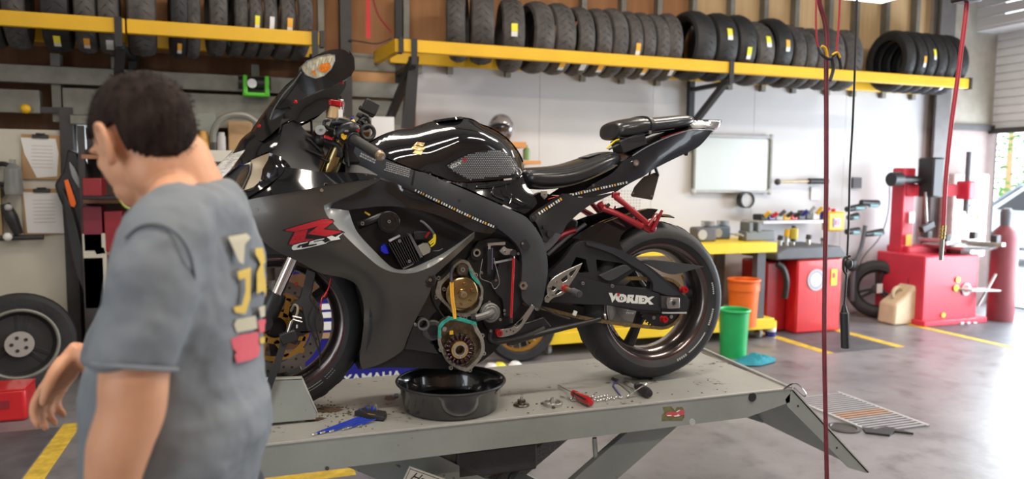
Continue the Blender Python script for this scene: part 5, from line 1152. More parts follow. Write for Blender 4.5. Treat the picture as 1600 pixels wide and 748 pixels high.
# ---- windscreen
A=crop(330,60,3.74); A3=lambda L: [(*A(x,y),k) for x,y,k in L]
spanel('windscreen',A3([(228,545,2.535),(300,440,2.55),(370,350,2.565),(440,270,2.569),(520,215,2.569),(640,190,2.569),(770,210,2.569),(788,270,2.52),(740,350,2.47),(690,400,2.45),(640,440,2.435),(520,498,2.42),(480,478,2.42),(410,508,2.41),(340,570,2.41),(300,600,2.42),(265,590,2.46)]),1.2,mat('smoked_screen',(.010,.009,.008),.07,coat=1),th=.003,g=.014,ridges=[A3([(300,530,2.46),(420,420,2.46),(560,360,2.47),(700,300,2.49)])])
for x,y in ((281,512),(493,371),(762,258)):
    k=2.44 if x<400 else 2.30; c_=K(*A(x,y),k); MB().lathe([(0,0),(.006,0),(.005,.004),(0,.005)],c_,(0,-1,0),12).build('red_screw',m_redp,bk)
# ---- mirrors: housing, stalk, indicator lens
mk=2.27
hs=[(365,410,.010,2.40),(380,372,.016,2.385),(430,310,.020,2.36),(480,255,.026,2.33),(525,215,.04,2.30),(600,190,.055,2.27),(680,165,.062,2.26),(750,150,.062,2.255),(800,140,.055,2.255),(828,140,.040,2.255)]
mpoly=[(365,412,2.40),(378,365,2.39),(430,300,2.36),(480,245,2.33),(520,185,2.30),(560,135,2.285),(620,95,2.28),(690,68,2.28),(760,62,2.28),(800,82,2.285),(826,125,2.29),(828,185,2.29),(805,225,2.29),(755,255,2.29),(640,302,2.30),(560,335,2.32),(500,372,2.345),(455,398,2.37),(400,412,2.40)]
mr,mro=spanel('mirror_housing',A3(mpoly),5.5,m_gloss if 0 else mat('mirror_black',(.010,.010,.011),.22,coat=.6),th=.055,g=.010)
MB().prism([K(*A(x,y),2.34) for x,y in [(800,82),(826,125),(830,190),(806,230),(815,150)]],(0,-.04,0)).build('mirror_glass_edge',m_gloss,mro)
lens=[(527,165,0),(560,135,0),(620,108,0),(690,93,0),(722,98,0),(722,130,0),(700,180,0),(660,218,0),(610,234,0),(560,215,0),(535,190,0)]
lp=[]
for x,y,_ in lens:
    q=A(x,y); p_=mr.on(q[0],q[1],.001); lp.append((q[0],q[1],p_.y))
L_,lo=spanel('indicator_lens',lp,6,mat('indicator_clear',(.85,.74,.52),.15,.35,coat=1,var=.4,scale=90,stretch=(1,1,.4)),th=.002,g=.007,par=mro if 0 else bk)
onl=lambda x,y,o_: L_.on(x,y,o_)
m_amb=mat('indicator_amber',(.85,.22,.02),.2,coat=1,var=.3,scale=150)
decal('amber_reflector',[[A(x,y) for x,y in [(640,150),(690,140),(700,165),(680,195),(650,200),(625,180)]],[A(x,y) for x,y in [(585,190),(605,185),(612,215),(595,215)]]],onl,m_amb,lo,.0015,)
for i in range(9): 
    x=548+i*18; MB().tube([L_.on(*A(x,205-i*6+ (8 if i<3 else 0)),.0012),L_.on(*A(x+14,128-i*2),.0012)],.0007,4).build('lens_rib',m_chrome,lo)
ed=[L_.on(q[0],q[1],.0008) for q in [A(x,y) for x,y,_ in lens]]; MB().tube(ed+[ed[0]],.0013,6).build('lens_bezel',m_rim,lo)
MB().tube([K(*A(x,y),k) for x,y,k in [(345,470,2.40),(365,415,2.385),(420,330,2.348),(480,262,2.318),(525,200,2.285)]],.0018,6,4).build('mirror_edge_trim',m_rim,mro)
spanel('mirror_base',A3([(342,478,2.405),(365,415,2.40),(400,412,2.40),(455,400,2.39),(470,410,2.39),(420,440,2.39),(370,470,2.40)]),1,m_satin,th=.02,g=.01)
# ---- handlebar and controls (left), plain copy on the far side
Hc=crop(480,140,6.236)
Hq=lambda x,y,k: K(*Hc(x,y),k)
def bar_group(mir):
    f=(lambda v: v) if not mir else (lambda v: Vector((v.x,2*KC-v.y,v.z)))
    T=lambda x,y,k: f(Hq(x,y,k))
    MB().cyl(T(430,470,2.385),T(700,635,2.255),.0165,n=24).build('handlebar_grip',mat('grip_rubber',(.028,.027,.025),.65,bump=.3,bscale=250),bk)
    MB().cyl(T(425,465,2.39),T(455,487,2.375),.0235,n=24).build('grip_flange',m_satin,bk,bev=.002)
    e=MB().lathe([(0,0),(.0155,0),(.0165,.006),(.014,.022),(.012,.024),(0,.024)],T(690,628,2.262),T(740,665,2.232)-T(690,628,2.262),20).build('bar_end_weight',m_tan if not mir else m_tan,bk)
    MB().cyl(T(728,655,2.243),T(739,664,2.235),.005,n=10).build('bar_end_screw',m_chrome,e)
    MB().cyl(T(300,380,2.45),T(430,470,2.385),.012,n=16).build('handlebar_tube',m_satin,bk)
    MB().box(T(370,435,2.41),(.05,.045,.05),Matrix.Rotation(.5,3,'Y')).build('switch_housing',m_satin,bk,bev=.008)
bar_group(False); bar_group(True)
pipe('switch_body',[(*Hc(300,440),2.395),(*Hc(360,400),2.39),(*Hc(430,380),2.385),(*Hc(490,400),2.385)],[.014,.021,.021,.015],m_satin,n=14)
MB().prism([Hq(x,y,2.372) for x,y in [(328,435),(350,425),(358,438),(392,445),(385,475),(355,490),(330,465)]],(0,-.002,0)).build('switch_button',m_yel,bk); MB().box(Hq(382,402,2.366),(.012,.006,.006)).build('switch_lever',m_steel,bk); MB().box(Hq(492,395,2.372),(.01,.01,.006)).build('red_switch',m_redp,bk)
MB().tube([Hq(250,320,2.42),Hq(330,310,2.41),Hq(420,335,2.40),Hq(500,370,2.395)],[.012,.014,.013,.01],12,5).build('clutch_perch',m_satin,bk)
MB().tube([Hq(250,360,2.43),Hq(235,375,2.43),Hq(265,320,2.42),Hq(300,295,2.415)],.009,10,4).build('lever_bracket',m_black,bk); bolt(*Hc(295,300),2.405,.006,m_steel)
MB().cyl(Hq(430,310,2.405),Hq(455,345,2.40),.012,.010,16).build('cable_adjuster',m_gold,bk); MB().cyl(Hq(425,275,2.405),Hq(445,285,2.405),.009,n=14).build('adjuster_cap',m_blue,bk)
MB().tube([Hq(165,355,2.41),Hq(170,310,2.41),Hq(205,298,2.41),Hq(215,310,2.41)],.0055,8,4).build('lever_hook',m_black,bk); MB().tube([Hq(180,350,2.42),Hq(210,380,2.42),Hq(260,390,2.42)],.006,8,3).build('lever_link',m_black,bk)
ik=MB().lathe([(0,0),(.0165,0),(.0165,.004),(.010,.006),(0,.004)],Hq(130,395,2.40),(-.25,-1,.2),24).build('bar_clamp_disc',m_lgrey,bk); MB().cyl(Hq(132,392,2.393),Hq(132,392,2.388),.005,n=6).build('disc_bolt',m_steel,ik)
for i in range(5): MB().cyl(Hq(175+i*16,445+i*6,2.40),Hq(178+i*16,470+i*5,2.40),.006,n=12).build('red_adjuster_ring',m_redp,bk)
MB().tube([Hq(120,480,2.43),Hq(190,500,2.42),Hq(250,520,2.42),Hq(300,545,2.41),Hq(320,590,2.41),Hq(312,640,2.41)],.0075,10,5).build('brake_hose',m_black,bk); MB().cyl(Hq(300,630,2.408),Hq(335,640,2.40),.009,n=6).build('hose_banjo',m_black,bk)
MB().ball(Hq(120,490,2.43),.018,12,8).build('rubber_boot',m_black,bk)
# triple clamp and dark tangle
MB().prism([Hq(x,y,2.46) for x,y in [(180,470),(330,440),(430,560),(400,640),(250,640),(190,560)]],(0,.22,0)).build('triple_clamp',m_satin,bk,bev=.006)
for p in ([(40,290,2.5),(45,430,2.5)],[(0,470,2.43),(60,520,2.43),(140,600,2.43)],[(40,480,2.45),(120,560,2.45),(160,620,2.45)],[(-10,580,2.42),(60,610,2.42),(150,650,2.42)],[(-20,560,2.44),(80,640,2.44),(200,700,2.44)],[(380,600,2.43),(400,680,2.43),(410,748,2.43)],[(500,560,2.45),(470,650,2.45),(460,740,2.45)]):
    MB().tube([Hq(*q) for q in p],.004,8,5 if len(p)>2 else 0).build('control_cable',m_black,bk)
MB().box(Hq(440,620,2.45),(.05,.04,.07)).build('fork_clamp_block',m_satin,bk,bev=.008)
# brake reservoir
rv=MB().cyl(Hq(262,170,2.47),Hq(250,280,2.47),.024,.022,24).build('brake_reservoir',mat('reservoir_amber',(.62,.42,.22),.3,coat=.5),bk); MB().cyl(Hq(285,112,2.47),Hq(280,168,2.47),.027,n=24).build('reservoir_cap',m_redp,rv,bev=.002); MB().box(Hq(338,165,2.46),(.012,.02,.045)).build('reservoir_bracket',m_chrome,rv,bev=.003); MB().box(Hq(322,240,2.455),(.014,.02,.03)).build('reservoir_label',m_paper,rv)
pipe('screen_stem',[(*Hc(285,100),2.5),(*Hc(305,60),2.5)],.005,m_black,sm=0)
# phone mount
pm_=MB().box(Hq(612,175,2.46),(.048,.05,.042),Matrix.Rotation(.45,3,'Y')).build('phone_mount_head',m_black,bk,bev=.004)
for x,y in ((530,180),(630,245),(508,250),(590,120)): MB().box(Hq(x,y,2.455),(.016,.03,.014),Matrix.Rotation(.45,3,'Y')).build('mount_claw',m_black,pm_,bev=.003)
MB().tube([Hq(560,250,2.46),Hq(540,290,2.46),Hq(520,330,2.45)],[.016,.012,.014],10).build('mount_stem',m_black,bk)
MB().torus(Hq(560,330,2.45),(.2,-1,0),.017,.0055,20,8).build('mount_ring',m_black,bk); MB().torus(Hq(590,415,2.44),(.2,-1,0),.022,.007,22,8).build('mount_ring',m_black,bk)
# ---- regulator and parts inside the fairing opening
Rc=crop(580,340,8.308); Rq=lambda x,y,k: K(*Rc(x,y),k); kr=2.425
rg=MB().prism([Rq(x,y,kr+.012) for x,y in [(215,330),(460,235),(610,560),(400,660)]],(0,.02,0)).build('voltage_regulator',m_satin,bk,bev=.002)
for i in range(9):
    t_=i/8; a=Rq(225+235*t_,335-95*t_,kr); b=Rq(405+200*t_,655-95*t_,kr)
    MB().bar(a,b,.022,.0026).build('cooling_fin',mat('fin_grey',(.05,.05,.05),.4,.5),rg)
MB().prism([Rq(x,y,kr-.004) for x,y in [(480,215),(515,205),(675,510),(640,530)]],(0,.03,0)).build('regulator_side',m_grey,rg,bev=.002)
for P_ in ([(225,290),(370,220),(382,240),(240,318)],[(405,655),(545,590),(552,605),(415,672)]): MB().prism([Rq(x,y,kr-.006) for x,y in P_],(0,.01,0)).build('mounting_tab',m_lgrey,rg,bev=.001)
for x,y in ((365,303),(492,565)): bolt(*Rc(x,y),kr-.008,.006,m_steel,rg)
MB().prism([Rq(x,y,2.425) for x,y in [(605,370),(680,330),(740,330),(775,400),(770,450),(670,500),(640,450)]],(0,.018,0)).build('wire_connector',mat('connector_beige',(.24,.23,.19),.5),bk,bev=.002)
for i,(x,y) in enumerate(((750,325),(765,345),(775,375))): MB().tube([Rq(x,y,2.425),Rq(x+45,y-40,2.42),Rq(815+i*8,260,2.42),Rq(812+i*6,215,2.425)],.0032,8,5).build('yellow_wire',m_wired,bk)
MB().tube([Rq(815,215,2.425),Rq(770,150,2.43),Rq(690,70,2.44),Rq(640,40,2.45)],.0045,8,4).build('wire_sheath',m_grey,bk); MB().bar(Rq(700,255,2.425),Rq(755,185,2.425),.008,.007).build('red_connector',m_redp,bk)
MB().prism([Rq(x,y,2.43) for x,y in [(120,380),(165,335),(200,360),(245,470),(160,475),(118,440)]],(0,.02,0)).build('blue_plug',mat('plug_blue',(.01,.02,.65),.3,coat=.5),bk,bev=.004)
hd=disc_at(*Rc(235,60),2.42,.0365,.03,m_satin,'horn',n=40,bev=.003); ring_at(*Rc(235,60),2.416,.030,.024,.005,m_gloss,'horn_ring',hd); bolt(*Rc(232,50),2.414,.006,m_steel,hd); ring_at(*Rc(235,60),2.417,.018,.014,.005,m_gloss,'horn_ring',hd)
pipe('coolant_hose',[(560,352,2.45),(580,345,2.44),(600,336,2.45)],.013,m_satin); bolt(566,349,2.425,.007,m_steel); MB().bar(K(570,331,2.40),K(578,336,2.40),.004,.006).build('clip',m_wireo,bk)
MB().box(Rq(640,230,2.45),(.05,.02,.03)).build('relay_box',m_black,bk,bev=.003); MB().tube([Rq(800,430,2.43),Rq(870,430,2.43),Rq(930,400,2.43)],.002,6,3).build('thin_wire',m_grey,bk)
# ---- tank
tk=[(578,226,2.43),(581,222,2.47),(612,205,2.53),(644,199,2.55),(669,191,2.562),(692,186,2.568),(717,183,2.57),(738,186,2.57),(750,193,2.57),(766,199,2.57),(789,213,2.57),(806,231,2.57),(817,251,2.57),(819,262,2.56),(815,272,2.50),(805,277,2.47),(770,281,2.455),(735,284,2.448),(710,284,2.442),(692,277,2.436),(672,270,2.43),(660,267,2.424),(645,263,2.42),(620,253,2.42),(600,244,2.42)]
tp,tpo=spanel('fuel_tank',tk,2.0,m_gloss,th=.004,g=.0115,ridges=[[(600,226,2.43),(640,222,2.425),(668,240,2.412),(664,262,2.414)],[(690,240,2.415),(712,222,2.412),(728,206,2.415),(765,210,2.428),(792,228,2.45),(806,252,2.47)],[(700,258,2.437),(740,245,2.45),(785,240,2.468)],[(725,196,2.46),(690,200,2.455),(650,208,2.46)],[(760,204,2.50),(785,216,2.515),(804,236,2.53)],[(730,190,2.525),(690,192,2.525)]])
ontk=lambda x,y,o_: tp.on(x,y,o_)
Tc=crop(630,200,8.308)
# emblem
decal('tank_emblem',[[Tc(x,y) for x,y in p] for p in [[(105,262),(180,178),(282,192),(262,235),(170,222),(162,230),(298,252),(240,300)],[(120,325),(155,290),(245,303),(262,290),(232,345)]]],ontk,mat('emblem_gold',(.62,.40,.18),.3,.6),tpo,.0015)
# grip pad with raised hexagons
pad=[Dc(x,y) for x,y in [(535,352),(560,335),(620,300),(690,272),(760,258),(830,252),(890,257),(945,290),(975,330),(985,375),(975,395),(930,410),(800,428),(690,442),(650,428),(580,385)]]
pd=decal('grip_pad',[pad],ontk,m_satin,tpo,.0030)
hx_=MB(); row=0; y=231.0
m_hex=mat('hex_rubber',(.24,.25,.26),.35)
while y<285:
    x=690+(1.7 if row%2 else 0)
    while x<815:
        if pip(x,y,pad) and all(pip(x+a,y+b,pad) for a,b in ((2,0),(-2,0),(0,1.6),(0,-1.6))):
            c0=[ontk(x+1.45*math.cos(PI/3*i),y+1.15*math.sin(PI/3*i),.0032) for i in range(6)]; c1=[v-Vector((0,.0016,0)) for v in c0]
            hx_.add(c0+c1,[tuple(range(6,12))]+[(i,(i+1)%6,(i+1)%6+6,i+6) for i in range(6)])
        x+=3.5
    y+=2.75; row+=1
hx_.build('hex_stud',m_hex,pd,smooth=False)['kind']='stuff'
u=Vector((Tc(820,415)[0]-Tc(620,505)[0],Tc(820,415)[1]-Tc(620,505)[1])).normalized()
decal_text('pad_lettering','GSX',Tc(672,484),u,5.2,ontk,m_decalw,tpo,.0056,shear=.5,bold=.12,sx=1.35); decal_text('pad_lettering','-',Tc(738,452),u,5.2,ontk,m_decalw,tpo,.0056,bold=.1); decal_text('pad_lettering','R',Tc(783,425),u,6,ontk,m_decalr,tpo,.0056,shear=.5,bold=.2,sx=1.6)
p_=tp.on(*Dc(955,368),.003); MB().ring(p_,(0,-1,0),.004,.0022,.002,14).build('pad_mark',m_decalw,tpo)
# filler cap and top trim
MB().lathe([(0,0),(.055,0),(.052,.008),(.02,.011),(0,.011)],Vector((K(700,186,KC).x,KC,K(700,187,KC).z-.004)),(-.15,0,1),32).build('filler_cap',m_gloss,tpo)
# dark skin between tank and seat
spanel('under_tank_cover',[(692,280,2.425),(735,286,2.43),(803,280,2.445),(816,274,2.46),(822,288,2.45),(838,312,2.42),(836,322,2.41),(820,334,2.40),(770,312,2.405),(720,290,2.415)],1.2,m_gloss,th=.006,g=.010,ridges=[[(740,295,2.425),(790,305,2.42),(800,290,2.435)]])
for p in ([(745,291,2.415),(775,288,2.418),(800,284,2.43)],[(772,292,2.41),(770,304,2.41),(788,312,2.405)],[(790,288,2.41),(792,300,2.405),(800,306,2.405),(796,318,2.40)],[(805,310,2.40),(822,318,2.398),(834,310,2.405)]): pipe('edge_bead',p,.0022,m_chrome if 0 else m_gloss)
# spark of tidy hardware under the tank edge
for x,y in ((672,272),(683,278),(704,288),(722,296)): bolt(x,y,2.40,.0032,m_chrome)
# ---- seats
Gc=crop(800,160,3.4)
def loft_seat(name,sec,m,k0=KC,n=22,par=None,bev=0,e=2.6):
    rings=[]
    for px,pt,pb,w_,sq in sec:
        top=K(*Gc(px,pt),KC-w_*.45); bot=K(*Gc(px,pb),KC-w_*.8); zt,zb=top.z,bot.z; s_=(top.x+bot.x)/2; zc=(zt+zb)/2; h=(zt-zb)/2; r=[]
        for i in range(n):
            a=2*PI*i/n; ca=math.cos(a);sa=math.sin(a); r.append(Vector((s_,k0+w_*math.copysign(abs(ca)**(2/e),ca),zc+h*math.copysign(abs(sa)**(2/e),sa))))
        rings.append(r)
    return MB().loft(rings).build(name,m,par or bk,subsurf=1,ang=80)
rs_=loft_seat('rider_seat',[(52,385,415,.05,0),(60,362,440,.085,0),(90,345,458,.105,0),(160,342,468,.118,0),(240,338,465,.128,0),(320,325,452,.134,0),(400,302,425,.136,0),(470,275,392,.13,0),(520,258,368,.12,0),(552,258,345,.10,0),(566,275,322,.07,0)],m_seat)
pipe('seat_seam',[(*Gc(70,372),2.458),(*Gc(160,360),2.447),(*Gc(300,350),2.437),(*Gc(420,312),2.433),(*Gc(520,272),2.445),(*Gc(555,270),2.46)],.0016,m_black,rs_)
MB().box(Vector((K(*Gc(420,285),KC-.03).x,KC-.02,K(*Gc(420,290),KC).z+.006)),(.06,.08,.002),Matrix.Rotation(-.28,3,'Y')).build('seat_emboss',m_grey,rs_)
ps=loft_seat('pillion_seat',[(530,135,180,.045,0),(540,112,195,.08,0),(570,97,200,.10,0),(630,84,196,.112,0),(690,74,184,.115,0),(715,80,176,.112,0),(760,80,166,.108,0),(850,70,152,.10,0),(920,64,138,.088,0),(948,68,124,.07,0),(956,80,110,.05,0)],m_seat)
sx_=K(*Gc(722,120),KC-.1); MB().loft([[Vector((K(*Gc(x,yt),2.5).x,KC+.117*math.copysign(abs(math.cos(a))**.75,math.cos(a)),(K(*Gc(x,yt),2.52).z+K(*Gc(x,yb),2.47).z)/2+((K(*Gc(x,yt),2.52).z-K(*Gc(x,yb),2.47).z)/2+.003)*math.copysign(abs(math.sin(a))**.75,math.sin(a)))) for a in [2*PI*i/24 for i in range(24)]] for x,yt,yb in ((712,74,180),(730,78,176))]).build('seat_strap',m_black,ps)
pipe('seat_seam',[(*Gc(560,185),2.475),(*Gc(640,188),2.462),(*Gc(740,160),2.46),(*Gc(860,142),2.468)],.0015,m_black,ps)
MB().box(K(*Gc(733,158),2.452),(.010,.006,.012)).build('strap_buckle',m_steel,ps)
# ---- tail
g3=lambda L: [(*Gc(x,y),k) for x,y,k in L]
m_tail=mat('tail_black',(.014,.015,.021),.22,coat=.8)
tl,tlo=spanel('tail_fairing',g3([(566,345,2.452),(585,320,2.450),(640,285,2.452),(710,242,2.458),(800,198,2.466),(880,168,2.476),(960,148,2.488),(1030,140,2.498),(1068,150,2.508),(1000,228,2.500),(940,262,2.490),(860,300,2.478),(800,330,2.468),(740,362,2.460),(700,392,2.456),(655,414,2.455),(600,445,2.452),(548,478,2.452),(540,470,2.45),(420,500,2.445),(340,500,2.44),(440,430,2.445),(520,385,2.448)]),1.0,m_tail,th=.004,g=.012,ridges=[g3([(560,400,2.44),(700,320,2.442),(850,240,2.455),(980,180,2.48)])])
spanel('tail_top',g3([(562,340,2.456),(585,315,2.454),(640,280,2.456),(710,237,2.462),(800,193,2.470),(880,163,2.480),(960,143,2.492),(1030,135,2.502),(1072,145,2.512),(1112,93,2.569),(960,96,2.569),(830,150,2.569),(700,196,2.569),(600,240,2.569),(570,290,2.569)]),.6,m_tail,th=.004,g=.014)
spanel('tail_lamp',g3([(1072,148,2.515),(1114,95,2.569),(1106,120,2.569),(1060,170,2.52)]),0,mat('lamp_clear',(.35,.35,.38),.1,.4,coat=1),th=.004,g=.012)
pipe('tail_edge_highlight',[(*Gc(640,284),2.449),(*Gc(710,240),2.455),(*Gc(800,196),2.463),(*Gc(880,166),2.473),(*Gc(960,146),2.485),(*Gc(1060,146),2.503)],.0022,m_rim,tlo)  # pale bead stands in for the highlight along the tail's top edge
pipe('red_edge_line',[(*Gc(790,190),2.467),(*Gc(880,160),2.477),(*Gc(970,142),2.488)],.0012,m_redp,tlo)
ky=ring_at(*Gc(660,321),2.438,.012,.0072,.012,m_chrome,'seat_lock',tlo); disc_at(*Gc(660,321),2.440,.0075,.008,m_steel,'lock_barrel',ky)
# seat rail with its own strip
sb,sbo=spanel('seat_rail',g3([(130,585,2.43),(200,540,2.43),(285,485,2.435),(345,502,2.44),(420,502,2.443),(545,482,2.448),(480,512,2.445),(410,548,2.44),(345,598,2.435),(290,650,2.43),(270,690,2.425),(240,700,2.42),(225,745,2.415),(180,745,2.41),(165,720,2.41),(130,640,2.415),(105,612,2.42)]),.5,m_satin,th=.03,g=.013)
spanel('rear_frame_bracket',g3([(170,640,2.425),(215,625,2.425),(222,690,2.42),(265,700,2.42),(230,748,2.41),(185,790,2.405),(150,800,2.405),(150,745,2.41)]),0,m_frame,th=.02,g=.014)
onsb=lambda x,y,o_: (sb if pip(x,y,[Gc(a,b) for a,b in [(90,630),(285,470),(300,500),(150,660)]]) else sb).on(x,y,o_)
led([Gc(140,592),Gc(280,500)],onsb,sbo,6)
led([Gc(318,490),Gc(400,472),Gc(450,460),Gc(540,440),Gc(628,420)],lambda x,y,o_: tl.on(x,y,o_),tlo,4.6)
for x,y,r in ((205,697,.013),(113,613,.013),(176,660,.008),(172,722,.009)): disc_at(*Gc(x,y),2.402,r,.01,m_black,'frame_bore')
bolt(*Gc(113,613),2.402,.007,m_darks)
MB().prism([K(*Gc(x,y),2.43) for x,y in [(155,470),(188,470),(188,500),(172,515),(155,495)]],(0,.006,0)).build('seat_mount_tab',mat('tab_beige',(.32,.31,.27),.4,.5),bk,bev=.001); ring_at(*Gc(172,492),2.426,.006,.003,.004,m_steel,'tab_washer')
bolt(*Gc(430,440),2.43,.0055,m_chrome); pipe('red_wire',[(*Gc(190,515),2.435),(*Gc(250,495),2.435)],.0016,m_redp,sm=0)
for p,m_ in (([(505,245,2.5),(540,210,2.5),(570,195,2.5)],m_wired),([(515,250,2.49),(560,225,2.49),(600,205,2.49)],m_darks),([(540,240,2.49),(580,220,2.48),(640,205,2.48)],m_black)): pipe('tail_wire',[(*Gc(x,y),k) for x,y,k in p],.0035,m_)
MB().box(K(*Gc(620,215),2.51),(.11,.08,.05),Matrix.Rotation(-.35,3,'Y')).build('seat_latch_box',m_black,bk,bev=.004)
# plate hanger
pb_=MB().prism([K(*Gc(x,y),2.52) for x,y in [(652,448),(700,395),(760,372),(784,385),(748,515),(742,518),(638,500),(633,492)]],(0,.004,0)).build('number_plate_bracket',mat('plate_brown',(.055,.045,.038),.3,coat=.4),bk,bev=.001)
for x,y in ((643,482),(741,497)): bolt(*Gc(x,y),2.516,.004,m_steel,pb_)
pipe('plate_stay',[(*Gc(760,345),2.50),(*Gc(770,370),2.51),(*Gc(775,385),2.515)],.006,m_black); pipe('plate_stay',[(*Gc(735,362),2.50),(*Gc(730,385),2.51)],.004,m_darks,sm=0); MB().ball(K(*Gc(925,270),2.50),.010,10,8).build('tail_bumper',m_black,bk)
# ---- red passenger peg hangers, both sides
def peg(mir):
    f=(lambda v: v) if not mir else (lambda v: Vector((v.x,2*KC-v.y,v.z)))
    T=lambda x,y,k: f(K(*Gc(x,y),k))
    o=MB().tube([T(550,500,2.44),T(600,540,2.42),T(715,640,2.40)],[.012,.010,.0125],10).build('peg_hanger',m_redb,bk)
    MB().tube([T(480,560,2.44),T(560,592,2.42),T(690,660,2.40)],[.013,.011,.0135],10).build('hanger_arm',m_redb,o)
    MB().tube([T(465,535,2.44),T(480,560,2.44),T(500,555,2.44)],[.014,.013,.012],10).build('hanger_mount',m_redb,o)
    MB().box(T(552,492,2.44),(.03,.02,.022)).build('hanger_mount',m_redb,o,bev=.004); MB().cyl(T(512,545,2.43),T(512,545,2.415),.007,n=10).build('mount_bolt',m_black,o)
    MB().prism([T(x,y,2.395) for x,y in [(690,640),(735,630),(772,650),(765,685),(735,695),(700,675)]],(0,.02*(1 if not mir else -1),0)).build('peg_clevis',m_redb,o,bev=.003)
    MB().tube([T(745,680,2.392),T(765,640,2.39),T(798,572,2.385)],[.009,.0085,.005],8).build('folded_peg',m_redb,o); MB().tube([T(722,655,2.39),T(760,605,2.388),T(770,590,2.388)],[.007,.006,.004],8).build('peg_lug',m_redb,o)
peg(False); peg(True)
# ---- swingarm
Hh=crop(820,300,2.494)
def ph(name,pts,k,th,m,holes=(),**kw): return plate(name,[Hh(x,y) for x,y in pts],k,th,m,holes=[[Hh(x,y) for x,y in h] for h in holes],**kw)
swp=[(85,330),(150,262),(195,205),(235,190),(300,200),(370,225),(430,255),(500,300),(560,350),(615,398),(634,405),(638,440),(628,470),(540,470),(450,466),(330,442),(230,438),(120,430),(85,400)]
swh=[[(180,292),(200,252),(238,262),(250,312),(220,316)],[(278,262),(385,278),(330,318),(282,306)],[(352,362),(430,305),(468,322),(492,350),(488,378),(430,372)]]
m_sw=mat('swingarm_black',(.030,.031,.036),.36,.3)
sw=ph('swingarm',swp,2.452,.03,m_sw,swh,bev=.005)
swf=MB().prism([Vector((p.x,p.y,p.z)) for p in smooth_outline([K(*Hh(x,y),2.452)+Vector((0,.215,0)) for x,y in swp],50,.01)],(0,.022,0)).build('swingarm_far_side',m_sw,bk,bev=.004)
ph('swingarm_beam',[(100,330),(180,325),(270,345),(345,362),(430,372),(520,395),(528,405),(530,462),(440,455),(330,440),(230,436),(100,425)],2.440,.02,m_sw,bev=.005)
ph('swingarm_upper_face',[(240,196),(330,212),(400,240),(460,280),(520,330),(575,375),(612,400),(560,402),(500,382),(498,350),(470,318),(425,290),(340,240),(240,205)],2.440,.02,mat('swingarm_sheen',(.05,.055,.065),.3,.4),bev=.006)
MB().cyl(K(*Hh(100,380),2.47),K(*Hh(100,380),2.47)+Vector((0,.2,0)),.045,n=24).build('swingarm_pivot',m_sw,bk)
MB().box((K(*Hh(250,380),2.57).x,KC,K(*Hh(250,380),2.57).z),(.10,.2,.06)).build('swingarm_cross_tube',m_sw,bk,bev=.01)
ph('swingarm_strut',[(290,325),(385,285),(415,300),(335,345)],2.436,.014,m_frame,bev=.003)
for x,y in ((225,355),(340,365)): bolt(*Hh(x,y),2.430,.007,m_steel,sw)
# axle block
ax_=ph('axle_adjuster',[(533,406),(575,408),(605,412),(606,452),(575,458),(533,450)],2.430,.018,m_darks,bev=.002)
MB().prism([K(*Hh(x,y),2.424) for x,y in [(555,412),(604,412),(604,452),(560,454)]],(0,.008,0)).build('axle_block',m_steel,ax_,bev=.002); ring_at(*Hh(581,433),2.420,.0145,.008,.006,m_chrome,'axle_nut',ax_); disc_at(*Hh(581,433),2.4215,.0085,.004,m_black,'axle_bore',ax_)
MB().prism([K(*Hh(x,y),2.422) for x,y in [(555,410),(567,412),(562,432),(570,452),(556,452),(552,432)]],(0,.006,0)).build('adjuster_plate',m_chrome,ax_)
MB().bar(K(*Hh(535,470),2.43),K(*Hh(630,470),2.43),.004,.006).build('swingarm_edge',m_lgrey,bk)
for x,y in ((535,492),(612,378)):
    o=MB().lathe([(0,0),(.010,0),(.013,.004),(.009,.010),(.009,.016),(.013,.022),(.012,.026),(.006,.026),(.006,.02),(0,.02)],K(*Hh(x,y),2.440),(0,-1,0),20).build('spool_bobbin',m_redp,bk)
onsw=lambda x,y,o_: K(x,y,2.440-o_)
Vx=crop(930,440,14.545)
vp=[[(305,248),(385,252),(415,335),(470,262),(530,262),(440,400),(385,480),(360,380)],
 [(460,400),(480,310),(560,278),(640,280),(700,310),(720,370),(700,440),(620,468),(520,460)],
 [(705,480),(740,292),(880,296),(880,340),(850,385),(900,440),(925,300),(1160,325),(1200,365),(1290,330),(1350,335),(1235,420),(1330,515),(1240,522),(1190,460),(1140,505),(975,498),(978,480),(960,496),(830,490),(790,440),(780,482)]]
decal('white_lettering',[[Vx(x,y) for x,y in p] for p in vp],onsw,m_decalw,sw,.0010)
decal('lettering_cut',[[Vx(600+48*math.cos(a),378+42*math.sin(a)) for a in [2*PI*i/16 for i in range(16)]],[Vx(x,y) for x,y in [(798,345),(830,350),(815,372),(795,365)]],[Vx(x,y) for x,y in [(880,400),(895,445),(862,420)]],[Vx(x,y) for x,y in [(982,345),(990,345),(978,490),(970,490)]],[Vx(x,y) for x,y in [(1065,372),(1110,365),(1145,405),(1110,452),(1060,445),(1062,432),(1105,432),(1120,408),(1105,388),(1065,388)]]],onsw,m_decalk,sw,.0016)
decal('lettering_glint',[[Vx(600+20*math.cos(a),378+30*math.sin(a)) for a in [2*PI*i/12 for i in range(12)]]],onsw,m_decalw,sw,.0022)
decal('lettering_dot',[[Vx(528+30*math.cos(a),290+44*math.sin(a)) for a in [2*PI*i/14 for i in range(14)]]],onsw,m_decalr,sw,.0022)
# small white letters behind the chain
for i,(x,y) in enumerate(((400,462),(397,470),(405,470),(413,471),(421,472))): MB().box(K(*Hh(x,y),2.455),(.004,.002,.005)).build('white_mark',m_decalw,bk)
# chain guard fin
ph('chain_guard',[(455,268),(520,266),(700,290),(640,306),(600,318),(560,318),(500,290)],2.47,.02,m_frame,bev=.004)
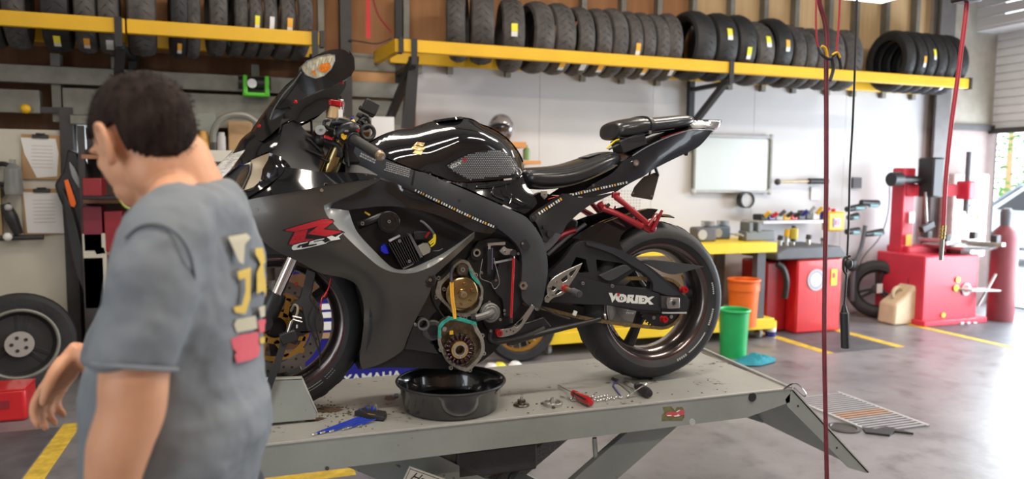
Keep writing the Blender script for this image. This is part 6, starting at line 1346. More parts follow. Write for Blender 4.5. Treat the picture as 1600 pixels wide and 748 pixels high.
# sprocket
sc=Vector((RC.x+.006,2.470,RC.z)); sm_=MB().ring(sc,(0,1,0),.092,.045,.007,60)
for i in range(43): a=2*PI*i/43; sm_.box(sc+Vector((.095*math.cos(a),.0035,.095*math.sin(a))),(.008,.006,.006),Matrix.Rotation(-a,3,'Y'))
spk=sm_.build('rear_sprocket',m_satin,bk)
for i in range(5): a=2*PI*i/5+.3; q=sc+Vector((.066*math.cos(a),-.001,.066*math.sin(a))); MB().cyl(q,q-Vector((0,.006,0)),.008,n=6).build('sprocket_nut',m_steel,spk)
MB().cyl(sc+Vector((0,.006,0)),sc+Vector((0,.03,0)),.078,.07,40).build('sprocket_carrier',m_satin,bk)
MB().cyl(sc-Vector((0,.03,0)),sc+Vector((0,.2,0)),.028,n=20).build('axle_carrier',m_satin,bk)
# chain loop
fs_c=Vector((K(*Hh(15,384),2.473).x,2.473,K(*Hh(15,384),2.473).z)); r1=.048; r2=.097
path=[]; d_=sc-fs_c; L_=math.hypot(d_.x,d_.z); th=math.atan2(d_.z,d_.x); al=math.asin((r2-r1)/L_)
ta=th+PI/2+al; tb=th-PI/2-al
for i in range(20): a=ta+ (2*PI-(ta-tb))*0; 
arc2=[ta-(ta-tb)*i/40 for i in range(41)]
for a in arc2: path.append(Vector((sc.x+r2*math.cos(a),2.473,sc.z+r2*math.sin(a))))
low=[Vector((fs_c.x+r1*math.cos(tb),2.473,fs_c.z+r1*math.sin(tb)))]
A0=path[-1]; mid=[A0.lerp(low[0],t_)-Vector((0,0,.014*math.sin(PI*t_))) for t_ in [i/20 for i in range(1,20)]]
path+=mid
arc1=[tb-(2*PI-(ta-tb))*i/12 for i in range(13)]
for a in arc1: path.append(Vector((fs_c.x+r1*math.cos(a),2.473,fs_c.z+r1*math.sin(a))))
path.append(path[0])
tot=sum((b-a).length for a,b in zip(path,path[1:])); n_=int(tot/.0159); n_+=n_%2; pts=[]; acc=0; j=0
seg_=[(b-a).length for a,b in zip(path,path[1:])]
for i in range(n_):
    t_=tot*i/n_
    while acc+seg_[j]<t_: acc+=seg_[j]; j+=1
    pts.append(path[j].lerp(path[j+1],(t_-acc)/seg_[j]))
cm=MB()
for i in range(n_):
    a=pts[i];b=pts[(i+1)%n_]; o_=.0085 if i%2 else .0065
    for sg in (-1,1): cm.bar(a+Vector((0,sg*o_,0)),b+Vector((0,sg*o_,0)),.0018,.013); cm.cyl(a+Vector((0,sg*(o_+.0012),0)),a+Vector((0,sg*o_,0)),.0062,n=8)
    cm.cyl(a-Vector((0,.0065,0)),a+Vector((0,.0065,0)),.005,n=8)
cm.build('drive_chain',m_chain,bk)
# hugger
MB().lathe([(.338,-.095),(.345,-.06),(.348,0),(.345,.06),(.338,.095),(.334,.095),(.341,.06),(.344,0),(.341,-.06),(.334,-.095),(.338,-.095)],RC,(0,1,0),40,-PI/2-1.06,-PI/2+.16).build('rear_hugger',m_gloss,bk)
spanel('hugger_side',[(*Hh(x,y),k) for x,y,k in [(185,178,2.465),(290,118,2.475),(400,82,2.478),(478,64,2.478),(520,68,2.478),(480,108,2.474),(410,140,2.470),(375,170,2.468),(368,200,2.466),(385,228,2.464),(330,214,2.462),(240,190,2.46)]],.8,m_gloss,th=.004,g=.012)
pipe('hugger_reflection',[(*Hh(310,118),2.472),(*Hh(400,86),2.474),(*Hh(475,66),2.475)],.0012,m_gold)  # gold bead paints the reflection on the black hugger
# inner fender / shock area darkness
MB().prism([K(x,y,2.53) for x,y in [(845,360),(880,335),(905,345),(900,380),(850,410)]],(0,.08,0)).build('rear_shock_body',m_satin,bk,bev=.01)
MB().tube([K(855,398,2.50),K(885,372,2.50),K(915,350,2.50)],.008,10).build('damper_rod',m_grey,bk)
pipe('red_spring',[(862,378,2.50),(880,366,2.50),(898,360,2.50)],.012,m_redb,sm=0 if 0 else 4)
# ---- rearset, shifter, stand
hp_=ph('heel_plate',[(225,276),(208,312),(182,352),(150,398),(112,412),(92,432),(78,428),(78,412),(90,398),(86,374),(96,352),(118,330),(160,306)],2.405,.005,mat('heel_silver',(.46,.45,.42),.3,.85),[[(205,296),(182,330),(172,322),(176,312)],[(165,322),(168,340),(150,352),(140,342)],[(108,365),(125,372),(112,385),(102,380)],[(130,380),(148,384),(122,400),(116,396)]],bev=.001)
for x,y in ((97,373),(90,410),(122,350)): bolt(*Hh(x,y),2.403,.006,m_chrome,hp_)
o=disc_at(*Hh(160,376),2.395,.013,.012,m_redp,'peg_pivot'); MB().cyl(K(*Hh(160,376),2.40),K(*Hh(190,388),2.33),.0085,n=16).build('rider_peg',mat('peg_brass',(.38,.30,.20),.35,.8),bk); MB().cyl(K(*Hh(188,386),2.335),K(*Hh(212,397),2.29),.0125,n=14).build('peg_sleeve',m_grey,bk); MB().cyl(K(*Hh(208,395),2.296),K(*Hh(214,398),2.286),.0095,n=14).build('peg_end',m_darks,bk)
sl=plate('shift_lever',[E(x,y) for x,y in [(632,528),(650,520),(690,512),(722,488),(760,440),(778,415),(790,425),(782,440),(750,490),(728,520),(700,540),(655,552),(635,550)]],2.392,.007,mat('lever_silver',(.42,.40,.37),.32,.85),holes=[[E(x,y) for x,y in [(700,505),(722,488),(742,470),(735,490),(715,512)]]],bev=.001)
for x,y in ((672,528),(688,522),(700,527)): q=E(x,y); disc_at(q[0],q[1],2.391,.0028,.002,m_black,'lever_hole',sl,n=10)
o=disc_at(*E(643,536),2.378,.0115,.02,m_redp,'shift_toe_peg'); ring_at(*E(643,536),2.377,.006,.0035,.002,m_black,'toe_peg_ring',o); bolt(*E(796,434),2.385,.006,m_chrome)
MB().tube([K(*E(605,520),2.42),K(*E(600,560),2.42),K(*E(640,570),2.42),K(*E(760,545),2.42),K(*E(830,515),2.42)],.010,10,5).build('lower_frame_rail',m_satin,bk); bolt(*E(605,525),2.405,.005,m_steel); bolt(*E(663,455),2.41,.004)
sd=MB().tube([K(792,535,2.43),K(840,522,2.42),K(880,512,2.41),K(920,503,2.40),K(938,498,2.40)],[.012,.0125,.011,.009,.0085],12,4).build('side_stand',m_satin,bk); MB().lathe([(0,0),(.013,0),(.013,.006),(0,.006)],K(944,494,2.40),(1,-.3,.25),16).build('stand_foot',m_steel,sd)
MB().prism([K(x,y,2.43) for x,y in [(795,512),(850,495),(862,510),(838,528),(800,540)]],(0,.03,0)).build('stand_bracket',m_satin,bk,bev=.004)
MB().tube([K(846,478,2.445),K(866,490,2.44),K(890,498,2.44)],.004,8,3).build('stand_spring',m_darks,bk)
MB().box(K(898,489,2.44),(.014,.006,.018),Matrix.Rotation(.4,3,'Y')).build('white_tag',m_decalw,bk)
# exhaust can on the far side
MB().tube([K(950,486,2.70),K(965,487,2.72),K(992,492,2.74)],[.040,.050,.052],20,4).build('exhaust_can',m_lgrey,bk)
# rear brake disc on the far side
MB().ring(Vector((RC.x,2.66,RC.z)),(0,1,0),.11,.07,.005,40).build('rear_brake_disc',m_steel,bk)
# ---- stator cover hanging by its wires
sv=thing('stator_cover','open alloy engine cover with green gasket dangling by yellow wires above the pan','engine cover',K(716,545,2.40))
S1=[(385,550),(388,505),(405,485),(432,468),(470,470),(520,482),(545,490),(550,510),(570,545),(578,570),(580,610),(565,640),(545,665),(520,690),(500,695),(470,685),(440,668),(420,650),(400,612),(388,585)]
S2=[(398,552),(400,512),(412,496),(436,480),(470,482),(515,495),(532,505),(540,530),(560,560),(566,600),(552,635),(530,660),(506,680),(478,672),(448,655),(430,635),(412,600),(400,575)]
kS=2.372
def sp_(pts): return smooth_outline([K(*E(x,y),kS) for x,y in pts],50,.008)
MB().prism(sp_(S1),(0,.004,0),[sp_(S2)]).build('cover_flange',m_case,sv,bev=.0008,seg=1)
MB().prism(sp_(S2),(0,.035,0),[]).build('cover_back',mat('cover_inside',(.20,.15,.09),.35,.7,var=.35,scale=40),sv).location.y+=.030
wl_=MB(); P1=sp_(S2); P2=[p+Vector((0,.034,0)) for p in P1]; n_=len(P1); wl_.add(P1+P2,[(i,(i+1)%n_,(i+1)%n_+n_,i+n_) for i in range(n_)]); wl_.build('cover_wall',m_case,sv)
MB().prism([K(*E(x,y),kS-.001) for x,y in [(385,552),(386,505),(402,484),(432,466),(475,468),(545,488),(548,502),(512,494),(470,482),(436,480),(412,496),(399,515),(397,552)]],(0,-.0015,0)).build('gasket',m_gasket,sv)
for x,y in ((393,550),(432,473),(480,476),(537,498),(398,606),(440,680),(520,690),(578,620),(572,545),(570,570)):
    q=E(x,y); MB().ring(K(q[0],q[1],kS-.001),(0,1,0),.0068,.0034,.010,14).build('bolt_boss',m_case,sv)
cc=K(*E(473,602),kS+.004)
for i in range(18):
    a=2*PI*i/18; d0=Vector((math.cos(a),0,math.sin(a))); q=cc+d0*.041
    t2=Vector((-math.sin(a),0,math.cos(a))); R_=Matrix((d0,Vector((0,1,0)),t2)).transposed()
    o=MB().box(q,(.018,.022,.0085),R_).build('coil_winding',mat('coil_dark',(.045,.012,.022),.25,.4,coat=.6),sv,bev=.0025,seg=1)
    MB().box(cc+d0*.0525+Vector((0,.0,0)),(.004,.022,.012),R_).build('pole_shoe',m_pst,o)
MB().ring(cc+Vector((0,-.013,0)),(0,1,0),.0295,.017,.02,40).build('coil_core',mat('core_gold',(.60,.42,.17),.3,.7),sv); MB().ring(cc+Vector((0,-.0145,0)),(0,1,0),.022,.0165,.004,32).build('core_bore_ring',m_chrome,sv)
for a in (.5,2.6,4.7): q=cc+Vector((.024*math.cos(a),-.0145,.024*math.sin(a))); MB().cyl(q,q-Vector((0,.003,0)),.0042,n=10).build('core_bolt',m_chrome,sv)
q=K(*E(413,518),kS); MB().cyl(q,q+Vector((0,.02,0)),.008,n=16).build('pickup_boss',m_steel,sv); MB().box(K(*E(440,532),kS),(.012,.012,.012)).build('wire_grommet',m_wireo,sv)
MB().tube([K(*E(425,530),kS-.002),K(*E(450,510),kS-.002),K(*E(458,500),kS-.002)],.002,6,3).build('pickup_wire',m_black,sv)
for dx in (-4,4): MB().tube([K(*E(442+dx,322),2.385),K(*E(444+dx,380),2.380),K(*E(452+dx,440),2.375),K(*E(456+dx*.6,475),2.370)],.0036,8,5).build('yellow_wire',m_wireo,sv)
MB().tube([K(*E(446,258),2.40),K(*E(440,290),2.392),K(*E(442,325),2.385)],.0050,8,4).build('wire_sheath',mat('sheath_violet',(.05,.05,.08),.5),sv)

plate('suspension_linkage',[(838,468),(905,478),(948,490),(950,499),(905,506),(868,516),(835,508)],2.52,.10,m_satin,bev=.006)

spanel('rear_inner_panel',[(546,238,2.45),(562,246,2.45),(600,268,2.43),(588,274,2.42),(540,270,2.42),(540,252,2.44)],0,m_satin,th=.006,g=.012)
# ---------------------------------------------------------------- left part of the shop
kb=6.30
a=K(-40,200,kb); b=K(97,200,kb)
cb=MB().box(((-3.9+b.x)/2,kb+.03,a.z/2),(b.x+3.9,.04,a.z)).build('wall_panel',m_cream,wb,bev=.004); cb['label']='cream painted wall board behind the clipboards'
def clipboard(x0,y0,x1,y1,tilt,lab,paper):
    c=K((x0+x1)/2,(y0+y1)/2,kb); A_=K(x0,y0,kb);B_=K(x1,y1,kb); w_=B_.x-A_.x;h_=A_.z-B_.z; R_=Matrix.Rotation(tilt,3,'Y'); t=thing('clipboard',lab,'clipboard',(c.x,kb,B_.z))
    MB().box((c.x,kb-.006,c.z),(w_,.006,h_),R_).build('board',m_card,t,bev=.003)
    q=Vector((c.x,kb-.012,c.z))
    MB().prism([q+R_@Vector((x*w_,0,z*h_)) for x,z in paper],(0,.003,0)).build('paper_sheet',m_paper,t)
    MB().box(q+R_@Vector((0,-.006,h_*.46)),(w_*.42,.018,.028),R_).build('clip',m_darks,t,bev=.004); MB().cyl(q+R_@Vector((0,-.008,h_*.50)),q+R_@Vector((0,-.008,h_*.53)),.03,n=14).build('clip_ring',m_darks,t)
    for i in range(7): MB().box(q+R_@Vector((.03*w_,-.001,h_*(.25-.08*i))),(w_*.55,.001,.0035),R_).build('ruled_line',m_lgrey,t)
clipboard(33,210,97,281,.02,'upper brown clipboard with a white sheet narrowing downwards, on the cream board',[(-.52,.42),(.38,.42),(.45,.1),(.40,-.42),(-.12,-.46),(-.42,.05)])
clipboard(35,295,101,366,-.01,'lower clipboard with a full white sheet, under the other one on the cream board',[(-.46,.43),(.48,.40),(.5,-.48),(-.42,-.46)])
# goggles, bottle and tools hung at the far left
t=thing('hanging_goggles','black goggles hanging on the cream board at the left edge','goggles',K(5,270,kb)); MB().torus(K(4,272,kb-.04),(.2,1,0),.075,.018,24,8).build('frame',m_black,t); MB().tube([K(-3,285,kb-.03),K(6,300,kb-.03),K(-4,310,kb-.03)],.014,8,4).build('strap',m_darks,t)
t=thing('clear_bottle','pale clear bottle hanging beside the goggles on the cream board','bottle',K(22,300,kb)); MB().lathe([(0,0),(.055,0),(.06,.03),(.055,.18),(.02,.22),(.02,.25),(0,.25)],K(22,303,kb-.07),(0,0,1),20).build('bottle',mat('clear_plastic',(.5,.52,.52),.15,trans=.6),t)
t=thing('drill_tool','black power drill hanging from the cream board below the goggles','drill',K(15,340,kb)); MB().tube([K(8,318,kb-.06),K(18,340,kb-.06),K(30,366,kb-.06)],[.03,.045,.03],12,4).build('body',m_black,t,); MB().cyl(K(0,372,kb-.06),K(68,370,kb-.06),.02,n=12).build('shelf_bar',m_darks,t); MB().ball(K(13,324,kb-.1),.025,10,8).build('chuck',m_lgrey,t); MB().ball(K(12,370,kb-.1),.03,10,8).build('white_cap',m_paper,t)
MB().box(K(-2,330,kb-.04),(.04,.04,.36)).build('handle',mat('wood_handle',(.35,.25,.13),.6),t)
# dark post with bag
p=K(108,330,6.25); tag(MB().box((p.x,6.32,K(108,168,6.3).z/2),(.085,.10,K(108,168,6.3).z)).build('shelf_post',m_darks),'dark steel shelf post right of the clipboards','post')
t=thing('riding_jacket','black riding jacket with orange stripe and grey reflective patches hanging on the dark post','jacket',K(125,470,6.1))
def jk(name,pts,k,th,m,par,bev=.02): return MB().prism(smooth_outline([K(x,y,k) for x,y in pts],60,.05),(0,th,0)).build(name,m,par,bev=bev)
jk('jacket_body',[(104,232),(122,240),(134,262),(140,300),(152,340),(162,375),(165,400),(158,430),(150,450),(135,440),(122,400),(104,340),(84,288),(96,270)],6.08,.14,m_satin,t)
jk('orange_stripe',[(100,282),(106,280),(119,318),(116,324),(109,322)],6.06,.01,mat('stripe_orange',(.9,.16,.02),.5),t,.003)
m_refl=mat('reflective_grey',(.28,.29,.31),.4)
jk('reflective_patch',[(108,252),(116,262),(136,305),(134,310),(112,275)],6.06,.01,m_refl,t,.003); jk('reflective_patch',[(136,318),(142,325),(160,365),(155,370),(140,342)],6.06,.01,m_refl,t,.003); jk('sleeve',[(96,295),(112,330),(128,390),(146,450),(130,455),(112,400)],6.03,.08,mat('jacket_grey',(.03,.03,.035),.8),t,.02)
jk('reflective_patch',[(144,385),(163,386),(166,396),(150,398)],6.02,.01,m_lgrey,t,.003)
# window behind the face
q0=K(116,188,6.38);q1=K(150,292,6.38); w1=struct(MB().box(((q0.x+q1.x)/2,6.42,(q0.z+q1.z)/2),(q1.x-q0.x,.02,q0.z-q1.z)).build('window_1',mat('window_daylight',(.80,.90,.95),.4,emit=.9)))
for a_,b_ in (((114,186),(114,294)),((152,186),(152,294)),((114,294),(152,294)),((114,186),(152,186))): MB().bar(K(*a_,6.36),K(*b_,6.36),.05,.05).build('window_frame',m_darks,w1)
tag(MB().cyl(K(118,248,6.3),K(150,228,6.3),.018,n=10).build('diagonal_rod',m_darks),'dark diagonal rod crossing in front of the small bright window','rod')
# metal shelving behind the person, with boxes
t=thing('shelving_unit','grey steel shelving unit behind the person with stacked boxes','shelf',(K(230,470,6.2).x,6.25,0))
x0=K(128,300,6.0).x;x1=K(432,300,6.0).x
for z in (1.62,1.30,.92,.5): MB().box(((x0+x1)/2,6.2,z),(x1-x0,.34,.03)).build('shelf_board',mat('shelf_wood',(.34,.15,.08),.6,var=.1),t)
for x in (x0,x1): 
    for y in (6.05,6.36): MB().box((x,y,.92),(.04,.04,1.84)).build('upright',m_darks,t)
MB().box(((x0+x1)/2,6.38,.95),(x1-x0,.02,1.75)).build('back_sheet',mat('shelf_back',(.14,.12,.10),.8),t)
def onshelf(px0,px1,pyt,z,m,name,lab,cat,k=6.05,dd=.2,shape='box'):
    A_=K(px0,pyt,k);B_=K(px1,pyt,k); h=A_.z-z; c=((A_.x+B_.x)/2,k+dd/2,z)
    if shape=='box': o=MB().box((c[0],c[1],z+h/2),(B_.x-A_.x,dd,h)).build(name,m,None,bev=.006)
    else: r=(B_.x-A_.x)/2; o=MB().lathe([(0,0),(r,0),(r,h*.8),(r*.8,h*.9),(r*.8,h),(0,h)],c,(0,0,1),16).build(name,m,None)
    tag(o,lab,cat)
zs=1.635
onshelf(303,336,176,zs,mat('box_greygreen',(.22,.24,.21),.6),'storage_box','grey green box on the top shelf right behind the head','box')
onshelf(306,326,204,zs,mat('jar_amber',(.50,.26,.05),.4),'jar','amber jar on the top shelf right of the head, before the grey green box','jar',k=5.93,dd=.1,shape='cyl')
onshelf(338,352,206,zs,m_lgrey,'cup','grey cup on the top shelf between the amber jar and the cardboard box','cup',k=5.93,dd=.1,shape='cyl')
onshelf(356,394,189,zs,m_card,'cardboard_box','tan cardboard box on the top shelf, left of the motorcycle screen','box')
onshelf(396,420,196,zs,m_black,'cardboard_box','dark box on the top shelf half hidden by the motorcycle screen','box')
tag(MB().tube([K(333,222,5.95),K(334,205,5.95),K(344,188,5.95),K(362,180,5.95),K(385,181,5.95),K(402,192,5.95)],.025,8,5).build('grey_hose',m_galv),'grey hose arching over the boxes on the top shelf','hose')
A_=K(300,234,5.78);B_=K(398,300,5.78); t=thing('white_cabinet','white cabinet with a dark recess under the top shelf, right of the head','cabinet',((A_.x+B_.x)/2,6.0,0)); MB().box(((A_.x+B_.x)/2,5.90,A_.z/2),(B_.x-A_.x,.24,A_.z)).build('body',m_cream,t,bev=.006); MB().box(K(334,262,5.77),(.15,.02,.09)).build('recess',m_darks,t)
for i,(px0,px1,pyt,z,m,lab) in enumerate(((128,158,278,1.315,m_redd,'dark red box on the second shelf, left of the face'),(128,190,300,1.315,m_black,'black box on the second shelf in front of the chin'),(128,158,322,.935,mat('maroon',(.20,.02,.04),.5),'maroon case on the third shelf beside the jacket'),(162,190,330,.935,m_redd,'narrow dark red case next to the maroon case'),(128,165,365,.515,m_cream,'cream box low on the shelving beside the jacket'),(128,162,402,.03,m_darks,'dark crate on the floor under the shelving')))  :
    onshelf(px0,px1,pyt if i!=1 else 306,z,m,'storage_box',lab,'box',k=6.02 if i!=1 else 5.9)
tag(MB().tube([K(188,312,5.85),K(196,322,5.85),K(204,326,5.85)],.012,8,3).build('green_band',mat('lime',(.4,.5,.08),.5)),'lime green strap end beside the chin of the person','strap')
# green hose reel on the rail
c=K(398,134,6.2); t=thing('green_winch','bright green mounted reel with black and white hub on the grey rail','reel',c)
for dx in (-.07,.09): MB().box(c+Vector((dx,0,0)),(.035,.12,.15)).build('side_plate',mat('reel_green',(.10,.55,.03),.4),t,bev=.01)
MB().cyl(c+Vector((-.12,0,.02)),c+Vector((.12,0,.02)),.05,n=18).build('drum',m_black,t); MB().cyl(c+Vector((-.02,-.08,.01)),c+Vector((-.02,-.05,.01)),.035,n=18).build('white_hub',m_paper,t); MB().box(c+Vector((.01,0,-.07)),(.2,.11,.03)).build('base_plate',MATS['reel_green'],t,bev=.01)
q=K(40,170,6.27); tag(MB().ball(q,.035,14,10).build('yellow_ball',m_yel),'round yellow knob on the dark bar above the clipboards','knob'); 
MB().box((K(0,170,6.33).x,6.33,q.z),(1.1,.03,.045)).build('wall_rail',m_darks,wb)
# pale boxes and box between racks
tag(MB().box((K(598,205,6.2).x,6.25,K(598,205,6.2).z),(.19,.12,.24)).build('paper_box',m_paper,bev=.004),'white box on the ledge behind the phone mount','box')
MB().box((K(570,231,6.2).x,6.26,K(600,231,6.2).z),(1.0,.5,.04)).build('ledge',MATS['orange_wood'],wb)
MB().box((K(595,180,6.4).x,6.44,1.7),(.62,.03,1.45)).build('cardboard_sheet',mat('kraft',(.55,.30,.13),.8,var=.06,scale=3),wb)
MB().box((K(640,150,6.4).x,6.42,1.3),(.07,.06,2.5)).build('wall_strut',m_darks,wb)
tag(MB().prism([K(x,y,5.86) for x,y in [(655,88),(640,88),(628,200),(648,200)]],(0,.05,0)).build('rack_leg',m_black),'black slanting leg under the left end of the right tyre rack','rack leg')
tag(MB().box((K(537,213,6.1).x,6.1,K(600,231,6.2).z+.06),(.12,.08,.08)).build('red_cap_box',m_red,bev=.006),'small red box behind the brake lever','box')
# low cabinet wall left of the bench: dark clutter seen between wheels
# wheel leaning far left and red toolbox
wc=K(20,553,5.6)
t,c,ax,h=spoked('steel_wheel',(wc.x,5.75,.345),(.28,-.96,.12),.345,.225,m_rubber2,mat('rim_dark',(.018,.018,.018),.65),'large dark tyred wheel with grey rim leaning against the wall at far left',cat='wheel')
MB().torus(c+ax*h*.9,ax,.228,.012,40,8).build('rim_lip',m_galv,t); MB().cyl(c-ax*h*.3,c+ax*h*.1,.2,n=32).build('dark_backing',m_black,t); MB().cyl(c+ax*h*.8,c+ax*h*1.15,.085,n=24).build('hub_plate',mat('hub_alloy',(.42,.40,.38),.4,.5),t)  # black disc behind the spokes is added to darken the wheel's interior
for i in range(5): a_=2*PI*i/5; x_,y_=frame(ax); q=c+ax*h*1.16+(x_*math.cos(a_)+y_*math.sin(a_))*.045; MB().cyl(q,q+ax*.004,.012,n=10).build('bolt_hole',m_black,t)
tag(MB().tube([K(-20,493,6.0),K(20,486,6.0),K(55,486,6.0),K(80,496,6.0)],.02,8,5).build('lime_hose',mat('lime_hose',(.60,.62,.05),.5)),'lime yellow hose lying over the top of the far left wheel','hose')
A_=Z(42,657,0); t=thing('red_tool_box','red plastic tool box on the floor in front of the far left wheel','tool box',(A_.x-.25,A_.y+.1,0)); MB().box((A_.x-.25,A_.y+.12,.10),(.5,.24,.20)).build('body',m_red,t,bev=.02); MB().box((A_.x-.16,A_.y-.002,.11),(.15,.004,.05)).build('label_patch',m_redd,t); MB().box((A_.x-.25,A_.y+.12,.195),(.5,.24,.012)).build('lid',m_red,t,bev=.004)
# blue mat and blue motocross bike behind
ks=4.6; pa_=K(476,500,ks); pb2=K(704,500,ks); zt=K(600,452,ks).z
mt=thing('display_panel','deep blue upright panel with white lettering and blocks behind the front wheel','panel',((pa_.x+pb2.x)/2,ks,0))
MB().box(((pa_.x+pb2.x)/2,ks+.03,zt/2),(pb2.x-pa_.x,.05,zt)).build('panel_sheet',mat('panel_blue',(.012,.012,.22),.35,coat=.3),mt,bev=.008)
q_=K(582,590,ks); flat_text('panel_lettering','YAMAHA',.078,(q_.x,ks+.004,q_.z),(1,0,-.0),(0,0,1),m_decalw,mt,bold=.002,off=.001,sx=1.15)
for x0,y0,x1,y1,m in ((503,475,515,483,m_paper),(501,488,515,496,m_paper),(505,503,515,515,m_paper),(503,520,513,528,m_card),(562,508,569,520,m_paper),(560,470,570,480,mat('spot_blue',(.10,.14,.75),.4))):
    A_=K(x0,y0,ks);B_=K(x1,y1,ks); MB().box(((A_.x+B_.x)/2,ks,(A_.z+B_.z)/2),(B_.x-A_.x+.02,.006,A_.z-B_.z)).build('printed_block',m,mt)
for x in (pa_.x+.1,pb2.x-.1): MB().box((x,ks+.15,.02),(.05,.4,.04)).build('foot',m_darks,mt)
kd=5.55
mb_=thing('motocross_bike','blue and white motocross bike with gold rimmed wheels parked behind the lift','motorcycle',(1.3,kd,0))
def side(name,pts,k,th,m,bev=.02): return MB().prism(smooth_outline([K(x,y,k) for x,y in pts],55,.04),(0,th,0)).build(name,m,mb_,bev=bev)
r0=K(812,541,kd); wheels=[(r0.x,.31),(r0.x-1.42,.33)]
m_gr=mat('rim_goldmx',(.60,.30,.04),.3,.7)
for x,R in wheels:
    c=Vector((x,kd,R+.0)); 
    MB().lathe([(R-.085,-.03),(R-.07,-.05),(R-.02,-.055),(R,-.03),(R,.03),(R-.02,.055),(R-.07,.05),(R-.085,.03),(R-.085,-.03)],c,(0,1,0),36).build('tyre',m_rubber2,mb_); MB().ring(c-Vector((0,.025,0)),(0,1,0),R-.08,R-.105,.05,36).build('wheel_rim',m_gr,mb_); MB().cyl(c-Vector((0,.06,0)),c+Vector((0,.06,0)),.035,n=16).build('hub',m_gr,mb_); MB().ring(c-Vector((0,.06,0)),(0,1,0),.115,.095,.004,30).build('brake_disc',m_lgrey,mb_)
    sp_2=MB()
    for i in range(18): a_=2*PI*i/18; sp_2.cyl(c+Vector((.03*math.cos(a_),-.02*(-1)**i,.03*math.sin(a_))),c+Vector(((R-.1)*math.cos(a_+.2),0,(R-.1)*math.sin(a_+.2))),.003,n=5)
    sp_2.build('wire_spokes',m_steel,mb_)['kind']='stuff'
x=r0.x; MB().bar((x,kd-.10,.31),(x-.52,kd-.10,.42),.05,.07).build('swingarm',m_lgrey,mb_,bev=.01); MB().box((x,kd-.115,.31),(.09,.02,.09)).build('axle_block',mat('block_blue',(.03,.12,.42),.35,.4),mb_,bev=.006)
MB().box((x-.72,kd,.42),(.42,.26,.34)).build('engine',m_darks,mb_,bev=.03); MB().bar((x-1.40,kd-.08,.36),(x-1.15,kd-.08,.98),.05,.05).build('fork_leg',m_blue,mb_); MB().bar((x-1.40,kd+.08,.36),(x-1.15,kd+.08,.98),.05,.05).build('fork_leg',m_blue,mb_)
MB().prism([(x-1.28,kd-.14,.92),(x-.75,kd-.14,.95),(x-.70,kd-.14,.80),(x-1.0,kd-.14,.45),(x-1.18,kd-.14,.50)],(0,.28,0)).build('radiator_shroud',m_blue,mb_,bev=.03)
for i in range(4): MB().box((x-1.23+.01*i,kd-.155,.86-.10*i),(.13,.012,.045),Matrix.Rotation(.3,3,'Y')).build('white_stripe',m_paper,mb_)
MB().tube([(x-.95,kd,.96),(x-.6,kd,.90),(x-.1,kd,.95),(x+.1,kd,.98)],[.09,.09,.08,.05],12,4).build('seat',m_black,mb_); MB().prism([(x-.35,kd-.10,.90),(x+.12,kd-.10,.95),(x+.22,kd-.10,.90),(x-.1,kd-.10,.68),(x-.35,kd-.10,.70)],(0,.2,0)).build('side_panel',m_blue,mb_,bev=.02)
MB().tube([(x-1.85,kd,.78),(x-1.5,kd,.86),(x-1.15,kd,.84)],[.02,.05,.04],8,4).build('front_mudguard',m_blue,mb_); MB().cyl((x-1.12,kd-.38,1.10),(x-1.12,kd+.38,1.10),.014,n=10).build('handlebar',m_black,mb_)
MB().tube([(x-.9,kd-.12,.35),(x-.5,kd-.13,.30),(x-.15,kd-.14,.52)],[.03,.035,.05],12,4).build('exhaust',mat('orange_pipe',(.6,.12,.03),.4),mb_)
for i,(px,py,m) in enumerate(((781,540,m_stick_y),(768,556,m_paper),(805,562,m_paper))):
    q=K(px,py,5.3); q.z=max(q.z,.0); tag(MB().lathe([(0,0),(.05,0),(.055,.04),(.03,.065),(0,.065)],(q.x,5.3,0),(0,0,1),14).build('small_pot',m),['yellow pot','white pot left of the gold rim','white pot under the gold rim'][i]+' on the floor behind the lift','pot')
# things on the lower shelf of the bench
rnd=random.Random(9)
for i in range(7):
    x=2.45+i*.30; h=.12+.15*rnd.random(); mm=[m_darks,m_redd,m_black,m_grey,m_card,m_black,m_darks][i]
    if x>3.75: continue
    tag(MB().box((x,6.0,.20+h/2),(.22,.3,h)).build('storage_crate',mm,bev=.01),['dark low crate at the left end','dark red crate, second from left','black crate, third from left','grey crate, fourth from left','brown cardboard crate, right end','',''][i]+' on the lower bench shelf behind the rear wheel','crate')
# ---------------------------------------------------------------- the person
KP=1.40
per=thing('person','dark haired man in grey t-shirt with yellow and red back print, head bowed','person',(K(265,700,KP).x,KP,0))
fa_=math.radians(10); Fd=Vector((-math.cos(fa_),math.sin(fa_),0)); Ld=Vector((-math.sin(fa_),-math.cos(fa_),0)); Up=Vector((0,0,1))
m_skin=mat('skin',(.66,.33,.19),.48,var=.10,scale=7,bump=.06,bscale=120)
m_skin.node_tree.nodes['Principled BSDF'].inputs['Subsurface Weight'].default_value=.12; m_skin.node_tree.nodes['Principled BSDF'].inputs['Subsurface Scale'].default_value=.01
m_shirt=mat('shirt_grey',(.175,.193,.215),.85,var=.05,scale=5,bump=.12,bscale=500); m_trou=mat('trousers',(.03,.032,.04),.8); m_hair=mat('hair_dark',(.022,.014,.011),.85,spec=.15,var=.5,scale=60,bump=.3,bscale=160,stretch=(1,1,.3))
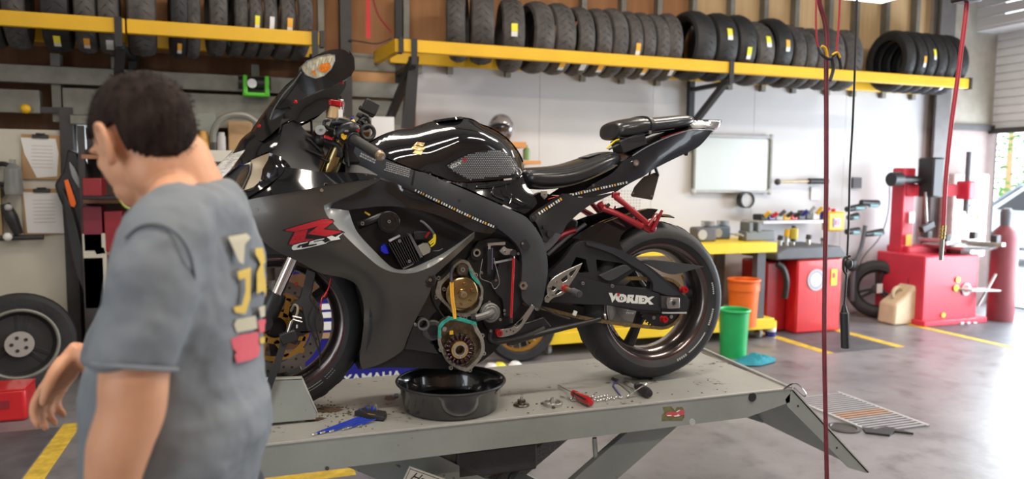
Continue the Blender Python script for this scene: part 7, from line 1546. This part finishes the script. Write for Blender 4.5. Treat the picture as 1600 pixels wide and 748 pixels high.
def ering(c,a,b,n=36,tw=0,dz=None,e=2.2,wav=0,ph=0):
    r=[]
    for i in range(n):
        t_=2*PI*i/n; ca=math.cos(t_);sa=math.sin(t_); q=1+wav*(math.sin(3*t_+ph)*.5+math.sin(5*t_+2*ph)*.3+math.sin(8*t_-ph)*.2)
        p=Vector(c)+Fd*(a*q*math.copysign(abs(ca)**(2/e),ca))+Ld*(b*q*math.copysign(abs(sa)**(2/e),sa)); 
        if dz: p.z+=dz*sa*sa
        r.append(p)
    return r
def tring(py,xl,xr,b,kz=KP,tilt=0,**kw):
    c=(K(xl,py,kz)+K(xr,py,kz))/2; a=.15
    for _ in range(12):
        r=ering(c,a,b,**kw)
        for q in r: q.z-=tilt*(q-c).dot(Fd)
        X_=[PXY(q)[0] for q in r]; l,h=min(X_),max(X_)
        c=c+Vector(((xl+xr)/2-(l+h)/2,0,0))/860; a=max(.03,a+((xr-xl)-(h-l))/2/860)
    return r
SH=[(300,238,346,.070,0,.46),(308,224,366,.112,0,.42),(322,214,384,.148,.004,.34),(346,204,398,.175,.008,.22),(376,194,406,.192,.012,.10),(420,184,411,.200,.014,.03),(470,168,412,.203,.018,0),(520,150,410,.203,.02,0),(560,134,408,.203,.022,0),(600,121,413,.204,.022,0),(630,116,423,.205,.03,0),(655,116,426,.203,.035,0),(690,118,421,.202,.03,0),(748,126,405,.200,.03,0),(790,134,400,.198,.03,0)]
rings=[tring(y,xl,xr,b,tilt=tl_,wav=w_,ph=y*.021,e=2.1) for y,xl,xr,b,w_,tl_ in SH]
# shirt: torso and sleeves, fused by a remesh
def P3(px,py,k): return K(px,py,k)
shL=P3(264,368,1.235); shR=P3(258,385,1.52)
slL=[shL+Vector((.02,.06,.035)),shL,P3(240,425,1.20),P3(222,500,1.18),P3(209,576,1.165)]
tors=MB().loft(rings)
smb=MB(); smb.v=list(tors.v); smb.f=list(tors.f)
smb.tube(slL,[.055,.064,.062,.061,.0575],24,6)
elR=shR+Vector((-.12,.02,-.27)); smb.tube([shR+Vector((.02,-.07,.03)),shR,shR.lerp(elR,.5),shR.lerp(elR,.85)],[.055,.062,.062,.058],20,6)
def remesh(o,vox,sm=6,fac=.6):
    r=o.modifiers.new('remesh','REMESH'); r.mode='VOXEL'; r.voxel_size=vox; r.use_smooth_shade=True
    s_=o.modifiers.new('smooth','SMOOTH'); s_.iterations=sm; s_.factor=fac
shirt=smb.build('t_shirt',m_shirt,per); remesh(shirt,.0065,9)
tex=bpy.data.textures.new('folds','CLOUDS'); tex.noise_scale=.15; tex.noise_depth=1
dm=shirt.modifiers.new('folds','DISPLACE'); dm.texture=tex; dm.strength=.030; dm.mid_level=.5; dm.texture_coords='OBJECT'
em=bpy.data.objects.new('fold_space',None)
tf=bpy.data.objects.new('cloth_fold_frame',None); bpy.data.objects.remove(em); bpy.data.objects.remove(tf); dm.texture_coords='LOCAL'
tex2=bpy.data.textures.new('small_folds','CLOUDS'); tex2.noise_scale=.05
d2=shirt.modifiers.new('small_folds','DISPLACE'); d2.texture=tex2; d2.strength=.011; d2.mid_level=.5; d2.texture_coords='LOCAL'
# hems, collar
MB().tube([p+Vector((0,0,.004)) for p in (lambda c,ax: [c+(frame(ax)[0]*math.cos(2*PI*i/28)+frame(ax)[1]*math.sin(2*PI*i/28))*.0575 for i in range(29)])(slL[-1],slL[-1]-slL[-2])],.0035,6).build('sleeve_hem',m_shirt,shirt)
ns=K(292,282,KP+.0)
# body
bm_=MB()
hc=K(222,220,KP); hs=.88; ha=math.radians(47); hd_=math.radians(24)
hF=Vector((-math.cos(ha)*math.cos(hd_),math.sin(ha)*math.cos(hd_),-math.sin(hd_))); hL=Vector((-math.sin(ha),-math.cos(ha),0)); hU=hF.cross(hL)*1.0
if hU.z<0: hU=-hU
HR=Matrix((hF,hL,hU)).transposed()
def HP(u,v,w): return hc+(hF*u+hL*v+hU*w)*hs
def ell(mb,c,r,R=HR,n=24,m=16):
    s=MB().ball((0,0,0),r,n,m); mb.add([Vector(c)+(R@v)*hs for v in s.v],s.f)
ell(bm_,HP(-.008,0,.018),(.100,.077,.096)); ell(bm_,HP(.030,0,-.030),(.066,.064,.072)); ell(bm_,HP(.045,0,-.078),(.045,.048,.036)); ell(bm_,HP(.078,0,-.088),(.018,.022,.018))
bm_.tube([HP(.084,0,.012),HP(.098,0,-.010),HP(.112,0,-.032)],[.009,.012,.015],10,3); ell(bm_,HP(.100,.011,-.036),(.011,.009,.008)); ell(bm_,HP(.100,-.011,-.036),(.011,.009,.008))
for s_ in (-1,1):
    ell(bm_,HP(.076,s_*.032,.014),(.018,.026,.008)); ell(bm_,HP(.068,s_*.034,-.018),(.018,.020,.020))
    # ears: shell with rim and lobe
    ec=HP(-.004,s_*.078,-.014); bm_.tube([ec+hF*.010-hU*.010,ec+hF*.014+hU*.014,ec+hU*.032+hL*s_*.008,ec-hF*.018+hU*.024+hL*s_*.014,ec-hF*.020-hU*.004+hL*s_*.012,ec-hF*.008-hU*.028+hL*s_*.006,ec+hF*.006-hU*.030],[.006,.006,.006,.006,.006,.008,.006],8,4)
    ell(bm_,ec-hF*.003+hL*s_*.003,(.016,.007,.028))
ell(bm_,HP(.090,0,-.060),(.010,.024,.005)); ell(bm_,HP(.088,0,-.069),(.010,.021,.006))
# neck
nb=K(290,300,KP); bm_.tube([HP(-.015,0,-.055),K(262,248,KP),K(276,280,KP),nb+Vector((.01,0,-.05))],[.060,.066,.070,.078],24,5)
for s_ in (-1,1): bm_.tube([K(282,290,KP)+Ld*s_*.03,(shL if s_>0 else shR)+Vector((0,0,.012))],[.040,.038],14)
ell(bm_,K(262,268,1.385),(.066,.062,.066)); ell(bm_,K(240,262,1.37),(.055,.052,.060))
# torso, hips and legs under the clothes
def c_of(r): return sum(r,Vector())/len(r)
bm_.tube([c_of(rings[3])+Fd*.03,c_of(rings[6])+Fd*.03,c_of(rings[9]),c_of(rings[13])],[.06,.09,.11,.12],20,4)
hip=c_of(rings[14]); hip.z=.90; bm_.tube([c_of(rings[13]),hip],[.14,.13],20)
feet=[]
for s_,st_ in ((1,.10),(-1,-.14)):
    h0=hip+Ld*s_*.085; kn=h0+Fd*(.05+st_*.5)+Vector((0,0,-.42)); an=h0+Fd*(st_)+Vector((0,0,-.80)); an.z=.09
    bm_.tube([h0+Vector((0,0,.04)),h0.lerp(kn,.5),kn,kn.lerp(an,.4),an],[.085,.075,.055,.050,.036],18,4); feet.append((h0,kn,an))
# left arm (near the camera)
elb=K(206,640,1.17); wr=K(160,860,1.22)
bm_.tube([shL,K(238,430,1.20),K(212,570,1.170),elb,K(186,700,1.175),K(170,790,1.20),wr],[.050,.048,.0475,.046,.044,.034,.026],22,5)
# right arm, bent forward, hand showing beyond the belly
haR=K(124,548,1.60); elR2=K(190,575,1.68); elR2=shR+Vector((-.02,.06,-.30))
bm_.tube([shR,shR.lerp(elR2,.5),elR2,elR2.lerp(haR,.55),haR],[.056,.052,.046,.040,.028],18,5)
def hand(mb,w_,dirv,side,curl,sc=1.0):
    """w_: wrist, dirv: fingers direction, side: direction of the thumb side"""
    d=dirv.normalized(); t_=(side-d*side.dot(d)).normalized(); nrm=d.cross(t_).normalized()
    pal=[w_,w_+d*.035*sc,w_+d*.085*sc]
    rr=[]
    for i,(q,wd,th) in enumerate(((w_-d*.01,.026,.020),(w_+d*.02*sc,.034,.020),(w_+d*.055*sc,.042,.017),(w_+d*.088*sc,.042,.013))):
        rr.append([q+t_*wd*sc*math.cos(2*PI*j/16)+nrm*th*sc*math.sin(2*PI*j/16) for j in range(16)])
    mb.loft(rr)
    for k_,(off,ln) in enumerate(((.031,.072),(.011,.080),(-.010,.075),(-.030,.060))):
        b0=w_+d*.080*sc+t_*off*sc; pts=[b0]; a_=.12; dd=d
        for L_ in (.45,.32,.27):
            dd=(d*math.cos(a_)+nrm*curl*math.sin(a_)); pts.append(pts[-1]+dd*ln*L_*sc); a_+=.45+.06*k_
        mb.tube(pts,[.0098*sc,.0092*sc,.0085*sc,.0068*sc],10,4); mb.ball(pts[-1],.0068*sc,8,6)
    b0=w_+d*.022*sc+t_*.026*sc; p1=b0+(d*.55+t_*.75+nrm*curl*.35).normalized()*.036*sc; p2=p1+(d*.85+t_*.35+nrm*curl*.4).normalized()*.030*sc; p3=p2+(d*.95+nrm*curl*.4).normalized()*.024*sc
    mb.tube([b0,p1,p2,p3],[.015*sc,.0125*sc,.0105*sc,.008*sc],10,4); mb.ball(p3,.008*sc,8,6)
hand(bm_,wr,Vector((-.25,.1,-1)),Vector((-1,.25,0)),-1.0)
hand(bm_,haR,K(98,585,1.60)-K(124,548,1.60),Vector((-.3,-.9,.3)),-1.0,1.0)
body=bm_.build('body',m_skin,per); remesh(body,.0036,5,.5)
# hair cap
hm=MB(); n_,m__=64,40; vs=[]; keep=[]
rnd=random.Random(3)
for j in range(m__+1):
    for i in range(n_):
        th=PI*j/m__; ph=2*PI*i/n_; x=math.sin(th)*math.cos(ph); y=math.sin(th)*math.sin(ph); z=math.cos(th)
        s_=1.0+.010*math.sin(3*ph+7*th)+.006*math.sin(13*th+4*ph)+rnd.uniform(-.002,.002)
        vs.append((x*.111*s_-.012,y*.0865*s_,z*.108*s_+.022)); keep.append((x*.111,y*.0865,z*.108+.022))
fs=[]
for j in range(m__):
    for i in range(n_):
        q=(j*n_+i,j*n_+(i+1)%n_,(j+1)*n_+(i+1)%n_,(j+1)*n_+i); cx=sum(keep[t_][0] for t_ in q)/4; cy=sum(keep[t_][1] for t_ in q)/4; cz=sum(keep[t_][2] for t_ in q)/4
        if cx>.0: lim=.045+(cx-.03)*.55 if abs(cy)<.06 else (.028 if cx>.02 else -.018)
        else: lim=-.018-.045*min(1,(-cx)/.05)
        if abs(cy)>.055 and -.028<cx<.012: lim=max(lim,.012)
        if abs(cy)>.05 and .012<=cx<.032: lim=-.012
        if cz>lim: fs.append(q)
mp={};vv=[];ff_=[]
for f in fs:
    ff_.append(tuple(mp.setdefault(t_,len(mp)) for t_ in f))
vv=[None]*len(mp)
for k_,v_ in mp.items(): vv[v_]=HP(*vs[k_])
hair=MB().add(vv,ff_).build('hair',m_hair,per,ang=180); so=hair.modifiers.new('thick','SOLIDIFY'); so.thickness=.010; so.offset=-1 ; so.use_rim=True
# strands so that the cap reads as short hair
st2=MB()
for _ in range(2600):
    f=random.choice(ff_); p=sum((vv[t_] for t_ in f),Vector())/4; n=(p-HP(-.012,0,.022)).normalized(); p+=Vector((rnd.uniform(-.004,.004),rnd.uniform(-.004,.004),rnd.uniform(-.004,.004)))
    d=(n*.35-hU*.5-hF*.45+Vector((rnd.uniform(-.3,.3),rnd.uniform(-.3,.3),rnd.uniform(-.3,.3)))).normalized(); sd=d.cross(n).normalized()*.0007
    st2.add([p-sd,p+sd,p+d*.007+n*.0012],[(0,1,2)])
st2.build('hair_strands',m_hair,hair,smooth=False)['kind']='stuff'
# eyes, brows
for s_ in (-1,1):
    e=MB(); e.ball(HP(.070,s_*.031,-.002),.0105,14,10); eo=e.build('eye',m_paper,per); MB().ball(HP(.0792,s_*.032,-.003),.0045,10,8).build('iris',m_darks,eo)
    MB().tube([HP(.088,s_*.014,.018),HP(.090,s_*.032,.024),HP(.076,s_*.052,.019)],.0035,6,3).build('eyebrow',m_hair,per)
MB().tube([HP(.096,-.018,-.064),HP(.101,0,-.0635),HP(.096,.018,-.064)],.0035,6,3).build('lips',mat('lip',(.42,.15,.12),.5),per)
# trousers, belt, shoes
tr=MB(); hz_=c_of(rings[14]); tr.loft([ering((hz_.x,hz_.y,.93),.150,.185,e=2.3),ering((hip.x,hip.y,.86),.155,.19,e=2.3),ering((hip.x,hip.y,.78),.145,.185,e=2.3)])
for (h0,kn,an) in feet: tr.tube([h0,h0.lerp(kn,.5),kn,kn.lerp(an,.5),an+Vector((0,0,.02))],[.105,.095,.078,.072,.068],20,4)
to=tr.build('trousers',m_trou,per); remesh(to,.009,6)
for (h0,kn,an) in feet:
    c=Vector((an.x,an.y,0)); rs2=[]
    for q,wd,ht in ((-.09,.030,.05),(-.07,.040,.085),(-.01,.044,.10),(.06,.046,.065),(.12,.048,.05),(.165,.038,.04),(.18,.018,.03)):
        rs2.append([c+Fd*q+Ld*wd*math.cos(2*PI*i/14)+Vector((0,0,ht/2+ht/2*math.sin(2*PI*i/14))) for i in range(14)])
    MB().loft(rs2).build('shoe',m_black,per,subsurf=1)
# back print: laid on the shirt
from mathutils.bvhtree import BVHTree
bv=BVHTree.FromPolygons([tuple(v) for v in tors.v],tors.f)
def onshirt(px,py,off):
    d=Vector(_ray(px,py)).normalized(); h=bv.ray_cast(Vector((0,0,H)),d)
    if h[0] is None: h=bv.find_nearest(K(px,py,KP)); 
    n=h[1]; n=n if n.dot(d)<0 else -n
    return h[0]+n*(.006+off)
Sc=crop(340,330,2.41)
cy=mat('print_cream',(.50,.46,.34),.8); yy_=mat('print_yellow',(.62,.43,.08),.8); rr_=mat('print_red',(.62,.10,.13),.8)
def pr(name,L,m):
    for p in L: decal(name,[[Sc(x,y) for x,y in p]],onshirt,m,shirt,.0)
pr('back_print',[[(28,98),(95,85),(112,100),(90,125),(85,200),(68,190)]],cy); pr('back_print',[[(50,425),(60,405),(130,392),(138,440),(60,455)],[(142,360),(172,352),(172,395),(148,398)]],cy)
pr('back_print',[[(62,228),(112,212),(112,240),(110,330),(92,385),(55,380),(48,360),(80,352),(92,300),(92,250),(68,258)],[(130,140),(168,138),(178,180),(160,200),(165,250),(182,290),(180,330),(160,300),(135,310),(135,230),(150,200),(130,160)],[(145,478),(165,470),(165,495),(148,498)]],yy_)
pr('back_print',[[(38,478),(80,462),(140,452),(142,500),(148,520),(140,545),(110,560),(60,570),(52,540),(60,530),(45,515)],[(138,410),(168,404),(170,452),(145,458)]],rr_)

bs=BVHTree.FromPolygons([tuple(v) for v in smb.v],smb.f)
def onsleeve(px,py):
    d=Vector(_ray(px,py)).normalized(); h=bs.ray_cast(Vector((0,0,H)),d); return (h[0]-d*.009) if h[0] else None
sm_=[onsleeve(x,y) for x,y in ((196,372),(214,356),(236,350),(262,356),(284,374),(298,402),(304,440),(302,480))]
sm_=[q for q in sm_ if q is not None]
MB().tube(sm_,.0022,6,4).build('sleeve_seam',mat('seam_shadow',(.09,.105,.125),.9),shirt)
# ---------------------------------------------------------------- hoses and cord in front
m_hose=mat('hose_red',(.15,.018,.028),.45,var=.25,scale=20); m_hose2=mat('hose_brightred',(.40,.03,.05),.4)
HK=1.75
t=thing('air_hose','dark red air hose hanging straight down the whole picture in front of the ramp','hose',K(1292,748,HK))
MB().tube([K(1276,-60,HK),K(1280,0,HK),K(1288,30,HK),K(1292,60,HK),K(1291,110,HK),K(1291,300,HK),K(1288,520,HK),K(1292,748,HK),K(1296,1000,HK)],.0067,10,6).build('hose',m_hose,t)
t=thing('retractor_cord','thin bright red looped line with a black hook beside the dark red hose','cord',K(1300,90,HK))
MB().tube([K(1277,-40,HK-.02),K(1275,20,HK-.02),K(1276,60,HK-.02),K(1279,76,HK-.02)],.0028,8,5).build('line',m_hose2,t); MB().tube([K(1314,-40,HK-.02),K(1311,30,HK-.02),K(1308,70,HK-.02),K(1307,84,HK-.02)],.0030,8,5).build('line',m_hose2,t)
MB().tube([K(1279,74,HK-.02),K(1285,86,HK-.03),K(1296,92,HK-.03),K(1304,86,HK-.03),K(1307,84,HK-.02),K(1312,94,HK-.02),K(1314,108,HK-.02)],.0045,8,5).build('hook',m_black,t)
MB().tube([K(1300,92,HK-.03),K(1302,108,HK-.03),K(1297,126,HK-.03)],.005,8,4).build('hook_tail',m_black,t); MB().tube([K(1284,72,HK-.03),K(1290,76,HK-.03),K(1293,90,HK-.03)],.004,8,4).build('yellow_tie',m_yel,t); MB().tube([K(1300,86,HK-.035),K(1308,82,HK-.035),K(1313,90,HK-.035)],.003,8,4).build('yellow_tie',m_yel,t)
k=2.15
t=thing('pendant_cord','black electric cord hanging with a long black hand control at its end','cord',K(1320,540,k))
MB().tube([K(1342,-50,k),K(1339,0,k),K(1336,100,k),K(1332,200,k),K(1328,270,k),K(1326,350,k),K(1322,440,k),K(1319,478,k)],.0038,8,5).build('cable',m_black,t)
a=K(1319,476,k); b=K(1321,543,k); MB().lathe([(0,0),(.006,0),(.013,.028),(.0165,.03),(.016,(a-b).length*.6),(.0165,(a-b).length),(0,(a-b).length)],a,b-a,10).build('hand_control',m_black,t,bev=.001)
q=K(1326,412,k-.005); MB().ball(q,(.016,.013,.02)).build('cable_clamp',m_black,t); MB().tube([K(1322,428,k-.01),K(1318,420,k-.01),K(1319,404,k-.01),K(1328,400,k-.01)],.0045,8,4).build('clamp_loop',m_black,t)
k=2.6
t=thing('air_line','red air line with a brass fitting hanging from a black reel at upper right','hose',K(1471,405,k))
MB().tube([K(1511,0,k),K(1508,30,k),K(1498,110,k),K(1486,200,k),K(1478,280,k),K(1474,356,k)],.0100,10,5).build('hose',m_hose2,t)
a=K(1474,352,k);b=K(1472,374,k);c_=K(1470,406,k); d_=(b-a)
m_brass=mat('brass',(.55,.38,.10),.25,1)
for i in range(4): MB().cyl(a+d_*(i/4),a+d_*(i/4+.19),.0125,n=12).build('hose_ferrule',m_brass,t)
MB().cyl(b,c_,.0105,.009,n=6).build('coupler',m_steel,t)
a=K(1510,-4,k); MB().box(a,(.10,.09,.045)).box(a+Vector((0,0,.06)),(.16,.10,.10)).build('reel_mouth',m_black,t,bev=.008)
